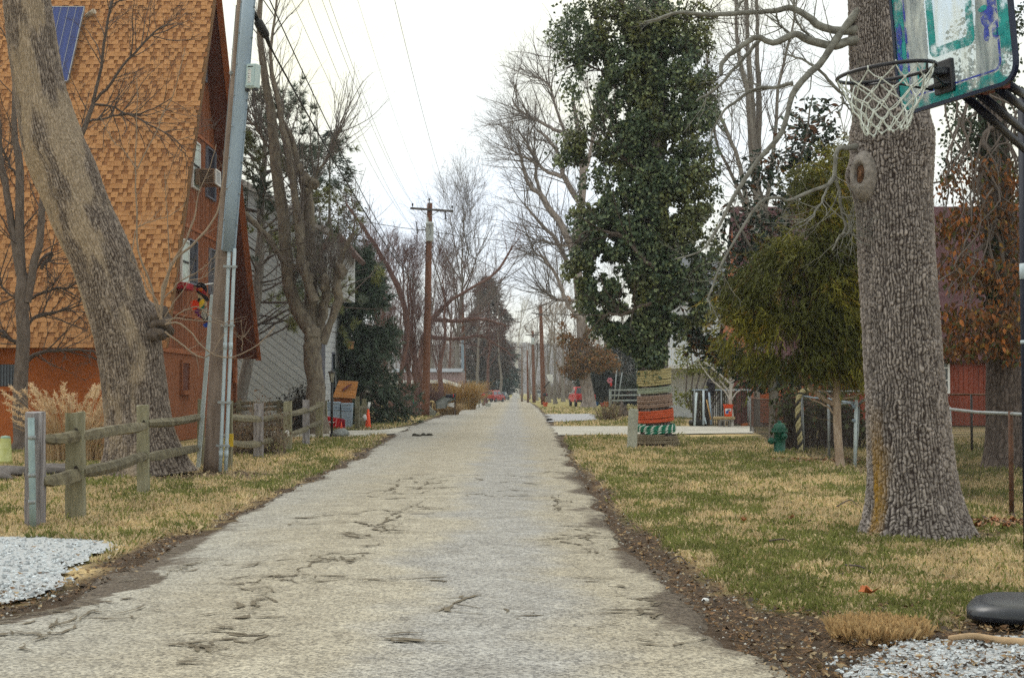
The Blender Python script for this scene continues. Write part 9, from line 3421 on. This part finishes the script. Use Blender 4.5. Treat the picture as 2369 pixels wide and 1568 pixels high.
# twigs on the lawn
TWG = [((1935, 1180), (1965, 1172), (1985, 1176), 'curved dark twig on the tan grass left of the oak'), ((1780, 1262), (1810, 1268), (1830, 1262), 'thin grey twig in the green patch below the lawn middle'), ((1955, 1320), (1990, 1335), (2020, 1338), 'dark twig under the oak toward the orange leaf'), ((545, 1098), (560, 1100), (572, 1104), 'dark twig on dry grass by the leaning utility pole'), ((1540, 1315), (1570, 1310), (1590, 1316), 'pale twig on the dark verge')]
for a, b_, c_, lab in TWG:
 p_ = spline([G(*a) + [0, 0, .05], G(*b_) + [0, 0, .09], G(*c_) + [0, 0, .04]], 10)
 o = MB().tube(p_, np.linspace(.010, .004, 10), 5).build('twig', m_tw_dark, smooth=True)
 tag(o, lab, 'twig', 'twigs on the lawn')
x, y = G(2300, 1212)[0] + g.normal(0, .5, 420), G(2300, 1216)[1] + g.normal(0, .26, 420)
litter('leaf_heap', x, y, g.uniform(0, .07, 420), g.uniform(.025, .06, 420), np.array([[0.30, 0.13, 0.06], [0.20, 0.10, 0.055], [0.40, 0.24, 0.14], [0.10, 0.07, 0.05]])[g.integers(0, 4, 420)], 31)
x, y = G(1935, 1072)[0] + g.normal(0, .5, 260), G(1935, 1068)[1] + g.normal(0, .5, 260)
litter('leaf_heap', x, y, g.uniform(0, .06, 260), g.uniform(.03, .07, 260), np.array([[0.30, 0.13, 0.06], [0.20, 0.10, 0.055], [0.36, 0.24, 0.16], [0.10, 0.07, 0.05]])[g.integers(0, 4, 260)], 32)
# ================================================================== BASKETBALL HOOP (near, right)
bb = T('basketball_hoop', 'portable basketball hoop with teal streaked clear backboard and white net', 'basketball hoop', P(2381, 1440, 8.7) * np.array([1, 1, 0]))
BL, BR, TL = P(2086, 266, 7.16), P(2352, 184, 6.44), P(2061, 0, 7.16)
ax = BR - BL
Wb = np.linalg.norm(ax)
ax /= Wb
upv = TL - BL
upv -= (upv @ ax) * ax
upv /= np.linalg.norm(upv)
nb = np.cross(ax, upv)
if nb[1] > 0:
 nb = -nb
Hb = 0.76
mbk = bpy.data.materials.new('backboard_acrylic')
mbk.use_nodes = True
nt = mbk.node_tree
L = nt.links.new
bs = nt.nodes['Principled BSDF']
bs.inputs['Roughness'].default_value = 0.25
g_ = _n(nt, 'ShaderNodeTexCoord')
mp_ = _n(nt, 'ShaderNodeMapping')
mp_.inputs['Scale'].default_value = (9, 9, 1.6)
L(g_.outputs['Object'], mp_.inputs['Vector'])
n_1 = _n(nt, 'ShaderNodeTexNoise', Scale=1.4, Detail=5, Distortion=2.2)
L(mp_.outputs['Vector'], n_1.inputs['Vector'])
cr_ = _n(nt, 'ShaderNodeValToRGB')
cr_.color_ramp.elements[0].position = 0.35
cr_.color_ramp.elements[0].color = (0.55, 0.63, 0.68, 1)
cr_.color_ramp.elements[1].position = 0.6
cr_.color_ramp.elements[1].color = (0.85, 0.88, 0.84, 1)
L(n_1.outputs['Fac'], cr_.inputs['Fac'])
L(cr_.outputs['Color'], bs.inputs['Base Color'])
tr_n = _n(nt, 'ShaderNodeBsdfTransparent')
tr_n.inputs['Color'].default_value = (0.9, 0.95, 0.98, 1)
tl_n = _n(nt, 'ShaderNodeBsdfTranslucent')
L(cr_.outputs['Color'], tl_n.inputs['Color'])
m1 = _n(nt, 'ShaderNodeMixShader', Fac=0.55)
L(bs.outputs[0], m1.inputs[1])
L(tl_n.outputs[0], m1.inputs[2])
mr_ = _n(nt, 'ShaderNodeMapRange')
mr_.inputs[1].default_value = 0.35
mr_.inputs[2].default_value = 0.68
mr_.inputs[3].default_value = 0.20
mr_.inputs[4].default_value = 0.58
L(n_1.outputs['Fac'], mr_.inputs[0])
m2 = _n(nt, 'ShaderNodeMixShader')
L(mr_.outputs[0], m2.inputs['Fac'])
L(tr_n.outputs[0], m2.inputs[1])
L(m1.outputs[0], m2.inputs[2])
L(m2.outputs[0], nt.nodes['Material Output'].inputs['Surface'])
bp = lambda u, v, w_=0.0: BL + ax * u + upv * v + nb * w_
def rrect(u0, v0, u1, v1, r, n=7):
 p = []
 for (cx_, cy_, a0) in ((u1 - r, v0 + r, -90), (u1 - r, v1 - r, 0), (u0 + r, v1 - r, 90), (u0 + r, v0 + r, 180)):
  for k in range(n):
   a = math.radians(a0 + 90 * k / (n - 1))
   p.append((cx_ + r * math.cos(a), cy_ + r * math.sin(a)))
 return p
b = MB()
b.prism([bp(u, v) for u, v in rrect(0, 0, Wb, Hb, .09)], -nb * .008)
board = b.build('backboard', mbk, bb)
def worn(name, c1, c2, lo, hi, sc):
 m = M(name, c1, 0.5, scale=14, col2=c2, bump=0.0, pos=True)
 nt = m.node_tree
 n1 = _n(nt, 'ShaderNodeTexNoise', Scale=sc, Detail=4, Roughness=0.7)
 L2 = nt.links.new
 L2(nt.nodes['Mapping'].outputs[0], n1.inputs['Vector'])
 mr = _n(nt, 'ShaderNodeMapRange')
 mr.inputs[1].default_value = lo
 mr.inputs[2].default_value = hi
 L2(n1.outputs['Fac'], mr.inputs[0])
 t = _n(nt, 'ShaderNodeBsdfTransparent')
 x = _n(nt, 'ShaderNodeMixShader')
 L2(mr.outputs[0], x.inputs['Fac'])
 L2(t.outputs[0], x.inputs[1])
 L2(nt.nodes['Principled BSDF'].outputs[0], x.inputs[2])
 L2(x.outputs[0], nt.nodes['Material Output'].inputs['Surface'])
 return m
m_teal = worn('teal_paint', (0.0, 0.20, 0.22), (0.02, 0.38, 0.37), 0.40, 0.58, 9)
m_blue = worn('blue_paint', (0.012, 0.03, 0.40), (0.06, 0.10, 0.5), 0.38, 0.60, 22)
def ring(name, o1, o2, w_, mat, par, th=.004, gaps=0.0, seed=0):
 n = len(o1)
 V = [bp(u, v, w_) for u, v in o1] + [bp(u, v, w_) for u, v in o2] + [bp(u, v, w_ + th) for u, v in o1] + [bp(u, v, w_ + th) for u, v in o2]
 F = []
 for i in range(n):
  j = (i + 1) % n
  F += [[2 * n + i, 2 * n + j, 3 * n + j, 3 * n + i], [i, n + i, n + j, j], [i, j, 2 * n + j, 2 * n + i], [n + i, 3 * n + i, 3 * n + j, n + j]]
 b = MB()
 b.add(V, F)
 return b.build(name, mat, par)
ring('border_paint', rrect(.004, .004, Wb - .004, Hb - .004, .088), rrect(.075, .06, Wb - .075, Hb - .06, .05), .002, m_teal, board)
iu0, iu1, iv0, iv1 = .31 * Wb, .70 * Wb, .225, .60
ring('target_square', rrect(iu0, iv0, iu1, iv1, .04), rrect(iu0 + .045, iv0 + .045, iu1 - .045, iv1 - .045, .02), .002, m_teal, board)
ring('edge_trim', rrect(-.012, -.012, Wb + .012, Hb + .012, .10), rrect(.006, .006, Wb - .006, Hb - .006, .085), -.012, M('trim_navy', (0.010, 0.018, 0.05), 0.35), board, .022)
ring('pinstripe', rrect(.082, .067, Wb - .082, Hb - .067, .045), rrect(.092, .075, Wb - .092, Hb - .075, .04), .003, m_blue, board)
g = np.random.default_rng(3)
for k, (u, v, w_, h_, mt) in enumerate(((.82, .33, .10, .10, m_blue), (.80, .25, .04, .07, m_blue), (.87, .25, .04, .09, m_blue), (.86, .39, .05, .05, m_blue), (.79, .37, .06, .03, m_teal), (.90, .24, .07, .04, m_teal), (.20, .16, .03, .14, m_teal), (.26, .18, .03, .10, m_teal), (.05, .40, .05, .12, m_blue), (.04, .30, .035, .2, m_blue))):
 b = MB()
 pts_ = []
 for q in range(10):
  a = q * .628
  pts_.append(bp(u * Wb + w_ * .5 * math.cos(a) * g.uniform(.75, 1.2), v + h_ * .5 * math.sin(a) * g.uniform(.75, 1.2), .0025 + .0003 * k))
 b.prism(pts_, nb * .003)
 b.build('paint_patch', mt, board)
# rim and bracket
m_rim = M('rim_dark', (0.016, 0.016, 0.024), 0.4, 0.2, 6, bump=0.05, spec=0.5)
rc = P(2049, 168, 6.70)
RR = 0.2286
a = np.linspace(0, 2 * math.pi, 49)
e1 = ax - (ax @ upv) * upv
e1 /= np.linalg.norm(e1)
rup = upv * .985 + nb * .04
rup /= np.linalg.norm(rup)
e1 = ax - (ax @ rup) * rup
e1 /= np.linalg.norm(e1)
e2 = np.cross(rup, e1)
b = MB()
b.tube(np.array([rc + e1 * RR * math.cos(t) + e2 * RR * math.sin(t) for t in a]), .0095, 10, False)
rim = b.build('rim', m_rim, bb, smooth=True)
# bracket towards the board
du = (rc - BL) @ ax
bk_c = bp(du, .10, .02)
b = MB()
Rbk = np.stack([ax, nb, upv], 1)
b.rbox(bp(du, .115, .012), (.13, .03, .16), .006, Rbk)
b.rbox(bp(du, .135, .075), (.10, .11, .035), .006, Rbk)
b.rbox(bp(du, .075, .045), (.11, .06, .02), .006, Rbk)
b.build('bracket', m_rim, bb)
b = MB()
for s in (-1, 1):
 b.tube([bp(du + s * .045, .06, .05), rc + (-nb * RR * .55 + ax * s * RR * .62) * .98 - rup * .012, rc + ax * s * RR * .99 - nb * 0.05 - rup * .012], .006, 6)
b.build('brace', m_rim, rim, smooth=True)
# net
NN = 12
rows_ = [(0.0, .228), (.05, .205), (.10, .178), (.145, .150), (.19, .125), (.235, .108), (.27, .098)]
nodes = []
g = np.random.default_rng(8)
for k, (dz, r) in enumerate(rows_):
 row = []
 for q in range(NN):
  t = (q + .5 * (k % 2)) / NN * 2 * math.pi
  row.append(rc + e1 * r * math.cos(t) + e2 * r * math.sin(t) - np.array([0, 0, dz + .012]) + g.normal(0, .004, 3))
 nodes.append(row)
b = MB()
for k in range(len(rows_) - 1):
 for q in range(NN):
  o1_ = q
  o2_ = (q + 1) % NN if k % 2 else (q - 1) % NN
  for o_ in (o1_, o2_):
   A_, B_ = nodes[k][q], nodes[k + 1][o_]
   mid = (A_ + B_) / 2 + g.normal(0, .003, 3) - [0, 0, .004]
   b.tube([A_, mid, B_], .0034, 5, False)
for k in range(1, len(rows_)):
 for q in range(NN):
  b.blob(nodes[k][q], (.007, .007, .009), k, 1, .1)
for q in range(NN):
 p0 = nodes[0][q]
 b.tube([p0 + [0, 0, .02], p0], .004, 5)
b.build('net', M('net_white', (0.62, 0.66, 0.62), 0.8, 0.15, 20), bb, smooth=True, kind='stuff')
# arms, pole, base
m_navy = M('hoop_navy', (0.010, 0.013, 0.026), 0.55, 0.2, 4, bump=0.02, spec=0.15)
for (q0, d0, q1, d1, r) in (((2232, 222), 6.98, (2372, 348), 8.55, .023), ((2262, 215), 6.86, (2378, 312), 8.5, .023), ((2312, 208), 6.72, (2376, 258), 8.3, .023), ((2322, 190), 6.70, (2380, 228), 8.3, .023)):
 b = MB()
 b.tube([P(*q0, d0), P(*q1, d1)], r, 12)
 b.build('arm', m_navy, bb, smooth=True)
b = MB()
b.beam(P(2250, 218, 6.92), P(2326, 196, 6.68), .05, .03, (0, 0, 1))
b.build('back_bar', M('bar_rust', (0.12, 0.02, 0.015), 0.6), bb)
px_ = P(2382, 905, 8.7)[0]
b = MB()
b.tube([[px_, 8.7, .1], [px_, 8.7, 3.3]], .050, 16)
b.build('pole', m_navy, bb, smooth=True)
for (y0, y1) in ((610, 646), (787, 795)):
 b = MB()
 b.tube([[px_, 8.7, P(2382, y1, 8.7)[2]], [px_, 8.7, P(2382, y0, 8.7)[2]]], .0525, 16)
 b.build('label_band', m_pvc, bb, smooth=True)
b = MB()
Rz = rotm('Z', -.35)
bc = np.array([px_ + .42, 9.32, 0.0])
V = []
for z, s in ((.035, 1.0), (.075, 1.0), (.115, .93), (.14, .80)):
 for k in range(20):
  t = k * 2 * math.pi / 20
  e = lambda v: np.sign(v) * abs(v) ** .45
  V.append(bc + Rz @ np.array([.60 * s * e(math.cos(t)), .42 * s * e(math.sin(t)), z]))
b.add(V, [[i * 20 + k, i * 20 + (k + 1) % 20, (i + 1) * 20 + (k + 1) % 20, (i + 1) * 20 + k] for i in range(3) for k in range(20)], [[60 + k for k in range(20)]], [[k for k in range(20)][::-1]])
ba = b.build('base', M('base_plastic', (0.016, 0.020, 0.030), 0.35, 0.15, 9, bump=0.05, spec=0.5), bb, smooth=True)
for q in (-.35, .2):
 b = MB()
 b.lathe([(.001, -.03), (.045, -.03), (.045, .03), (.001, .03)], bc + Rz @ np.array([q, -.33, .04]), 12, rotm('Y', math.pi / 2))
 b.build('wheel', m_black, ba)
# ================================================================== HAZE
hm = bpy.data.materials.new('air_haze')
hm.use_nodes = True
nt = hm.node_tree
nt.nodes.remove(nt.nodes['Principled BSDF'])
pv = _n(nt, 'ShaderNodeVolumePrincipled')
pv.inputs['Color'].default_value = (0.90, 0.94, 1.0, 1)
pv.inputs['Density'].default_value = 0.0004
pv.inputs['Anisotropy'].default_value = 0.0
nt.links.new(pv.outputs[0], nt.nodes['Material Output'].inputs['Volume'])
hz = MB().box((0, 1900, 29), (6000, 4700, 62)).build('haze', hm, kind='stuff')
